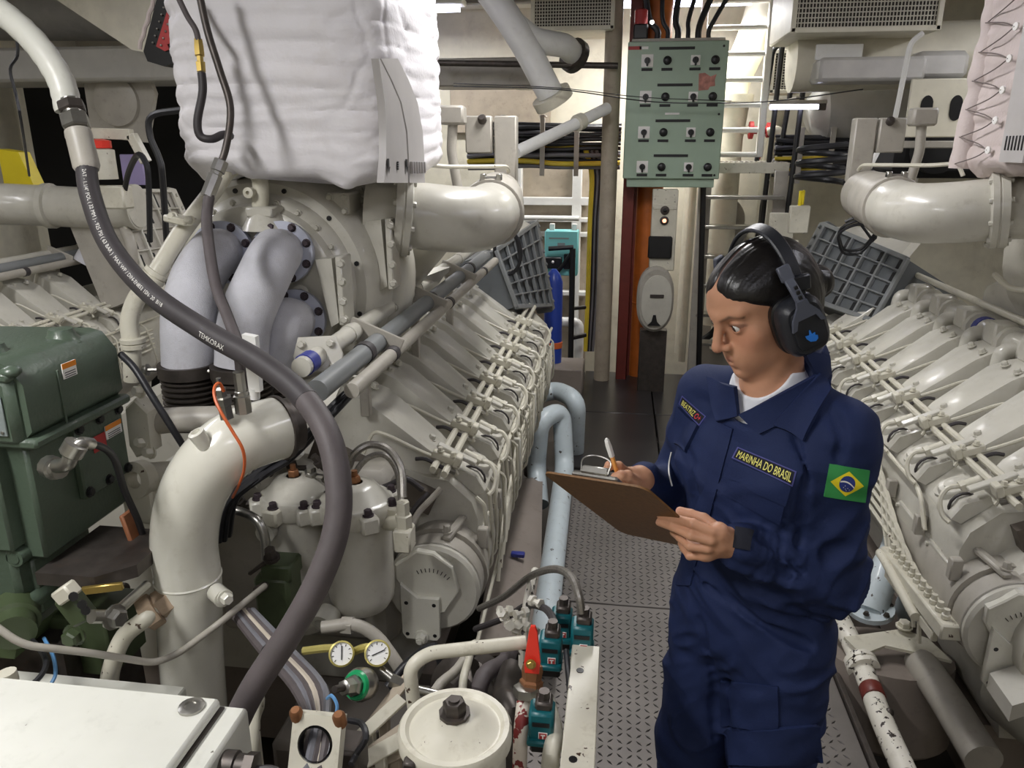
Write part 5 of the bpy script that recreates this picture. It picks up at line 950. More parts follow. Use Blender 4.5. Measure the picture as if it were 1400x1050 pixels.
q = at(760, 420, 5.75); bt = thing('blue_cylinder', 'slim blue gas cylinder with an orange band behind the first engine', 'cylinder', A(q[0], q[1], 0)); obj('bottle', MB().lathe([(.07, 0), (.07, at(760, 385, 5.75)[2]), (.05, at(760, 375, 5.75)[2]), (.02, at(760, 368, 5.75)[2])], A(q[0]-.02, q[1], 0), (0, 0, 1), 20), M['bluetank'], bt); obj('band', MB().lathe([(.071, 0), (.075, .005), (.075, .045), (.071, .05)], A(q[0]-.02, q[1], at(760, 475, 5.75)[2]), (0, 0, 1), 20), M['orange'], bt)
q = at(776, 505, 5.65); tag(obj('step_box', MB().box((q[0], 5.72, .11), (.24, .34, .22), .01), M['sump']), 'grey step box at the end of the first engine', 'step')
q = at(776, 440, 6.4); tag(obj('pipe_stub', MB().tube(fil([q-A(.17, 0, 0), q+A(.10, 0, 0), A(q[0]+.10, q[1], RZ0)], .06), .04, 14), M['white']), 'short white pipe stub low behind the black tube frame', 'pipe')
# ------------------------------------------------------------------ white forked pipe, conduit and diagonal pipe above the first engine
fk = thing('forked_pipe', 'white forked pipe coming down from the deckhead to two sockets', 'pipe', at(750, 130, 5.6))
obj('main_run', MB().tube(crom([at(648, -40, 5.4), at(690, 18, 5.45), at(722, 70, 5.55), at(752, 128, 5.65)], 5), .092, 20), M['white'], fk); obj('branch', MB().tube(crom([at(706, 30, 5.5), at(735, 55, 5.6), at(770, 62, 5.75), at(782, 72, 5.9)], 5), [.06+.02*min(1, i/6) for i in range(16)], 18), M['white'], fk)
d = nrm(at(752, 128, 5.65)-at(722, 70, 5.55)); obj('socket_ring', MB().lathe([(.095, -.02), (.14, -.02), (.14, .05), (.095, .06)], at(754, 132, 5.66), d, 24), M['wall'], fk); d2 = A(.5, .6, -.3); obj('socket_ring', MB().lathe([(.08, 0), (.12, 0), (.12, .05), (.08, .05)], at(782, 74, 5.92), d2, 22), M['darksteel'], fk)
tag(obj('conduit_run', MB().tube([at(600, 86, 5.9), at(845, 90, 5.9)], .022, 10), M['darksteel']), 'thin dark conduit running level behind the white forked pipe', 'conduit')
q = at(680, 98, 6.1); tag(obj('ceiling_duct', MB().box(q+A(-.1, .2, .0), (.85, .4, .20), .01), M['greypaint']), 'grey box duct between the blanket and the forked pipe', 'duct')
q = at(720, 150, 7.55); tag(obj('brown_panel', MB().box(q+A(-.25, 0.015, .08), (.95, .06, .58), .01), M['post']), 'dull brown wall panel behind the diagonal white pipe', 'panel')
dgp = thing('diagonal_pipe', 'white pipe slanting up from the engine bracket to the deck post', 'pipe', at(710, 208, 5.2)); obj('pipe', MB().tube([at(706, 208, 5.1), at(790, 168, 5.5), at(830, 148, 5.75)], .040, 16), M['white'], dgp); obj('coupling', MB().lathe([(.04, -.03), (.055, -.03), (.055, .03), (.04, .03)], at(792, 167, 5.5), at(830, 148, 5.75)-at(790, 168, 5.5), 18), M['cream'], dgp)
wr = thing('slack_wire', 'thin slack wire strung across the control panel', 'wire', at(900, 140, 5.4)); obj('wire', MB().tube(crom([at(620, 118, 5.2), at(760, 122, 5.4), at(880, 138, 5.6), at(960, 141, 5.6), at(1060, 138, 5.6), at(1180, 122, 5.5)], 6), .004, 5), M['black'], wr)
tag(obj('slack_wire', MB().tube(crom([at(620, 114, 5.2), at(760, 120, 5.4), at(880, 133, 5.55), at(1000, 138, 5.6)], 6), .003, 5), M['black']), 'second thinner slack wire just above the strung wire', 'wire')
# ------------------------------------------------------------------ right side: slender tube, hole plate and small gear
tag(obj('slender_tube', MB().tube(fil([at(1262, 45, 4.6), at(1245, 58, 4.6), at(1222, 170, 4.7), at(1205, 198, 4.6), at(1187, 232, 4.4)], .05), .014, 8), M['white']), 'slender white tube hanging down beside the dusty blanket', 'tube')
hp_ = at(1283, 148, 5.0); o = thing('hole_plate', 'cream plate with round-topped holes behind the dusty blanket', 'plate', hp_); obj('plate', MB().box(hp_, (.34, .02, .32), .02), M['wall'], o)
for k in (-.07, .09): obj('hole', MB().prism([(.034*math.cos(t), .05*math.sin(t)+(.02 if math.sin(t) > 0 else -.02)) for t in np.linspace(0, 2*math.pi, 21)[:-1]], hp_+A(k, -.010, 0), (1, 0, 0), (0, 0, 1), .004), M['black'], o)
obj('shelf', MB().box(hp_+A(0, -.05, -.20), (.5, .16, .04), .005), M['greypaint'], o)
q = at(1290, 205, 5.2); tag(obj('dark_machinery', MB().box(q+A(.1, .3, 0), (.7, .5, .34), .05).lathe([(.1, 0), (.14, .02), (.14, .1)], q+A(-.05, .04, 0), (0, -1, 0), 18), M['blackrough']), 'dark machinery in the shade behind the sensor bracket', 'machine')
q = at(1122, 250, 4.9); tag(obj('pipe_coil', MB().tube([q+A(.14*math.cos(t), .14*math.sin(t), .012*t) for t in np.linspace(0, 18, 80)], .018, 8), M['cable']), 'coil of thick black cable lying behind the grey air cooler', 'coil')
tag(obj('gauge_box', MB().box(at(1068, 312, 5.4), (.16, .05, .2), .006), M['cream']), 'cream plate box tilted behind the terminal box', 'box'); tag(obj('terminal_box', MB().box(at(1092, 300, 5.1), (.12, .05, .17), .006).box(A(*at(1092, 300, 5.1)[:2], .62)+A(0, .03, 0), (.04, .04, 1.26), .004), M['cream']), 'cream terminal box with yellow clips beside the cooler', 'box')
tag(obj('yellow_clip', MB().box(at(1094, 272, 5.1), (.02, .02, .10), .004).box(at(1098, 270, 5.1), (.015, .02, .09), .004), M['yellowpaint']), 'yellow clip sticking up from the cream terminal box', 'clip')
loop = [at(1170, 330, 4.35)+A(.09*math.cos(t)*(1+.12*math.sin(3*t)), -.05*math.sin(t), .09*math.sin(t)+.003*t) for t in np.linspace(0, 15, 70)]
tag(obj('cable_loop', MB().tube([at(1168, 262, 4.4), at(1172, 300, 4.4)]+loop, .008, 7), M['cable']), 'black cable looped in front of the grey finned cooler at the right', 'cable')
loop = [at(694, 345, 4.3)+A(.07*math.cos(t)*(1+.1*math.sin(2.3*t)), -.04*math.sin(t), .13*math.sin(t)) for t in np.linspace(0, 14, 60)]
tag(obj('cable_loop', MB().tube(loop, .009, 7), M['cable']), 'black cable looped in front of the grey finned cooler at the left', 'cable')
# ------------------------------------------------------------------ upper left: deck trunk, beam, black shade panel and the red trimmed case
q = at(60, 20, 5.2); tag(obj('trunk_pipe', MB().tube([q+A(-1.1, 0, .02), q+A(1.0, 0, -.02)], .16, 22), M['wallgrey']), 'pale grey trunk pipe under the deckhead at the left', 'pipe')
z = at(100, 92, 4.9)[2]; tag(obj('cross_duct', MB().box((-2.9, 4.95, z), (3.4, .5, .20), .02), M['wallgrey']), 'long grey cross duct over the black shade panel at the left', 'duct')
pts = [at(70, -5, 4.5), at(180, 68, 4.5), at(262, 85, 4.5), at(420, 60, 4.5), at(420, -30, 4.5), at(70, -40, 4.5)]
tag(obj('sloped_duct', MB().sweep([np.array(pts), np.array([p+A(-.1, .45, .05) for p in pts])]), M['wall']), 'sloped pale duct panel beside the white blanket', 'duct')
zq = at(160, 170, 6.4)[2]+.5; tag(obj('shade_panel', MB().box((at(160, 170, 6.4)[0], 6.6, (zq+RZ0)/2), (1.9, .1, zq-RZ0), .01), M['blackrough']), 'black panel standing in for the shade behind the third engine', 'panel')  # black sheet added for the dark background, shade put into its colour
hs_ = thing('hung_case', 'slanted black case with red scalloped trim hanging beside the blanket', 'case', at(205, 70, 2.2)); c0 = at(196, 70, 2.2); c1 = at(222, -15, 2.2); ux = nrm(c1-c0); vx = nrm(at(225, 60, 2.2)-c0); vx = nrm(vx-ux*(vx@ux))
obj('case_body', MB().prism([(0, 0), (.2, -.01), (.2, .1), (.03, .11), (-.01, .07), (-.02, .02)], c0, ux, vx, .05), M['black'], hs_)
nn = np.cross(ux, vx); nn = nn if nn[1] < 0 else -nn; off = nn*.05 if np.cross(ux, vx)[1] < 0 else nn*.002
tr = obj('red_trim', MB().prism([(.03, .034)]+[(.03+.02*k+(.01 if j else 0), .062+(.010 if j else 0)) for k in range(8) for j in (0, 1)]+[(.19, .034)], c0+off, ux, vx, .004 if np.cross(ux, vx)[1] < 0 else -.004), M['redlabel'], hs_)
for k in range(8): obj('stud', MB().ell(c0+off+nn*.006+ux*(.04+.02*k)+vx*.048, .0035, 8, 5), M['steel'], tr); obj('stud', MB().ell(c0+off+nn*.004+ux*(.035+.02*k)+vx*.022, .003, 8, 5), M['steel'], hs_)
obj('side_sheet', MB().prism([(.03, .08), (.2, .08), (.2, .11), (.02, .115)], c0+off, ux, vx, .003 if np.cross(ux, vx)[1] < 0 else -.003), M['sheet'], hs_)
obj('rope', MB().tube([c0+ux*(.02*k)-vx*(.012+.004*(k % 2))-nn*.0 for k in range(12)], .006, 7), M['blanketpink'], hs_)
# third engine extras seen over the green machine
ob3 = obj('air_main', MB().tube(crom([W3(.0, 4.2, 1.50), W3(.35, 4.45, 1.47), W3(.78, 4.5, 1.45), W3(1.0, 4.52, 1.46)], 5), .125, 22), M['paint'], E3)
for s_ in (W3(.45, 4.46, 1.465), W3(.98, 4.52, 1.46)): obj('band', MB().lathe([(.125, -.02), (.138, -.018), (.138, .018), (.125, .02)], s_, (1, .1, 0), 24), M['paint'], ob3)
obj('lilac_stub', MB().tube(crom([W3(.62, 4.6, 1.3), W3(.66, 4.55, 1.22), W3(.60, 4.5, 1.1)], 5), .08, 16), M['lilac'], E3)
obj('drop_pipe', MB().tube(fil([W3(.9, 4.5, 1.34), W3(1.0, 4.4, 1.24), W3(.98, 4.4, 1.05)], .06), .035, 12), M['greypaint'], E3)
q = at(20, 235, 4.6); tag(obj('yellow_case', MB().prism([(-.09, -.12), (.13, -.12), (.05, .12), (-.09, .14)], q, (1, 0, 0), (0, 0, 1), -.1), M['yellowpaint']), 'yellow painted case above the third engine', 'case')
t = thing('red_cap_valve', 'cream valve body with a red castellated cap behind the thick hose', 'valve', at(140, 235, 4.2)); q = at(138, 205, 4.2)
obj('body', MB().lathe([(.07, -.16), (.07, .0), (.04, .01)], q, (0, 0, 1), 18).box(q+A(.03, 0, -.26), (.2, .1, .13), .01), M['cream'], t); obj('cap', MB().lathe([(.06, 0), (.06, .04), (.02, .05)], q+A(0, 0, .01), (0, 0, 1), 8), M['red'], t)
tag(obj('angle_bracket', MB().bar(at(125, 182, 4.3), at(180, 184, 4.3), .05, .06).bar(at(180, 184, 4.3), at(200, 222, 4.3), .05, .05), M['cream']), 'cream angle bracket beside the red capped valve', 'bracket')
q = at(155, 150, 4.8); tag(obj('round_hatch', MB().prism([(-.22, -.16), (.16, -.2), (.26, .1), (.2, .3), (-.22, .3)], q+A(0, .1, 0), (1, 0, 0), (0, 0, 1), .04).lathe([(.15, 0), (.15, .03), (.12, .04)], q+A(0, .06, .05), (0, -1, 0), 24), M['greypaint']), 'grey plate with a round hatch cover in the shade', 'hatch')
tag(obj('purple_sheet', MB().box(at(182, 232, 5.0), (.16, .02, .2), .004), M['purple']), 'small lilac sheet glimpsed behind the red capped valve', 'sheet')
for k, pts in enumerate((((250, 150, 3.6), (208, 158, 3.6), (205, 185, 3.6), (217, 215, 3.6), (222, 240, 3.6), (228, 330, 3.7)), ((170, 262, 4.2), (176, 235, 4.1), (188, 212, 3.95), (198, 220, 3.9), (203, 245, 3.9), (205, 330, 4.0)))):
    tag(obj('shadow_hose', MB().tube(crom([at(*p) for p in pts], 5), .016, 8), M['cable']), ('black hose bending down left of the white blanket', 'short black hose arching behind the red capped valve')[k], 'hose')
tag(obj('hanging_wire', MB().tube(crom([at(*p) for p in ((22, 45, 3.0), (24, 75, 3.0), (14, 95, 3.0), (22, 130, 3.0), (30, 172, 3.0), (40, 240, 3.6))], 5), .006, 6), M['cable']), 'thin black wire hanging behind the white bent pipe', 'wire')
# ------------------------------------------------------------------ piping along the walkway edges
def zt(px, py, Z):
    r = CF + CR*(px-700)/FPX + CU*(525-py)/FPX; return CAM + r*((Z-CAM[2])/r[2])
tag(obj('swan_pipe', MB().tube(fil([zt(737, 690, 0), zt(733, 640, .12), zt(738, 575, .42), zt(768, 560, .44), zt(772, 640, .14), zt(752, 800, .1), zt(745, 860, .1), zt(742, 905, .1)], .09, 7), .052, 20), M['bluepipe']), 'pale blue chipped swan-neck pipe running along the walkway edge', 'pipe')
tag(obj('bend_pipe', MB().tube(fil([zt(735, 540, .38), zt(760, 533, .40), zt(789, 546, .40), zt(786, 620, .0), zt(786, 660, -.3)], .12, 7), .055, 20), M['bluepipe']), 'pale blue bend pipe at the far end of the first engine', 'pipe')
m = MB().sweep([np.array([zt(690, 660, .14), zt(742, 650, .10), zt(742, 650, .10)-A(0, 0, .03), zt(690, 660, .14)-A(0, 0, .03)]), np.array([zt(648, 890, .14), zt(738, 880, .06), zt(738, 880, .06)-A(0, 0, .03), zt(648, 890, .14)-A(0, 0, .03)])])
tag(obj('bilge_plate', m, M['sump']), 'long grey-brown bilge plate beside the first engine', 'plate')
tag(obj('blue_block', MB().box(zt(708, 758, .125), (.06, .03, .02), .004), M['navyband']), 'dark blue block lying on the grey-brown bilge plate', 'block')
tag(obj('flat_bar', MB().bar(zt(652, 880, .30), zt(742, 520, .42), .012, .012, .002), M['cream']), 'thin cream rod along the side of the first engine', 'rod')
tag(obj('bilge_flange', MB().lathe([(.07, 0), (.07, .03), (.05, .035)], zt(733, 648, .06), (0, 0, 1), 18), M['darksteel']), 'dark flange under the pale blue swan-neck pipe', 'flange')
# right bilge
cpz = [zt(1140, 832, .16), zt(1160, 870, .10), zt(1184, 925, .06), zt(1206, 985, .05), zt(1240, 1062, .04)]
w = thing('chipped_pipe', 'white pipe with dark paint chips running down beside the walkway', 'pipe', cpz[2]); obj('pipe', MB().tube(crom(cpz, 6), .036, 16), M['chipped'], w)
d = cpz[2]-cpz[1]; obj('flange', MB().lathe([(.036, -.022), (.056, -.02), (.056, .0), (.04, .002), (.056, .004), (.056, .024), (.036, .026)], zt(1178, 908, .07), d, 20), M['chipped'], w)
obj('red_band', MB().lathe([(.0365, 0), (.038, .002), (.038, .05), (.0365, .052)], zt(1190, 940, .06), zt(1206, 985, .05)-zt(1184, 925, .06), 20), M['redrail'], w); obj('plug', MB().ell(zt(1216, 974, .075), .015, 8, 6), M['darksteel'], w)
tag(obj('elbow_pipe', MB().tube(fil([zt(1262, 915, -.1), zt(1258, 905, .09), zt(1290, 950, .09), zt(1345, 1040, .08)], .08, 7), .055, 20), M['greypaint']), 'grey-cream bilge pipe with a bend beside the chipped white pipe', 'pipe')
tag(obj('rusty_collar', MB().lathe([(.075, 0), (.085, .01), (.085, .03), (.07, .04), (.085, .05), (.085, .07)], zt(1258, 918, -.12), (0, 0, 1), 20), M['darksteel']), 'rusty collar under the grey-cream bilge pipe', 'collar')
m = MB().prism([(-.13, -.02), (.10, .03), (.17, -.02), (.20, -.13), (.12, -.10), (.0, -.06), (-.10, -.11)], zt(1200, 870, .12), (1, .1, 0), (-.1, 1, .1), .012); tag(obj('tank_bracket', m.bolt(zt(1236, 857, .15), (0, 0, 1), .022, .02), M['cream']), 'cream shaped bracket with one big bolt over the round grey tank', 'bracket')
tag(obj('bilge_tank', MB().lathe([(.20, 0), (.22, .02), (.22, .3)], zt(1215, 935, -.05)+A(.0, .0, -.2), (0, .2, 1), 28), M['sump']), 'round grey tank top in the bilge below the shaped bracket', 'tank')
bpp = [zt(1245, 660, .48), zt(1228, 700, .40), zt(1230, 745, .30), zt(1205, 790, .22), zt(1190, 835, .12)]
w = thing('blue_elbow', 'pale blue flanged elbow pipe under the second engine', 'pipe', bpp[-1]); obj('pipe', MB().tube(fil(bpp, .1, 6), .058, 20), M['bluepipe'], w); obj('flange', MB().lathe([(.058, 0), (.085, 0), (.085, .02), (.058, .022)], bpp[-1], (-.1, -.1, 1), 22), M['bluepipe'], w)
for k in range(6): obj('bolt', MB().bolt(bpp[-1]+A(.072*math.cos(k*1.047), .072*math.sin(k*1.047), .022), (0, 0, 1), .009, .01), M['darksteel'], w)
tag(obj('drop_elbow', MB().tube(fil([zt(1285, 800, .10), zt(1262, 808, .14), zt(1245, 830, .05), zt(1250, 850, -.2)], .08, 6), .06, 18), M['bluepipe']), 'pale blue drop elbow beside the flanged elbow pipe', 'pipe')

# ------------------------------------------------------------------ small pipes and machinery low between the engine and the strainer
low = (((590, 960, 1.30), (625, 915, 1.42), (650, 880, 1.55), .011, 'greypaint', 'thin grey pipe rising behind the round strainer'), ((632, 950, 1.32), (640, 905, 1.42), (648, 880, 1.50), .009, 'cream', 'slim cream pipe rising behind the round strainer'), ((655, 940, 1.35), (690, 905, 1.50), (700, 880, 1.6), .020, 'hose2', 'dusty hose bending up behind the cream strainer pipe'), ((700, 985, 1.25), (690, 950, 1.32), (700, 915, 1.42), .026, 'darksteel', 'dark pipe bend low beside the worn red pipe'), ((752, 1050, 1.05), (758, 1005, 1.12), (748, 960, 1.2), .016, 'cream', 'cream pipe rising between the relay modules and the rail'), ((345, 1000, 1.2), (352, 960, 1.3), (345, 930, 1.4), .016, 'cream', 'cream pipe standing behind the white cabinet'), ((600, 890, 1.6), (560, 905, 1.6), (530, 940, 1.55), .012, 'cable', 'black lead crossing below the round end cover'))
for k, q in enumerate(low): tag(obj('low_pipe', MB().tube(crom([A(*at(*q[0])[:2], max(RZ0, at(*q[0])[2]-.25)), at(*q[0]), at(*q[1]), at(*q[2])], 5), q[3], 10), M[q[4]]), q[5], 'pipe')
t = thing('transfer_pump', 'dark round pump lying low behind the round strainer', 'pump', A(*at(640, 940, 1.5)[:2], RZ0)); q = at(655, 935, 1.55)
obj('casing', MB().lathe([(.06, 0), (.09, .02), (.09, .08), (.05, .1), (.05, .16)], q, (-.3, -.8, .3), 20), M['darksteel'], t); obj('foot', MB().box(A(q[0], q[1]+.02, (q[2]+RZ0)/2-.03), (.10, .10, q[2]-RZ0), .006), M['darksteel'], t)
t = thing('filter_base', 'grease stained engine base block below the gauges', 'block', A(-.62, 1.66, RZ0)); obj('block', MB().box((-.62, 1.72, -.07), (.5, .3, .74), .02), M['bilge'], t)
for k in range(6): obj('stud', MB().bolt((-.8+.07*k, 1.60+.03*(k % 2), .30), (0, 0, 1), .014, .02), M['darksteel'], t)
for k, (px, py, Y) in enumerate(((520, 975, 1.2), (500, 1000, 1.15), (535, 1010, 1.15), (515, 1030, 1.1), (560, 1020, 1.18))):
    q = at(px, py, Y); dd = nrm(A(.5+.3*k, 1, .4)); tag(obj('angle_iron', MB().bar(q-dd*.09, q+dd*.09, .03, .006, .001, up=(.2*k-.4, -.3, 1)).box(A(q[0]+.0, q[1]+.02, (q[2]+RZ0)/2-.01), (.02, .02, q[2]-RZ0), .002), M['cream' if k % 2 else 'post']), ('chipped angle iron nearest the green-ringed regulator', 'cream angle iron beside the black lead loop', 'brown angle iron beside the round strainer', 'cream angle iron at the foot of the cable bulkhead', 'brown angle iron touching the strainer pot')[k], 'angle iron')
# ------------------------------------------------------------------ implicit surfaces for the figure
f32 = np.float32
class Field:
    def __init__(s, lo, hi, h):
        s.lo = np.asarray(lo, float); s.h = h; s.n = np.ceil((np.asarray(hi)-s.lo)/h).astype(int)+1
        s.ax = [(s.lo[i]+h*np.arange(s.n[i])).astype(f32) for i in range(3)]; s.F = np.full(s.n, .08, f32)
    def sl(s, lo, hi):
        a = np.maximum(np.floor((np.asarray(lo)-s.lo)/s.h).astype(int), 0); b = np.minimum(np.ceil((np.asarray(hi)-s.lo)/s.h).astype(int)+1, s.n)
        S = tuple(slice(a[i], max(a[i], b[i])) for i in range(3))
        X, Y, Z = np.meshgrid(s.ax[0][S[0]], s.ax[1][S[1]], s.ax[2][S[2]], indexing='ij', sparse=True); return S, X, Y, Z
    def mix(s, S, d, k, op):
        a = s.F[S]
        if op == 'u':
            if k > 0: h = np.maximum(k-np.abs(a-d), 0)/k; s.F[S] = np.minimum(a, d)-h*h*k*.25
            else: s.F[S] = np.minimum(a, d)
        else:
            d = -d
            if k > 0: h = np.maximum(k-np.abs(a-d), 0)/k; s.F[S] = np.maximum(a, d)+h*h*k*.25
            else: s.F[S] = np.maximum(a, d)
    def cap(s, a, b, ra, rb=None, k=.01, op='u'):
        a, b = np.asarray(a, float), np.asarray(b, float); rb = ra if rb is None else rb; m = max(ra, rb)+k+.012
        S, X, Y, Z = s.sl(np.minimum(a, b)-m, np.maximum(a, b)+m); d = b-a; L = max(d@d, 1e-9)
        t = np.clip(((X-a[0])*d[0]+(Y-a[1])*d[1]+(Z-a[2])*d[2])/L, 0, 1).astype(f32)
        q = np.sqrt((X-a[0]-t*d[0])**2+(Y-a[1]-t*d[1])**2+(Z-a[2]-t*d[2])**2)-(ra+(rb-ra)*t); s.mix(S, q.astype(f32), k, op)
    def ell(s, c, r, R=None, k=.01, op='u'):
        c = np.asarray(c, float); r = np.asarray(r if hasattr(r, '__len__') else (r,)*3, float); m = r.max()+k+.012
        S, X, Y, Z = s.sl(c-m, c+m); R = np.eye(3) if R is None else np.asarray(R)   # columns of R: local axes
        x, y, z = X-c[0], Y-c[1], Z-c[2]; p = [(x*R[0, i]+y*R[1, i]+z*R[2, i]) for i in range(3)]
        k0 = np.sqrt(sum((p[i]/r[i])**2 for i in range(3))); k1 = np.sqrt(sum((p[i]/r[i]**2)**2 for i in range(3)))+1e-6
        s.mix(S, (k0*(k0-1)/k1).astype(f32), k, op)
    def box(s, c, h, R, rad=.004, k=.004, op='u'):
        c = np.asarray(c, float); h = np.asarray(h, float); m = np.linalg.norm(h)+k+.012; S, X, Y, Z = s.sl(c-m, c+m); R = np.asarray(R)
        x, y, z = X-c[0], Y-c[1], Z-c[2]; q = [np.abs(x*R[0, i]+y*R[1, i]+z*R[2, i])-(h[i]-rad) for i in range(3)]
        d = np.sqrt(sum(np.maximum(v, 0)**2 for v in q))+np.minimum(np.maximum(np.maximum(q[0], q[1]), q[2]), 0)-rad; s.mix(S, d.astype(f32), k, op)
    def sample(s, P):
        P = (np.asarray(P)-s.lo)/s.h; i = np.clip(np.floor(P).astype(int), 0, s.n-2); t = np.clip(P-i, 0, 1); o = 0
        for a in (0, 1):
            for b in (0, 1):
                for c in (0, 1): o = o+s.F[i[..., 0]+a, i[..., 1]+b, i[..., 2]+c]*(t[..., 0] if a else 1-t[..., 0])*(t[..., 1] if b else 1-t[..., 1])*(t[..., 2] if c else 1-t[..., 2])
        return o
    def normal(s, P):
        e = s.h*1.5; g = np.stack([s.sample(P+np.eye(3)[i]*e)-s.sample(P-np.eye(3)[i]*e) for i in range(3)], -1); return g/(np.linalg.norm(g, axis=-1, keepdims=True)+1e-9)
    def hit(s, px, t0=.8, t1=2.2, n=420):
        """surface points met by the rays through the given picture points"""
        px = np.asarray(px, float); r = CF+CR*((px[:, :1]-700)/FPX)+CU*((525-px[:, 1:2])/FPX); ts = np.linspace(t0, t1, n); best = np.full(len(px), np.nan); prev = None
        for t in ts:
            v = s.sample(CAM+r*t)
            if prev is not None:
                m = np.isnan(best) & (v < 0) & (prev >= 0); best[m] = t-(ts[1]-ts[0])*(-v[m]/(prev[m]-v[m]+1e-9))
            prev = v
        if np.isnan(best).any(): best[np.isnan(best)] = np.nanmedian(best)
        return CAM+r*best[:, None]
    def mesh(s):
        F = s.F; B = F < 0; n = F.shape; c = np.zeros([k-1 for k in n], np.uint8)
        for i in (0, 1):
            for j in (0, 1):
                for k in (0, 1): c += B[i:n[0]-1+i, j:n[1]-1+j, k:n[2]-1+k]
        I = np.argwhere((c > 0) & (c < 8)); idx = np.full(c.shape, -1, np.int32); idx[tuple(I.T)] = np.arange(len(I))
        acc = np.zeros((len(I), 3)); cnt = np.zeros(len(I)); cor = [np.array(q) for q in ((0, 0, 0), (1, 0, 0), (0, 1, 0), (1, 1, 0), (0, 0, 1), (1, 0, 1), (0, 1, 1), (1, 1, 1))]
        val = [F[tuple((I+q).T)] for q in cor]
        for a in range(8):
            for b in range(a+1, 8):
                if np.abs(cor[a]-cor[b]).sum() == 1:
                    m = (val[a] < 0) != (val[b] < 0); t = val[a][m]/(val[a][m]-val[b][m]); acc[m] += cor[a]+t[:, None]*(cor[b]-cor[a]); cnt[m] += 1
        V = s.lo+(I+acc/np.maximum(cnt, 1)[:, None])*s.h; Q = []
        for ax in range(3):
            o = [i for i in range(3) if i != ax]; sl0 = [slice(None)]*3; sl1 = [slice(None)]*3; sl0[ax] = slice(0, -1); sl1[ax] = slice(1, None)
            E = np.argwhere(B[tuple(sl0)] != B[tuple(sl1)]); E = E[(E[:, o[0]] > 0) & (E[:, o[1]] > 0) & (E[:, o[0]] < n[o[0]]-1) & (E[:, o[1]] < n[o[1]]-1)]
            q = []
            for a, b in ((-1, -1), (0, -1), (0, 0), (-1, 0)): p = E.copy(); p[:, o[0]] += a; p[:, o[1]] += b; q.append(idx[tuple(p.T)])
            q = np.stack(q, 1); inside = B[tuple(E.T)]; flip = inside if ax != 1 else ~inside; q[~flip] = q[~flip][:, ::-1]; Q.append(q)
        Q = np.concatenate(Q); return V, Q[(Q >= 0).all(1)]
_rng = np.random.RandomState(3); _lat = _rng.rand(32, 32, 32).astype(f32)
def vnoise(P):
    i = np.floor(P).astype(int); t = P-i; t = t*t*(3-2*t); o = 0
    for a in (0, 1):
        for b in (0, 1):
            for c in (0, 1): o = o+_lat[(i[..., 0]+a) % 32, (i[..., 1]+b) % 32, (i[..., 2]+c) % 32]*(t[..., 0] if a else 1-t[..., 0])*(t[..., 1] if b else 1-t[..., 1])*(t[..., 2] if c else 1-t[..., 2])
    return o*2-1
def npmesh(name, V, Q, m, parent, tint=None):
    o = np.asarray(WO[parent.name]); me = bpy.data.meshes.new(name); me.vertices.add(len(V)); me.vertices.foreach_set('co', (V-o).astype(f32).ravel())
    k = Q.shape[1]; me.loops.add(len(Q)*k); me.polygons.add(len(Q)); me.loops.foreach_set('vertex_index', Q.astype(np.int32).ravel()); me.polygons.foreach_set('loop_start', np.arange(len(Q), dtype=np.int32)*k)
    me.update(calc_edges=True); me.validate(); me.polygons.foreach_set('use_smooth', [True]*len(me.polygons)); me.materials.append(m)
    if tint is not None: a = me.color_attributes.new('tint', 'FLOAT_COLOR', 'POINT'); a.data.foreach_set('color', tint.astype(f32).ravel())
    return link(name, me, o, parent)
M['skin'] = mat('skin', (196, 146, 116), .48, var=.06, scale=30, bump=.05, bscale=300, attr='tint', spec=.4)
M['skin'].node_tree.nodes['Principled BSDF'].inputs['Subsurface Weight'].default_value = .12; M['skin'].node_tree.nodes['Principled BSDF'].inputs['Subsurface Radius'].default_value = (.012, .005, .003)
M['navy'] = mat('navy_twill', (31, 43, 80), .75, var=.08, scale=12, bump=.2, bscale=500, spec=.25)
M['navylight'] = mat('navy_border', (74, 76, 140), .7, var=.05); M['navydark'] = mat('navy_pile', (24, 26, 38), .9, var=.1)
M['tshirt'] = mat('white_cotton', (238, 240, 246), .8, var=.03); M['hair'] = mat('black_hair', (20, 17, 17), .34, var=.3, scale=40, spec=.5, attr='tint')
M['eyewhite'] = mat('eye_white', (222, 220, 216), .2, var=.02); M['iris'] = mat('iris_brown', (48, 30, 20), .15, var=.1); M['thread'] = mat('yellow_thread', (232, 226, 120), .6, var=.04); M['redthread'] = mat('red_thread', (220, 60, 70), .6, var=.04)
M['flaggreen'] = mat('flag_green', (56, 150, 78), .7, var=.06); M['flagyellow'] = mat('flag_yellow', (246, 224, 40), .7, var=.03); M['flagblue'] = mat('flag_blue', (40, 56, 130), .7, var=.04)
M['board'] = mat('hardboard_brown', (120, 84, 44), .55, var=.18, scale=120, dirt=(84, 56, 30), dirt_amt=.4, dscale=40); M['boardedge'] = mat('hardboard_edge', (176, 136, 84), .6, var=.1); M['paper'] = mat('paper', (240, 240, 236), .7, var=.01)
M['penbarrel'] = mat('orange_pen', (232, 160, 80), .35, var=.03); M['muff'] = mat('muff_shell', (34, 36, 42), .42, var=.1, bump=.1, bscale=300); M['cushion'] = mat('muff_cushion', (16, 16, 18), .35, var=.1); M['muffgrey'] = mat('muff_grey', (84, 88, 100), .45, var=.08); M['markblue'] = mat('blue_mark', (40, 124, 220), .5, var=.02)
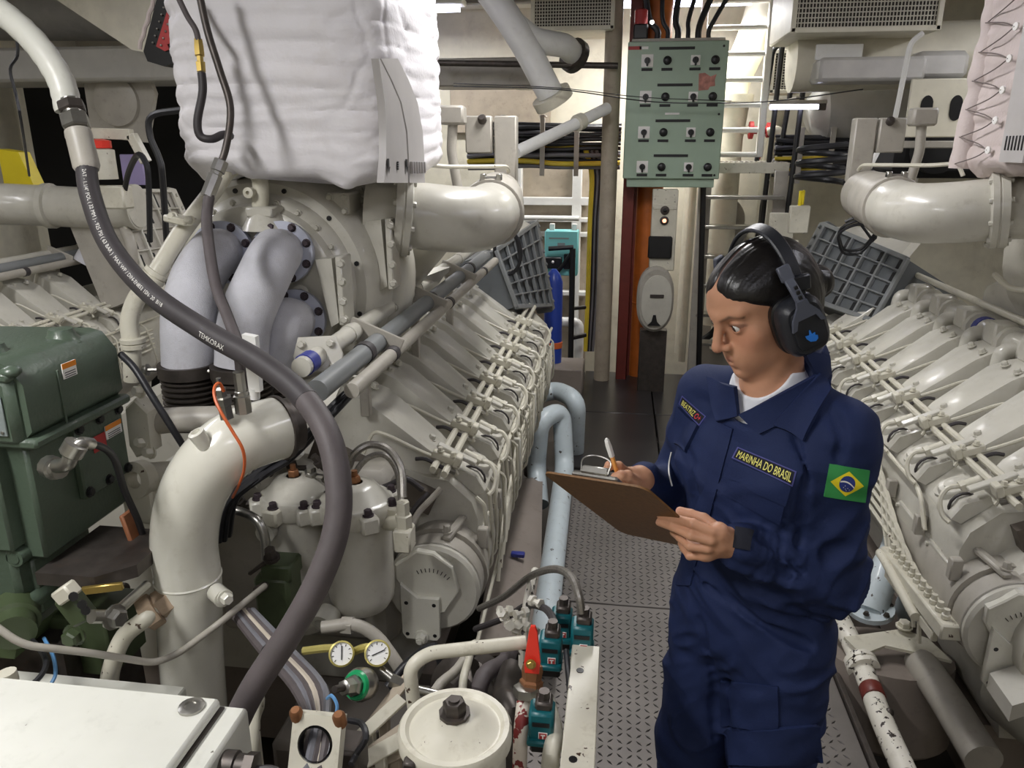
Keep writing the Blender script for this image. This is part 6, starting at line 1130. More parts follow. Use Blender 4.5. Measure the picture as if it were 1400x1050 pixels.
# hair strands: a fine streaked bump along the combed direction
def streak(m, scale=(220, 14, 220), strength=.5):
    nt = m.node_tree; N = nt.nodes; L = nt.links; tc = N.new('ShaderNodeTexCoord'); mp = N.new('ShaderNodeMapping'); mp.inputs['Scale'].default_value = scale; L.new(tc.outputs['Object'], mp.inputs['Vector']); mp.inputs['Rotation'].default_value = (0, 0, math.radians(70))
    no = N.new('ShaderNodeTexNoise'); no.inputs['Scale'].default_value = 1; no.inputs['Detail'].default_value = 3; L.new(mp.outputs['Vector'], no.inputs['Vector']); bp = N.new('ShaderNodeBump'); bp.inputs['Strength'].default_value = strength; bp.inputs['Distance'].default_value = .002
    L.new(no.outputs['Fac'], bp.inputs['Height']); L.new(bp.outputs['Normal'], N['Principled BSDF'].inputs['Normal'])
streak(M['hair'], strength=.22)
# ------------------------------------------------------------------ pose
TH = math.radians(42); BF = A(-math.sin(TH), -math.cos(TH), 0); BL = A(math.cos(TH), -math.sin(TH), 0); BU = A(0, 0, 1); BC = A(.305, 1.455, 0)
def B(a, b, h): return BC+BL*a+BF*b+BU*h
BR = np.column_stack((BL, BF, BU))
HY = math.radians(62); HP = math.radians(24); HR_ = math.radians(3)
hf0 = A(-math.sin(HY), -math.cos(HY), 0); HLf = A(math.cos(HY), -math.sin(HY), 0); HF = hf0*math.cos(HP)-BU*math.sin(HP); HU = np.cross(HF, HLf)*-1; HU = HU if HU[2] > 0 else -HU
HL, HU = HLf*math.cos(HR_)+HU*math.sin(HR_), HU*math.cos(HR_)-HLf*math.sin(HR_)
HC = at(1042, 418, 1.425); HRm = np.column_stack((HL, HF, HU))
def H(a, b, c): return HC+HL*a+HF*b+HU*c       # head frame: left, forward, up
LS, LE, LWr = B(.142, -.005, 1.318), at(1132, 786, 1.37), at(1003, 742, 1.285)
RS, RE, RW = B(-.148, -.005, 1.322), B(-.205, .01, 1.09), at(876, 655, 1.43)
def hand_chain(pts): return [at(*p) for p in pts]
person = thing('person', 'person in navy coverall with black hair, writing on a clipboard on the walkway', 'person', (BC[0], BC[1], 0))
# ------------------------------------------------------------------ skin: head, neck, body core and hands in one surface
SK = Field((-.02, 1.12, .98), (.56, 1.70, 1.70), .0021)
SK.ell(H(0, -.014, .032), (.073, .094, .082), HRm, k=0); SK.ell(H(0, .026, -.028), (.052, .060, .078), HRm, k=.03)
SK.ell(H(0, .048, .042), (.054, .040, .042), HRm, k=.03)                                  # forehead
SK.ell(H(0, .076, -.096), (.019, .016, .014), HRm, k=.022); SK.ell(H(0, .045, -.080), (.030, .036, .022), HRm, k=.025)
for s_ in (-1, 1):
    SK.ell(H(s_*.038, .012, -.060), (.016, .028, .024), HRm, k=.03); SK.ell(H(s_*.041, .056, -.022), (.018, .018, .018), HRm, k=.03)
    SK.ell(H(s_*.024, .058, -.058), (.018, .020, .026), HRm, k=.03)
    SK.cap(H(s_*.010, .089, .026), H(s_*.044, .072, .030), .008, .006, k=.016)            # brow
    SK.ell(H(s_*.033, .096, .006), (.019, .017, .012), HRm, k=.012, op='s')               # socket
SK.cap(H(0, .090, .018), H(0, .110, -.024), .0068, .0095, k=.012); SK.ell(H(0, .1105, -.0290), (.0092, .0095, .0082), HRm, k=.007)
for s_ in (-1, 1): SK.ell(H(s_*.0112, .0985, -.0325), (.0060, .0090, .0064), HRm, k=.007); SK.ell(H(s_*.0055, .1045, -.0400), (.0036, .0050, .0030), HRm, k=.003, op='s')
SK.ell(H(0, .078, -.060), (.025, .014, .020), HRm, k=.022)                                # muzzle
SK.cap(H(-.017, .0830, -.0625), H(-.004, .0930, -.0585), .0034, .0052, k=.005); SK.cap(H(.004, .0930, -.0585), H(.017, .0830, -.0625), .0046, .0030, k=.005)
SK.cap(H(-.014, .0835, -.0690), H(0, .0915, -.0720), .0040, .0062, k=.005); SK.cap(H(0, .0915, -.0720), H(.014, .0835, -.0690), .0056, .0036, k=.005)
SK.cap(H(-.021, .0820, -.0648), H(0, .0965, -.0652), .0013, .0013, k=.002, op='s'); SK.cap(H(0, .0965, -.0652), H(.021, .0820, -.0648), .0013, .0013, k=.002, op='s')
SK.ell(H(0, .098, -.0835), (.016, .007, .005), HRm, k=.008, op='s')
EYE = {s_: H(s_*.0315, .0745, .0045) for s_ in (-1, 1)}
for s_ in (-1, 1):
    SK.ell(EYE[s_], .0148, k=.006); 
    SK.ell(H(s_*.0325, .0900, .0035), (.0142, .011, .0068), HRm, k=.002, op='s'); SK.ell(EYE[s_], .0122, k=0, op='s')
    SK.ell(H(s_*.078, -.006, -.008), (.006, .016, .028), HRm, k=.008)                     # ear
NB = B(0, .005, 1.375)
SK.cap(H(0, -.020, -.050), NB, .050, .052, k=.03); SK.cap(H(0, .02, -.070), B(0, .034, 1.36), .028, .030, k=.02)
for s_ in (-1, 1): SK.cap(H(s_*.05, -.02, -.055), B(s_*.012, .055, 1.385), .010, .008, k=.02)
SK.ell(B(0, 0, 1.24), (.125, .078, .17), BR, k=.05); SK.cap(B(-.12, 0, 1.335), B(.12, 0, 1.335), .045, .045, k=.04); SK.ell(B(0, 0, 1.05), (.12, .08, .12), BR, k=.04)
# arms under the sleeves, then the hands
for S_, E_, W_ in ((LS, LE, LWr), (RS, RE, RW)): SK.cap(S_, E_, .040, .034, k=.02); SK.cap(E_, W_, .034, .024, k=.015)
def fingers(chains, radii):
    for ch, r in zip(chains, radii):
        P = hand_chain(ch)
        for i in range(len(P)-1): SK.cap(P[i], P[i+1], r*(1-.07*i), r*(1-.07*(i+1)), k=.0035 if i else .006)
# left hand closed on the clipboard edge: fingers behind the board, thumb before it
pl = [(1000, 742, 1.285), (982, 728, 1.262), (985, 745, 1.262), (975, 740, 1.258), (966, 755, 1.268)]
P = hand_chain(pl); SK.cap(P[0], P[1], .024, .0165, k=.012); SK.cap(P[0], P[2], .024, .0165, k=.012); SK.cap(P[0], P[4], .022, .0145, k=.012); SK.cap(P[1], P[4], .0165, .0145, k=.012)
LF = [[(974, 727, 1.250), (948, 716, 1.258), (922, 709, 1.292), (903, 704, 1.318)], [(972, 739, 1.247), (945, 732, 1.252), (920, 720, 1.288), (902, 714, 1.316)], [(968, 750, 1.250), (944, 747, 1.258), (930, 735, 1.290), (921, 728, 1.318)], [(960, 760, 1.262), (943, 760, 1.272), (935, 750, 1.300), (931, 743, 1.322)], [(986, 726, 1.290), (962, 709, 1.312), (944, 703, 1.322), (930, 699, 1.328)]]
fingers(LF, (.0098, .0098, .0092, .0082, .0110))
# right hand with the pen, over the top of the board
P = hand_chain([(876, 655, 1.43), (862, 652, 1.41), (866, 662, 1.40)]); SK.cap(P[0], P[1], .024, .018, k=.012); SK.cap(P[0], P[2], .024, .017, k=.012); SK.cap(P[1], P[2], .017, .017, k=.012)
RF = [[(858, 647, 1.405), (846, 637, 1.385), (833, 636, 1.372), (828, 645, 1.368)], [(856, 655, 1.400), (848, 650, 1.375), (842, 652, 1.362), (838, 660, 1.362)], [(858, 663, 1.395), (850, 662, 1.370), (846, 668, 1.362)], [(862, 669, 1.395), (855, 672, 1.375), (852, 677, 1.367)], [(868, 657, 1.392), (858, 650, 1.360), (849, 650, 1.350), (841, 652, 1.352)]]
fingers(RF, (.0095, .0095, .0090, .0080, .0108))
V, Q = SK.mesh()
# natural colouring of lips, brows, lids and nails
hx = (V-HC) @ HRm; tint = np.zeros((len(V), 4))
def paint(m, col, a):
    m = np.clip(m, 0, 1)*a; c = np.array(srgb(*col)[:3]); w = m/np.maximum(m+tint[:, 3]*(1-m), 1e-6); tint[:, :3] = tint[:, :3]*(1-w[:, None])+c*w[:, None]; tint[:, 3] = np.maximum(tint[:, 3], m)
def seg(p, a, b): a, b = A(*a), A(*b); d = b-a; t = np.clip(((p-a)@d)/(d@d), 0, 1); return np.linalg.norm(p-a-t[:, None]*d, axis=1)
for s_ in (-1, 1):
    dd = np.minimum(seg(hx, (s_*.013, .094, .0215), (s_*.034, .088, .0285)), seg(hx, (s_*.034, .088, .0285), (s_*.051, .072, .0235))); paint(1.15-dd/.0040, (44, 30, 26), .88)
    e = hx-A(s_*.0325, .087, .0035); q = np.sqrt((e[:, 0]/.0158)**2+((e[:, 2]-.0012)/.0085)**2); paint((1.25-q)*4*(e[:, 2] > .0005)*(np.abs(e[:, 1]) < .02)*(hx[:, 1] > .06), (58, 38, 32), .75); paint((1.5-q)*1.6*(hx[:, 1] > .06), (150, 100, 82), .35)
    paint(1.3-np.linalg.norm(hx-A(s_*.040, .072, -.024), axis=1)/.026, (206, 134, 108), .35)
    paint(1.2-np.linalg.norm((hx-A(s_*.0055, .104, -.0400))/A(.004, .006, .0032), axis=1), (70, 40, 34), .7)
dd = np.minimum.reduce([seg(hx, (-.018, .0835, -.063), (0, .0955, -.0595)), seg(hx, (.018, .0835, -.063), (0, .0955, -.0595)), seg(hx, (-.015, .084, -.069), (0, .0935, -.0725)), seg(hx, (.015, .084, -.069), (0, .0935, -.0725))]); paint(1.25-dd/.0062, (172, 104, 96), .85)
dd = np.minimum(seg(hx, (-.021, .082, -.0648), (0, .0955, -.0652)), seg(hx, (.021, .082, -.0648), (0, .0955, -.0652))); paint(1.2-dd/.0022, (110, 58, 54), .8)
paint(1.2-np.linalg.norm(hx-A(0, .112, -.029), axis=1)/.016, (200, 128, 104), .35)
for ch in LF[:2]+LF[4:]+RF[:1]:
    t_ = at(*ch[-1]); k_ = nrm(t_-at(*ch[-2])); paint(1.3-np.linalg.norm(V-(t_+k_*.006), axis=1)/.008, (226, 176, 164), .7)
body = npmesh('body', V, Q, M['skin'], person, tint)
for s_ in (-1, 1):
    look = nrm(HF*.92-HL*.20-HU*.12); e = obj('eye', MB().ell(EYE[s_], .0124, 20, 14), M['eyewhite'], person)
    obj('iris', MB().lathe([(.0066, -.0018), (.0060, .0), (.001, .0008)], EYE[s_]+look*.0118, look, 16), M['iris'], e); obj('pupil', MB().lathe([(.0026, 0), (.0005, .0006)], EYE[s_]+look*.0124, look, 12), M['black'], e)
# ------------------------------------------------------------------ hair: parted in the middle, combed back over the ears into a bun
HA = Field(HC-.165, HC+.165, .0021)
HA.ell(H(0, -.016, .034), (.0785, .0985, .0870), HRm, k=0); HA.ell(H(0, -.045, -.01), (.073, .066, .075), HRm, k=.03); HA.ell(H(0, .044, .046), (.0565, .0445, .0450), HRm, k=.03); HA.ell(H(0, -.118, -.012), (.036, .032, .034), HRm, k=.015)
X, Y, Z = np.meshgrid(*HA.ax, indexing='ij'); PX = np.stack((X, Y, Z), -1)-HC.astype(f32); hx = PX @ HRm.astype(f32); a_, b_, c_ = hx[..., 0], hx[..., 1], hx[..., 2]
c2_ = c_+np.abs(a_)*.42-.004*np.cos(a_*90); line = .104 - np.clip(.080-c2_, 0, .034)*1.75 - np.clip(.046-c2_, 0, .2)*.42          # forward limit of the hair
cut = (b_-line)*.75; HA.F += (.0095*np.clip(1+cut/.036, 0, 1)**2).astype(f32); hgt = (-.085-c_); HA.F = np.maximum(np.maximum(HA.F, cut), hgt)
part = np.maximum(np.abs(a_)-.0022, -(b_+.03)); HA.F += (np.exp(-(a_/.0032)**2)*.0060*np.clip((b_+.045)/.02, 0, 1)*(c_ > .03)).astype(f32)
HA.F += (vnoise(np.stack((np.abs(a_)*260+b_*30, c_*60+b_*20, b_*25), -1).astype(f32))*.0009).astype(f32)
V, Q = HA.mesh(); hxv = (V-HC) @ HRm; tint = np.zeros((len(V), 4)); pm = np.clip(1.6-np.abs(hxv[:, 0])/.0020, 0, 1)*(hxv[:, 2] > .04)*np.clip((hxv[:, 1]+.035)/.03, 0, 1); tint[:, :3] = srgb(134, 104, 94)[:3]; tint[:, 3] = pm*.75
npmesh('hair', V, Q, M['hair'], person, tint)
# ------------------------------------------------------------------ white T-shirt seen in the open collar
TS = Field(B(0, 0, 1.3)-.24, B(0, 0, 1.3)+.24, .004)
TS.ell(B(0, .002, 1.24), (.138, .088, .175), BR, k=0); TS.cap(B(-.12, 0, 1.335), B(.12, 0, 1.335), .05, .05, k=.04); TS.cap(B(0, .0, 1.33), B(0, .012, 1.40), .066, .062, k=.03); 

for s_ in (-1, 1): TS.ell(B(s_*.20, 0, 1.3), (.115, .3, .3), BR, k=.01, op='s')
TS.cap(B(-.05, .046, 1.325), B(.05, .046, 1.325), .050, .050, k=.03); TS.cap(B(0, .03, 1.35), B(0, .04, 1.385), .050, .046, k=.03); TS.ell(B(0, .085, 1.450), (.066, .10, .074), BR, k=.003, op='s'); TS.ell(B(0, -.03, 1.50), (.2, .2, .08), BR, k=.004, op='s')
# ------------------------------------------------------------------ coverall
CO = Field((-.02, 1.14, .04), (.66, 1.76, 1.50), .0042)
CO.ell(B(0, -.004, 1.235), (.165, .112, .165), BR, k=0)
for s_ in (-1, 1): CO.ell(B(s_*.072, .074, 1.215), (.074, .058, .078), BR, k=.05); CO.cap(B(s_*.05, -.004, 1.375), B(s_*.142, -.006, 1.322), .046, .056, k=.035)
CO.ell(B(0, .004, 1.06), (.158, .122, .15), BR, k=.06); CO.ell(B(-.01, -.012, .90), (.158, .130, .16), BR, k=.05); CO.ell(B(0, -.06, .86), (.15, .10, .11), BR, k=.05)
for s_ in (-1, 1):
    CO.cap(B(s_*.084, -.004, .86), B(s_*.094, .018, .50), .098, .082, k=.03); CO.cap(B(s_*.098, .018, .50), B(s_*.105, -.01, .09), .082, .076, k=.03)
def sleeve(S_, E_, W_, r):
    CO.cap(S_, E_, r[0], r[1], k=.035); CO.cap(E_, W_, r[1], r[2], k=.02); CO.cap(W_+(E_-W_)*.22, W_+(E_-W_)*.02, r[2]*1.04, r[2]*.98, k=.006)
sleeve(LS, LE, LWr+nrm(LE-LWr)*.014, (.062, .062, .042)); sleeve(RS, RE, RW+nrm(RE-RW)*.016, (.064, .056, .036))
CO.ell(LE+A(0.004, 0, -.004), (.066, .064, .058), k=.03)
CO.cap(B(0, -.035, 1.385), B(0, -.022, 1.435), .078, .082, k=.02)
CO2 = Field((-.02, 1.14, 1.0), (.66, 1.76, 1.55), .0042); i2 = np.round((CO2.lo-CO.lo)/CO.h).astype(int)
CO2.lo = CO.lo+i2*CO.h; m2 = CO.F[:, :, i2[2]:]; CO2.F = np.full(CO2.n, .08, f32); CO2.F[:m2.shape[0], :m2.shape[1], :m2.shape[2]] = m2[:CO2.n[0], :CO2.n[1], :CO2.n[2]]
CO2.cap(B(0, .012, 1.36), B(0, .02, 1.43), .078, .078, k=.03)
# open neck
CO.cap(B(0, .03, 1.36), H(0, 0, -.09), .062, .075, k=.006, op='s'); CO.cap(B(0, .0, 1.40), B(0, -.012, 1.50), .066, .075, k=.006, op='s')
CO.cap(B(0, .12, 1.318), B(.0, .075, 1.43), .012, .072, k=.006, op='s')
for path, rr in (([(945, 782), (990, 818), (1040, 850), (1080, 872), (1108, 884)], .0075), ([(955, 850), (968, 890), (978, 940), (976, 1010)], .005), ([(1085, 590), (1100, 640), (1098, 700), (1090, 745)], .006), ([(1060, 770), (1090, 800), (1110, 830)], .007), ([(1035, 730), (1060, 745), (1100, 790)], .006), ([(930, 600), (945, 650), (950, 700)], .004), ([(1135, 560), (1150, 600), (1145, 630)], .004)):
    pts_ = CO.hit(crom([A(*q) for q in path], 4))
    for i in range(len(pts_)-1): CO.cap(pts_[i], pts_[i+1], rr, rr, k=.014, op='s')
# cloth folds: long soft noise, drag lines at elbows, waist and hips
X, Y, Z = np.meshgrid(*CO.ax, indexing='ij'); P = np.stack((X, Y, Z), -1); near = np.abs(CO.F) < .03; Pn = P[near].astype(float)
loc = (Pn-BC) @ BR; a_, b_, h_ = loc.T
ridge = lambda v: 1-np.abs(v)*2.2
fold = vnoise(Pn*11)*.0040+np.clip(ridge(vnoise(np.column_stack((a_*7+h_*9+2, b_*7, h_*8-a_*6))))-.35, 0, 1)*.010-.003+vnoise(np.column_stack((a_*16+h_*20, b_*16, h_*30)))*.0034
dl = np.linalg.norm(Pn-LE, axis=1); dr = np.linalg.norm(Pn-RE, axis=1)
fold += np.exp(-(dl/.13)**2)*(1.5*ridge(vnoise(np.column_stack(((Pn-LE)@nrm(LWr-LE)*17+h_*6, (Pn-LE)@nrm(LS-LE)*7, b_*5))))*.0085)
fold += np.exp(-(dr/.10)**2)*ridge(vnoise(Pn*16))*.006
tw = np.exp(-((h_-1.02)/.10)**2); fold += tw*ridge(vnoise(np.column_stack((a_*9, b_*9, h_*24+a_*16))))*.0100
hp_ = np.exp(-((h_-.80)/.13)**2); fold += hp_*ridge(vnoise(np.column_stack((a_*12+3, b_*10, h_*26-a_*20))))*.0045
wl = (Pn-LWr) @ nrm(LE-LWr); ring_ = np.exp(-((wl-.085)/.05)**2)*(dl < .3)*(np.linalg.norm(np.cross(Pn-LWr, nrm(LE-LWr)), axis=1) < .08); fold += ring_*ridge(vnoise(np.column_stack((wl*70, b_*14, h_*14))))*.004
CO.F[near] -= fold.astype(f32)
V, Q = CO.mesh(); cov = npmesh('coverall', V, Q, M['navy'], person)
X, Y, Z = np.meshgrid(*TS.ax, indexing='ij'); TS.F = np.maximum(TS.F, CO2.sample(np.stack((X, Y, Z), -1))+.012).astype(f32); V, Q = TS.mesh(); npmesh('t_shirt', V, Q, M['tshirt'], person)
# ------------------------------------------------------------------ sewn-on pieces, laid on the cloth
def quadmap(c, u, v): c = np.asarray(c, float); u, v = np.asarray(u)[:, None], np.asarray(v)[:, None]; return (c[0]*(1-u)+c[1]*u)*(1-v)+(c[3]*(1-u)+c[2]*u)*v   # corners: TL TR BR BL
def lay(name, c, m, parent, th=.002, nu=12, nv=6, lift=0., keep=None, field=None):
    field = field or CO; uu, vv = np.meshgrid(np.linspace(0, 1, nu+1), np.linspace(0, 1, nv+1)); px = quadmap(c, uu.ravel(), vv.ravel()); P = field.hit(px); N_ = field.normal(P); mb = MB(); n = (nu+1)*(nv+1)
    T = P+N_*(th+lift); Bk = P+N_*(lift-.003); F = []
    for j in range(nv):
        for i in range(nu): a = j*(nu+1)+i; F.append((a, a+1, a+nu+2, a+nu+1)); F.append((n+a+nu+1, n+a+nu+2, n+a+1, n+a))
    rim = [i for i in range(nu+1)]+[(j+1)*(nu+1)-1 for j in range(1, nv+1)]+[nv*(nu+1)+i for i in range(nu-1, -1, -1)]+[j*(nu+1) for j in range(nv-1, 0, -1)]
    for i in range(len(rim)): a, b = rim[i], rim[(i+1) % len(rim)]; F.append((b, a, n+a, n+b))
    mb.add(np.concatenate((T, Bk)), F); return obj(name, mb, m, parent, angle=50)
def letters(name, s, c, m, parent, lift, bold=.0):
    V, F = text_geo(s); P = CO.hit(quadmap(c, V[:, 0], 1-V[:, 1])); N_ = CO.normal(P); mb = MB(); mb.add(P+N_*lift, F)
    if bold: mb.add(P+N_*(lift+.0002)+CR*bold, F); mb.add(P+N_*(lift+.0001)-CU*bold*.6, F)
    return obj(name, mb, m, parent, fix=False)
tp = [(1009, 611), (1089, 645), (1083, 665), (1001, 626)]; t = lay('name_tape', tp, M['navylight'], person, .002); t['label'] = 'navy tape with yellow lettering'
lay('tape_ground', quadmap(tp, [.025, .975, .975, .025], [.09, .09, .91, .91]), M['navydark'], t, .0026)
letters('lettering', 'MARINHA DO BRASIL', quadmap(tp, [.06, .95, .95, .06], [.22, .22, .80, .80]), M['thread'], t, .0034, .0003)
tp = [(933, 541), (966, 570), (956, 583), (929, 552)]; t = lay('name_tape', tp, M['navylight'], person, .002); t['label'] = 'small navy tape with yellow and red lettering'
lay('tape_ground', quadmap(tp, [.03, .97, .97, .03], [.09, .09, .91, .91]), M['navydark'], t, .0026); letters('lettering', 'BEATRIZ', quadmap(tp, [.10, .66, .66, .10], [.25, .25, .78, .78]), M['thread'], t, .0034, .0002); letters('blood_group', 'O+', quadmap(tp, [.70, .93, .93, .70], [.25, .25, .78, .78]), M['redthread'], t, .0034, .0002)
fq = [(1134, 634), (1188, 643), (1182, 687), (1126, 678)]; fl_ = lay('flag_patch', fq, M['flaggreen'], person, .0024, 12, 10); fl_['label'] = 'green, yellow and blue flag patch'
def laypoly(name, uv, m, parent, lift):
    uv = np.array(uv); px = quadmap(fq, uv[:, 0], uv[:, 1]); P = CO.hit(px); N_ = CO.normal(P); return obj(name, MB().add(P+N_*lift, [tuple(range(len(P)))]), m, parent, fix=False)
def fan(uv, c, rings=4):   # split a convex outline into small quads so that it follows the cloth
    uv = np.array(uv, float); c = np.array(c); return [c+(uv-c)*k/rings for k in range(rings+1)]
def layfan(name, uv, c, m, parent, lift):
    R_ = fan(uv, c); mb = MB(); n = len(uv); px = np.concatenate(R_); P = CO.hit(quadmap(fq, px[:, 0], px[:, 1])); P = P+CO.normal(P)*lift
    mb.add(P, [(k*n+i, k*n+(i+1) % n, (k+1)*n+(i+1) % n, (k+1)*n+i) for k in range(len(R_)-1) for i in range(n)]); return obj(name, mb, m, parent, fix=False)
dm = [np.array(q) for q in ((.10, .5), (.5, .12), (.90, .5), (.5, .88))]; dmo = [dm[i]*(1-t)+dm[(i+1) % 4]*t for i in range(4) for t in np.linspace(0, 1, 6)[:-1]]
layfan('diamond', dmo, (.5, .5), M['flagyellow'], fl_, .0032); layfan('disc', [(.5+.185*math.cos(t), .5+.235*math.sin(t)) for t in np.linspace(0, 2*math.pi, 25)[:-1]], (.5, .5), M['flagblue'], fl_, .0038)
uv = [(.325+.35*t, .46+.13*(t**1.4)-.05*math.sin(math.pi*t)) for t in np.linspace(0, 1, 9)]; bnd = MB(); P1 = CO.hit(quadmap(fq, [u for u, v in uv], [v-.022 for u, v in uv])); P2 = CO.hit(quadmap(fq, [u for u, v in uv], [v+.022 for u, v in uv])); N1 = CO.normal(P1); bnd.add(np.concatenate((P1+N1*.0044, P2+N1*.0044)), [(i, i+1, 10+i, 9+i) for i in range(8)]); obj('white_band', bnd, M['labelwhite'], fl_, fix=False)
for u, v in ((.43, .60), (.48, .64), (.53, .61), (.57, .65), (.50, .68), (.46, .55)): laypoly('star', [(u+.010*math.cos(t), v+.013*math.sin(t)) for t in np.linspace(0, 2*math.pi, 7)[:-1]], M['labelwhite'], fl_, .0044)
# pockets, placket, collar, cuff tab
pk = lay('chest_pocket', [(1003, 630), (1079, 664), (1066, 716), (979, 668)], M['navy'], person, .004, 14, 10, lift=.001); lay('pocket_flap', [(1003, 629), (1080, 664), (1074, 690), (992, 650)], M['navy'], pk, .007, 14, 6, lift=.001)
pk = lay('chest_pocket', [(929, 556), (955, 584), (944, 606), (918, 596)], M['navy'], person, .003, 8, 8, lift=.001); lay('pocket_flap', [(929, 556), (956, 584), (938, 620), (918, 600)], M['navy'], pk, .007, 8, 8, lift=.001)
cg = lay('cargo_pocket', [(985, 930), (1064, 938), (1064, 1000), (985, 992)], M['navy'], person, .004, 12, 10, lift=.001); lay('pocket_flap', [(990, 1000), (1116, 990), (1120, 1040), (992, 1046)], M['navy'], cg, .008, 14, 8, lift=.001)
lay('placket', [(988, 580), (1003, 586), (945, 800), (925, 800)], M['navy'], person, .003, 5, 24, lift=.0005)
cl = lay('collar', [(1013, 566), (1112, 512), (1122, 548), (1040, 594)], M['navy'], person, .006, 16, 8, lift=.003, field=CO2); lay('collar_tip', [(1056, 580), (1114, 508), (1134, 540), (1101, 603)], M['navy'], cl, .007, 10, 12, lift=.007, field=CO2); lay('collar_wing', [(968, 518), (1008, 528), (1012, 568), (982, 578)], M['navy'], cl, .006, 8, 8, lift=.003, field=CO2)
lay('collar_back', [(1094, 480), (1128, 486), (1134, 540), (1112, 512)], M['navy'], cl, .006, 8, 8, lift=.003, field=CO2)
lay('cuff_tab', [(1006, 722), (1028, 726), (1024, 752), (1003, 748)], M['navydark'], person, .003, 6, 6, lift=.002)
obj('drawstring', MB().tube(crom(list(CO.hit([(917, 618), (914, 632), (914, 648), (918, 664)])-CF*.006), 4), .0016, 6), M['labelwhite'], person)
cn = SK.hit([(1012+8*k, 549-.2*k-.045*k*k*5.0) for k in range(12)]); obj('necklace', MB().tube(crom(list(cn-CF*.002), 3), .0009, 5), M['steel'], person)
for s_ in (-1, 1):
    q = B(s_*.105, .02, 0); obj('boot', MB().sweep([[q+BL*(w*.048*math.cos(t))+BF*(o_+ln*math.sin(t))+BU*z for t in np.linspace(0, 2*math.pi, 19)[:-1]] for z, w, ln, o_ in ((0, 1.0, .135, .035), (.03, 1.03, .138, .035), (.055, .98, .125, .028), (.085, .92, .085, .0), (.14, .95, .062, -.025))]), M['black'], person)
# ------------------------------------------------------------------ ear defenders
ed = thing('ear_defenders', 'black over-ear ear defenders with a blue mark worn on the head', 'ear defenders', HC+HU*.12)
arc = []
for t in np.linspace(-1, 1, 33):
    an = t*math.radians(96); arc.append((math.sin(an)*.098, -.010-.026*max(0, math.cos(an)), .016+.121*math.cos(an)))
ring = []
for i, p in enumerate(arc):
    an = np.linspace(-1, 1, 33)[i]*math.radians(96); nrm_ = A(math.sin(an), 0, math.cos(an)); w = .0130; th = .0040
    ring.append([H(*(A(*p)+nrm_*a*th+A(0, b*w, 0))) for a, b in ((1, -.8), (1, .8), (.4, 1), (-.4, 1), (-1, .8), (-1, -.8), (-.4, -1), (.4, -1))])
obj('headband', MB().sweep(ring), M['muff'], ed)
for s_ in (-1, 1):
    c0 = H(s_*.077, -.004, -.022); ax_ = nrm(HL*s_*.97+HF*.20+HU*.02); xx = nrm(HF-ax_*(HF@ax_)); yy = np.cross(ax_, xx); yy = yy if yy @ HU > 0 else -yy
    def sup(rx, ry, h, n=32, e=.62): return [c0+ax_*h+xx*(rx*np.sign(math.cos(t))*abs(math.cos(t))**e)+yy*(ry*np.sign(math.sin(t))*abs(math.sin(t))**e) for t in np.linspace(0, 2*math.pi, n+1)[:-1]]
    obj('cushion', MB().sweep([sup(.026, .034, -.012), sup(.038, .048, -.012), sup(.043, .053, -.004), sup(.043, .053, .008), sup(.036, .047, .014)]), M['cushion'], ed)
    cp = obj('cup', MB().sweep([sup(.036, .047, .012), sup(.041, .052, .014), sup(.041, .052, .030), sup(.037, .048, .040), sup(.030, .043, .046, e=.5), sup(.028, .041, .046, e=.5)]), M['muff'], ed)
    obj('cup_face', MB().sweep([sup(.027, .036, .044, e=.4), sup(.026, .035, .0485, e=.4), sup(.024, .033, .0492, e=.4)]), M['muff'], cp)
    P0 = c0+ax_*.047; y2 = nrm(yy-ax_*.26)
    sg0 = 1 if np.cross(xx, yy) @ ax_ > 0 else -1
    yk = obj('yoke', MB().prism([(-.030, -.006), (-.024, .014), (-.011, .032), (-.009, .042), (.009, .042), (.011, .032), (.024, .014), (.030, -.006), (.022, -.004), (.016, .010), (-.016, .010), (-.022, -.004)], P0+yy*.012+ax_*.001, xx, yy, sg0*.006), M['muffgrey'], ed)
    obj('yoke_arm', MB().bar(P0+yy*.050+ax_*.004, P0+y2*.092+ax_*.004, .017, .007, .002, up=tuple(ax_)), M['muffgrey'], yk)
    obj('slider', MB().bar(P0+y2*.088+ax_*.002, P0+y2*.115, .022, .010, .002, up=tuple(ax_)), M['muffgrey'], ed)
    obj('slider_block', MB().bar(H(s_*.098, -.018, .035), H(s_*.099, -.024, .062), .034, .012, .003, up=tuple(ax_)), M['muff'], ed)
    if s_ == 1:
        q = P0+ax_*.003-yy*.012; sg_ = 1 if np.cross(xx, yy) @ ax_ > 0 else -1
        obj('blue_mark', MB().prism([(-.009, -.010), (-.004, -.013), (.005, -.010), (.010, -.003), (.011, .003), (.004, .002), (.002, .010), (.0, .010), (-.001, .002), (-.007, .003), (-.006, -.002), (-.010, -.004)], q, xx, yy, sg_*.0008), M['markblue'], cp)
        for k in range(3): obj('yoke_slot', MB().box(P0+yy*.05+(y2-yy*.0)*(.010+.009*k)+ax_*.0078, (.006, .006, .004), .0005, np.column_stack((xx, yy, ax_))), M['black'], cp)
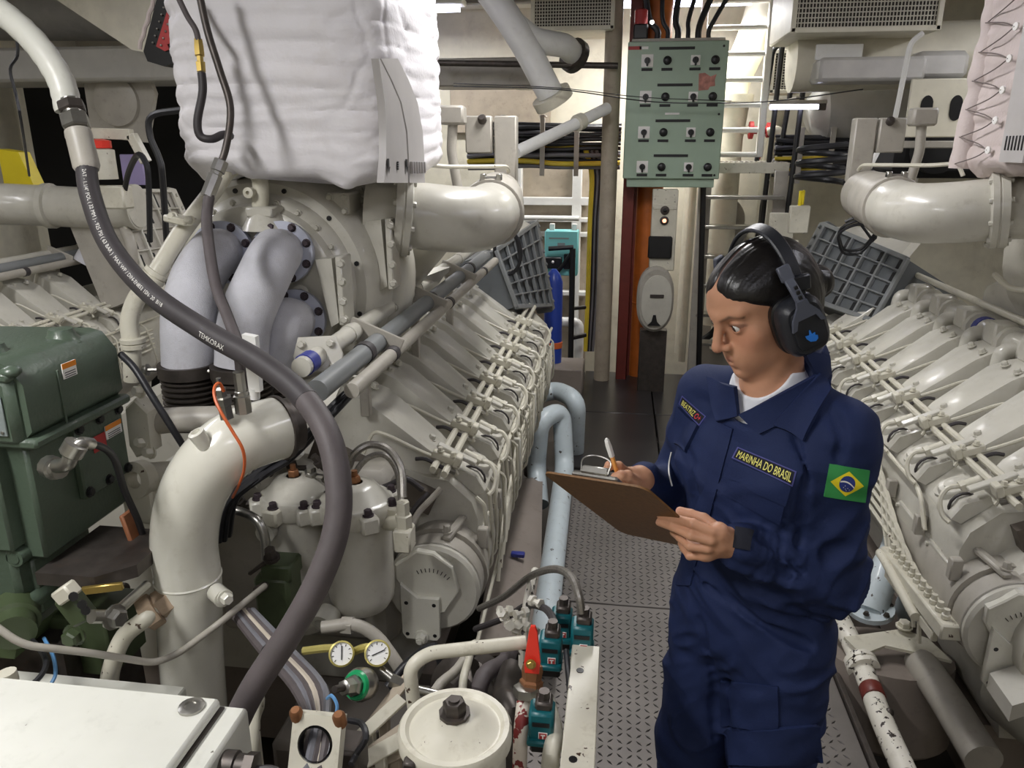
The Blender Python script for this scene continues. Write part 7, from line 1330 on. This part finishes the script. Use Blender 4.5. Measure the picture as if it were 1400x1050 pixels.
# ------------------------------------------------------------------ clipboard and pen
cA, cB, cD = A(-.125, 1.332, 1.236), A(.057, 1.210, 1.271), A(.036, 1.510, 1.024); cx_ = nrm(cB-cA); cn_ = nrm(np.cross(cD-cA, cB-cA)); cy_ = nrm(cD-cA); cy_ = nrm(cy_-cx_*(cy_@cx_)); cn_ = np.cross(cy_, cx_); cn_ = cn_ if cn_[2] > 0 else -cn_
ck = thing('clipboard', 'brown hardboard clipboard held in both hands', 'clipboard', cA+cx_*.115+cy_*.16)
def rr_(w, h, r, n=6): return [(cx0+r*math.cos(t), cy0+r*math.sin(t)) for cx0, cy0, a0 in ((w-r, h-r, 0), (r, h-r, 90), (r, r, 180), (w-r, r, 270)) for t in np.radians(np.linspace(a0, a0+90, n+1))]
sgn = 1 if np.cross(cx_, cy_) @ cn_ > 0 else -1
obj('board', MB().prism(rr_(.23, .32, .022), cA, cx_, cy_, -sgn*.004), M['board'], ck)
obj('paper', MB().prism(rr_(.205, .285, .002), cA+cx_*.012+cy_*.025+cn_*.0012, cx_, cy_, sgn*.0015), M['paper'], ck)
obj('clip', MB().box(cA+cx_*.115+cy_*.018+cn_*.006, (.10, .028, .010), .003, np.column_stack((cx_, cy_, cn_))).box(cA+cx_*.115+cy_*.006+cn_*.016, (.06, .010, .016), .003, np.column_stack((cx_, cy_, cn_))), M['steel'], ck)
obj('clip_wire', MB().tube(crom([cA+cx_*.085+cy_*.004+cn_*.012, cA+cx_*.085-cy_*.002+cn_*.034, cA+cx_*.115-cy_*.008+cn_*.040, cA+cx_*.145-cy_*.002+cn_*.034, cA+cx_*.145+cy_*.004+cn_*.012], 5), .0014, 6), M['steel'], ck)
pn = thing('pen', 'slim ballpoint pen with an orange barrel and a pale cap in the writing hand', 'pen', at(846, 655, 1.37)); p0_, p1_ = at(848, 660, 1.372), at(830, 603, 1.345)
obj('barrel', MB().tube([p0_, p1_], .0042, 12), M['penbarrel'], pn); d_ = nrm(p1_-p0_); obj('cap', MB().lathe([(.0056, -.034), (.0058, -.01), (.0045, .004), (.002, .008)], p1_-d_*.002, d_, 12), M['labelwhite'], pn); obj('pocket_clip', MB().bar(p1_-d_*.036-CF*.007, p1_-d_*.0-CF*.0065, .003, .002, .0005), M['labelwhite'], pn)
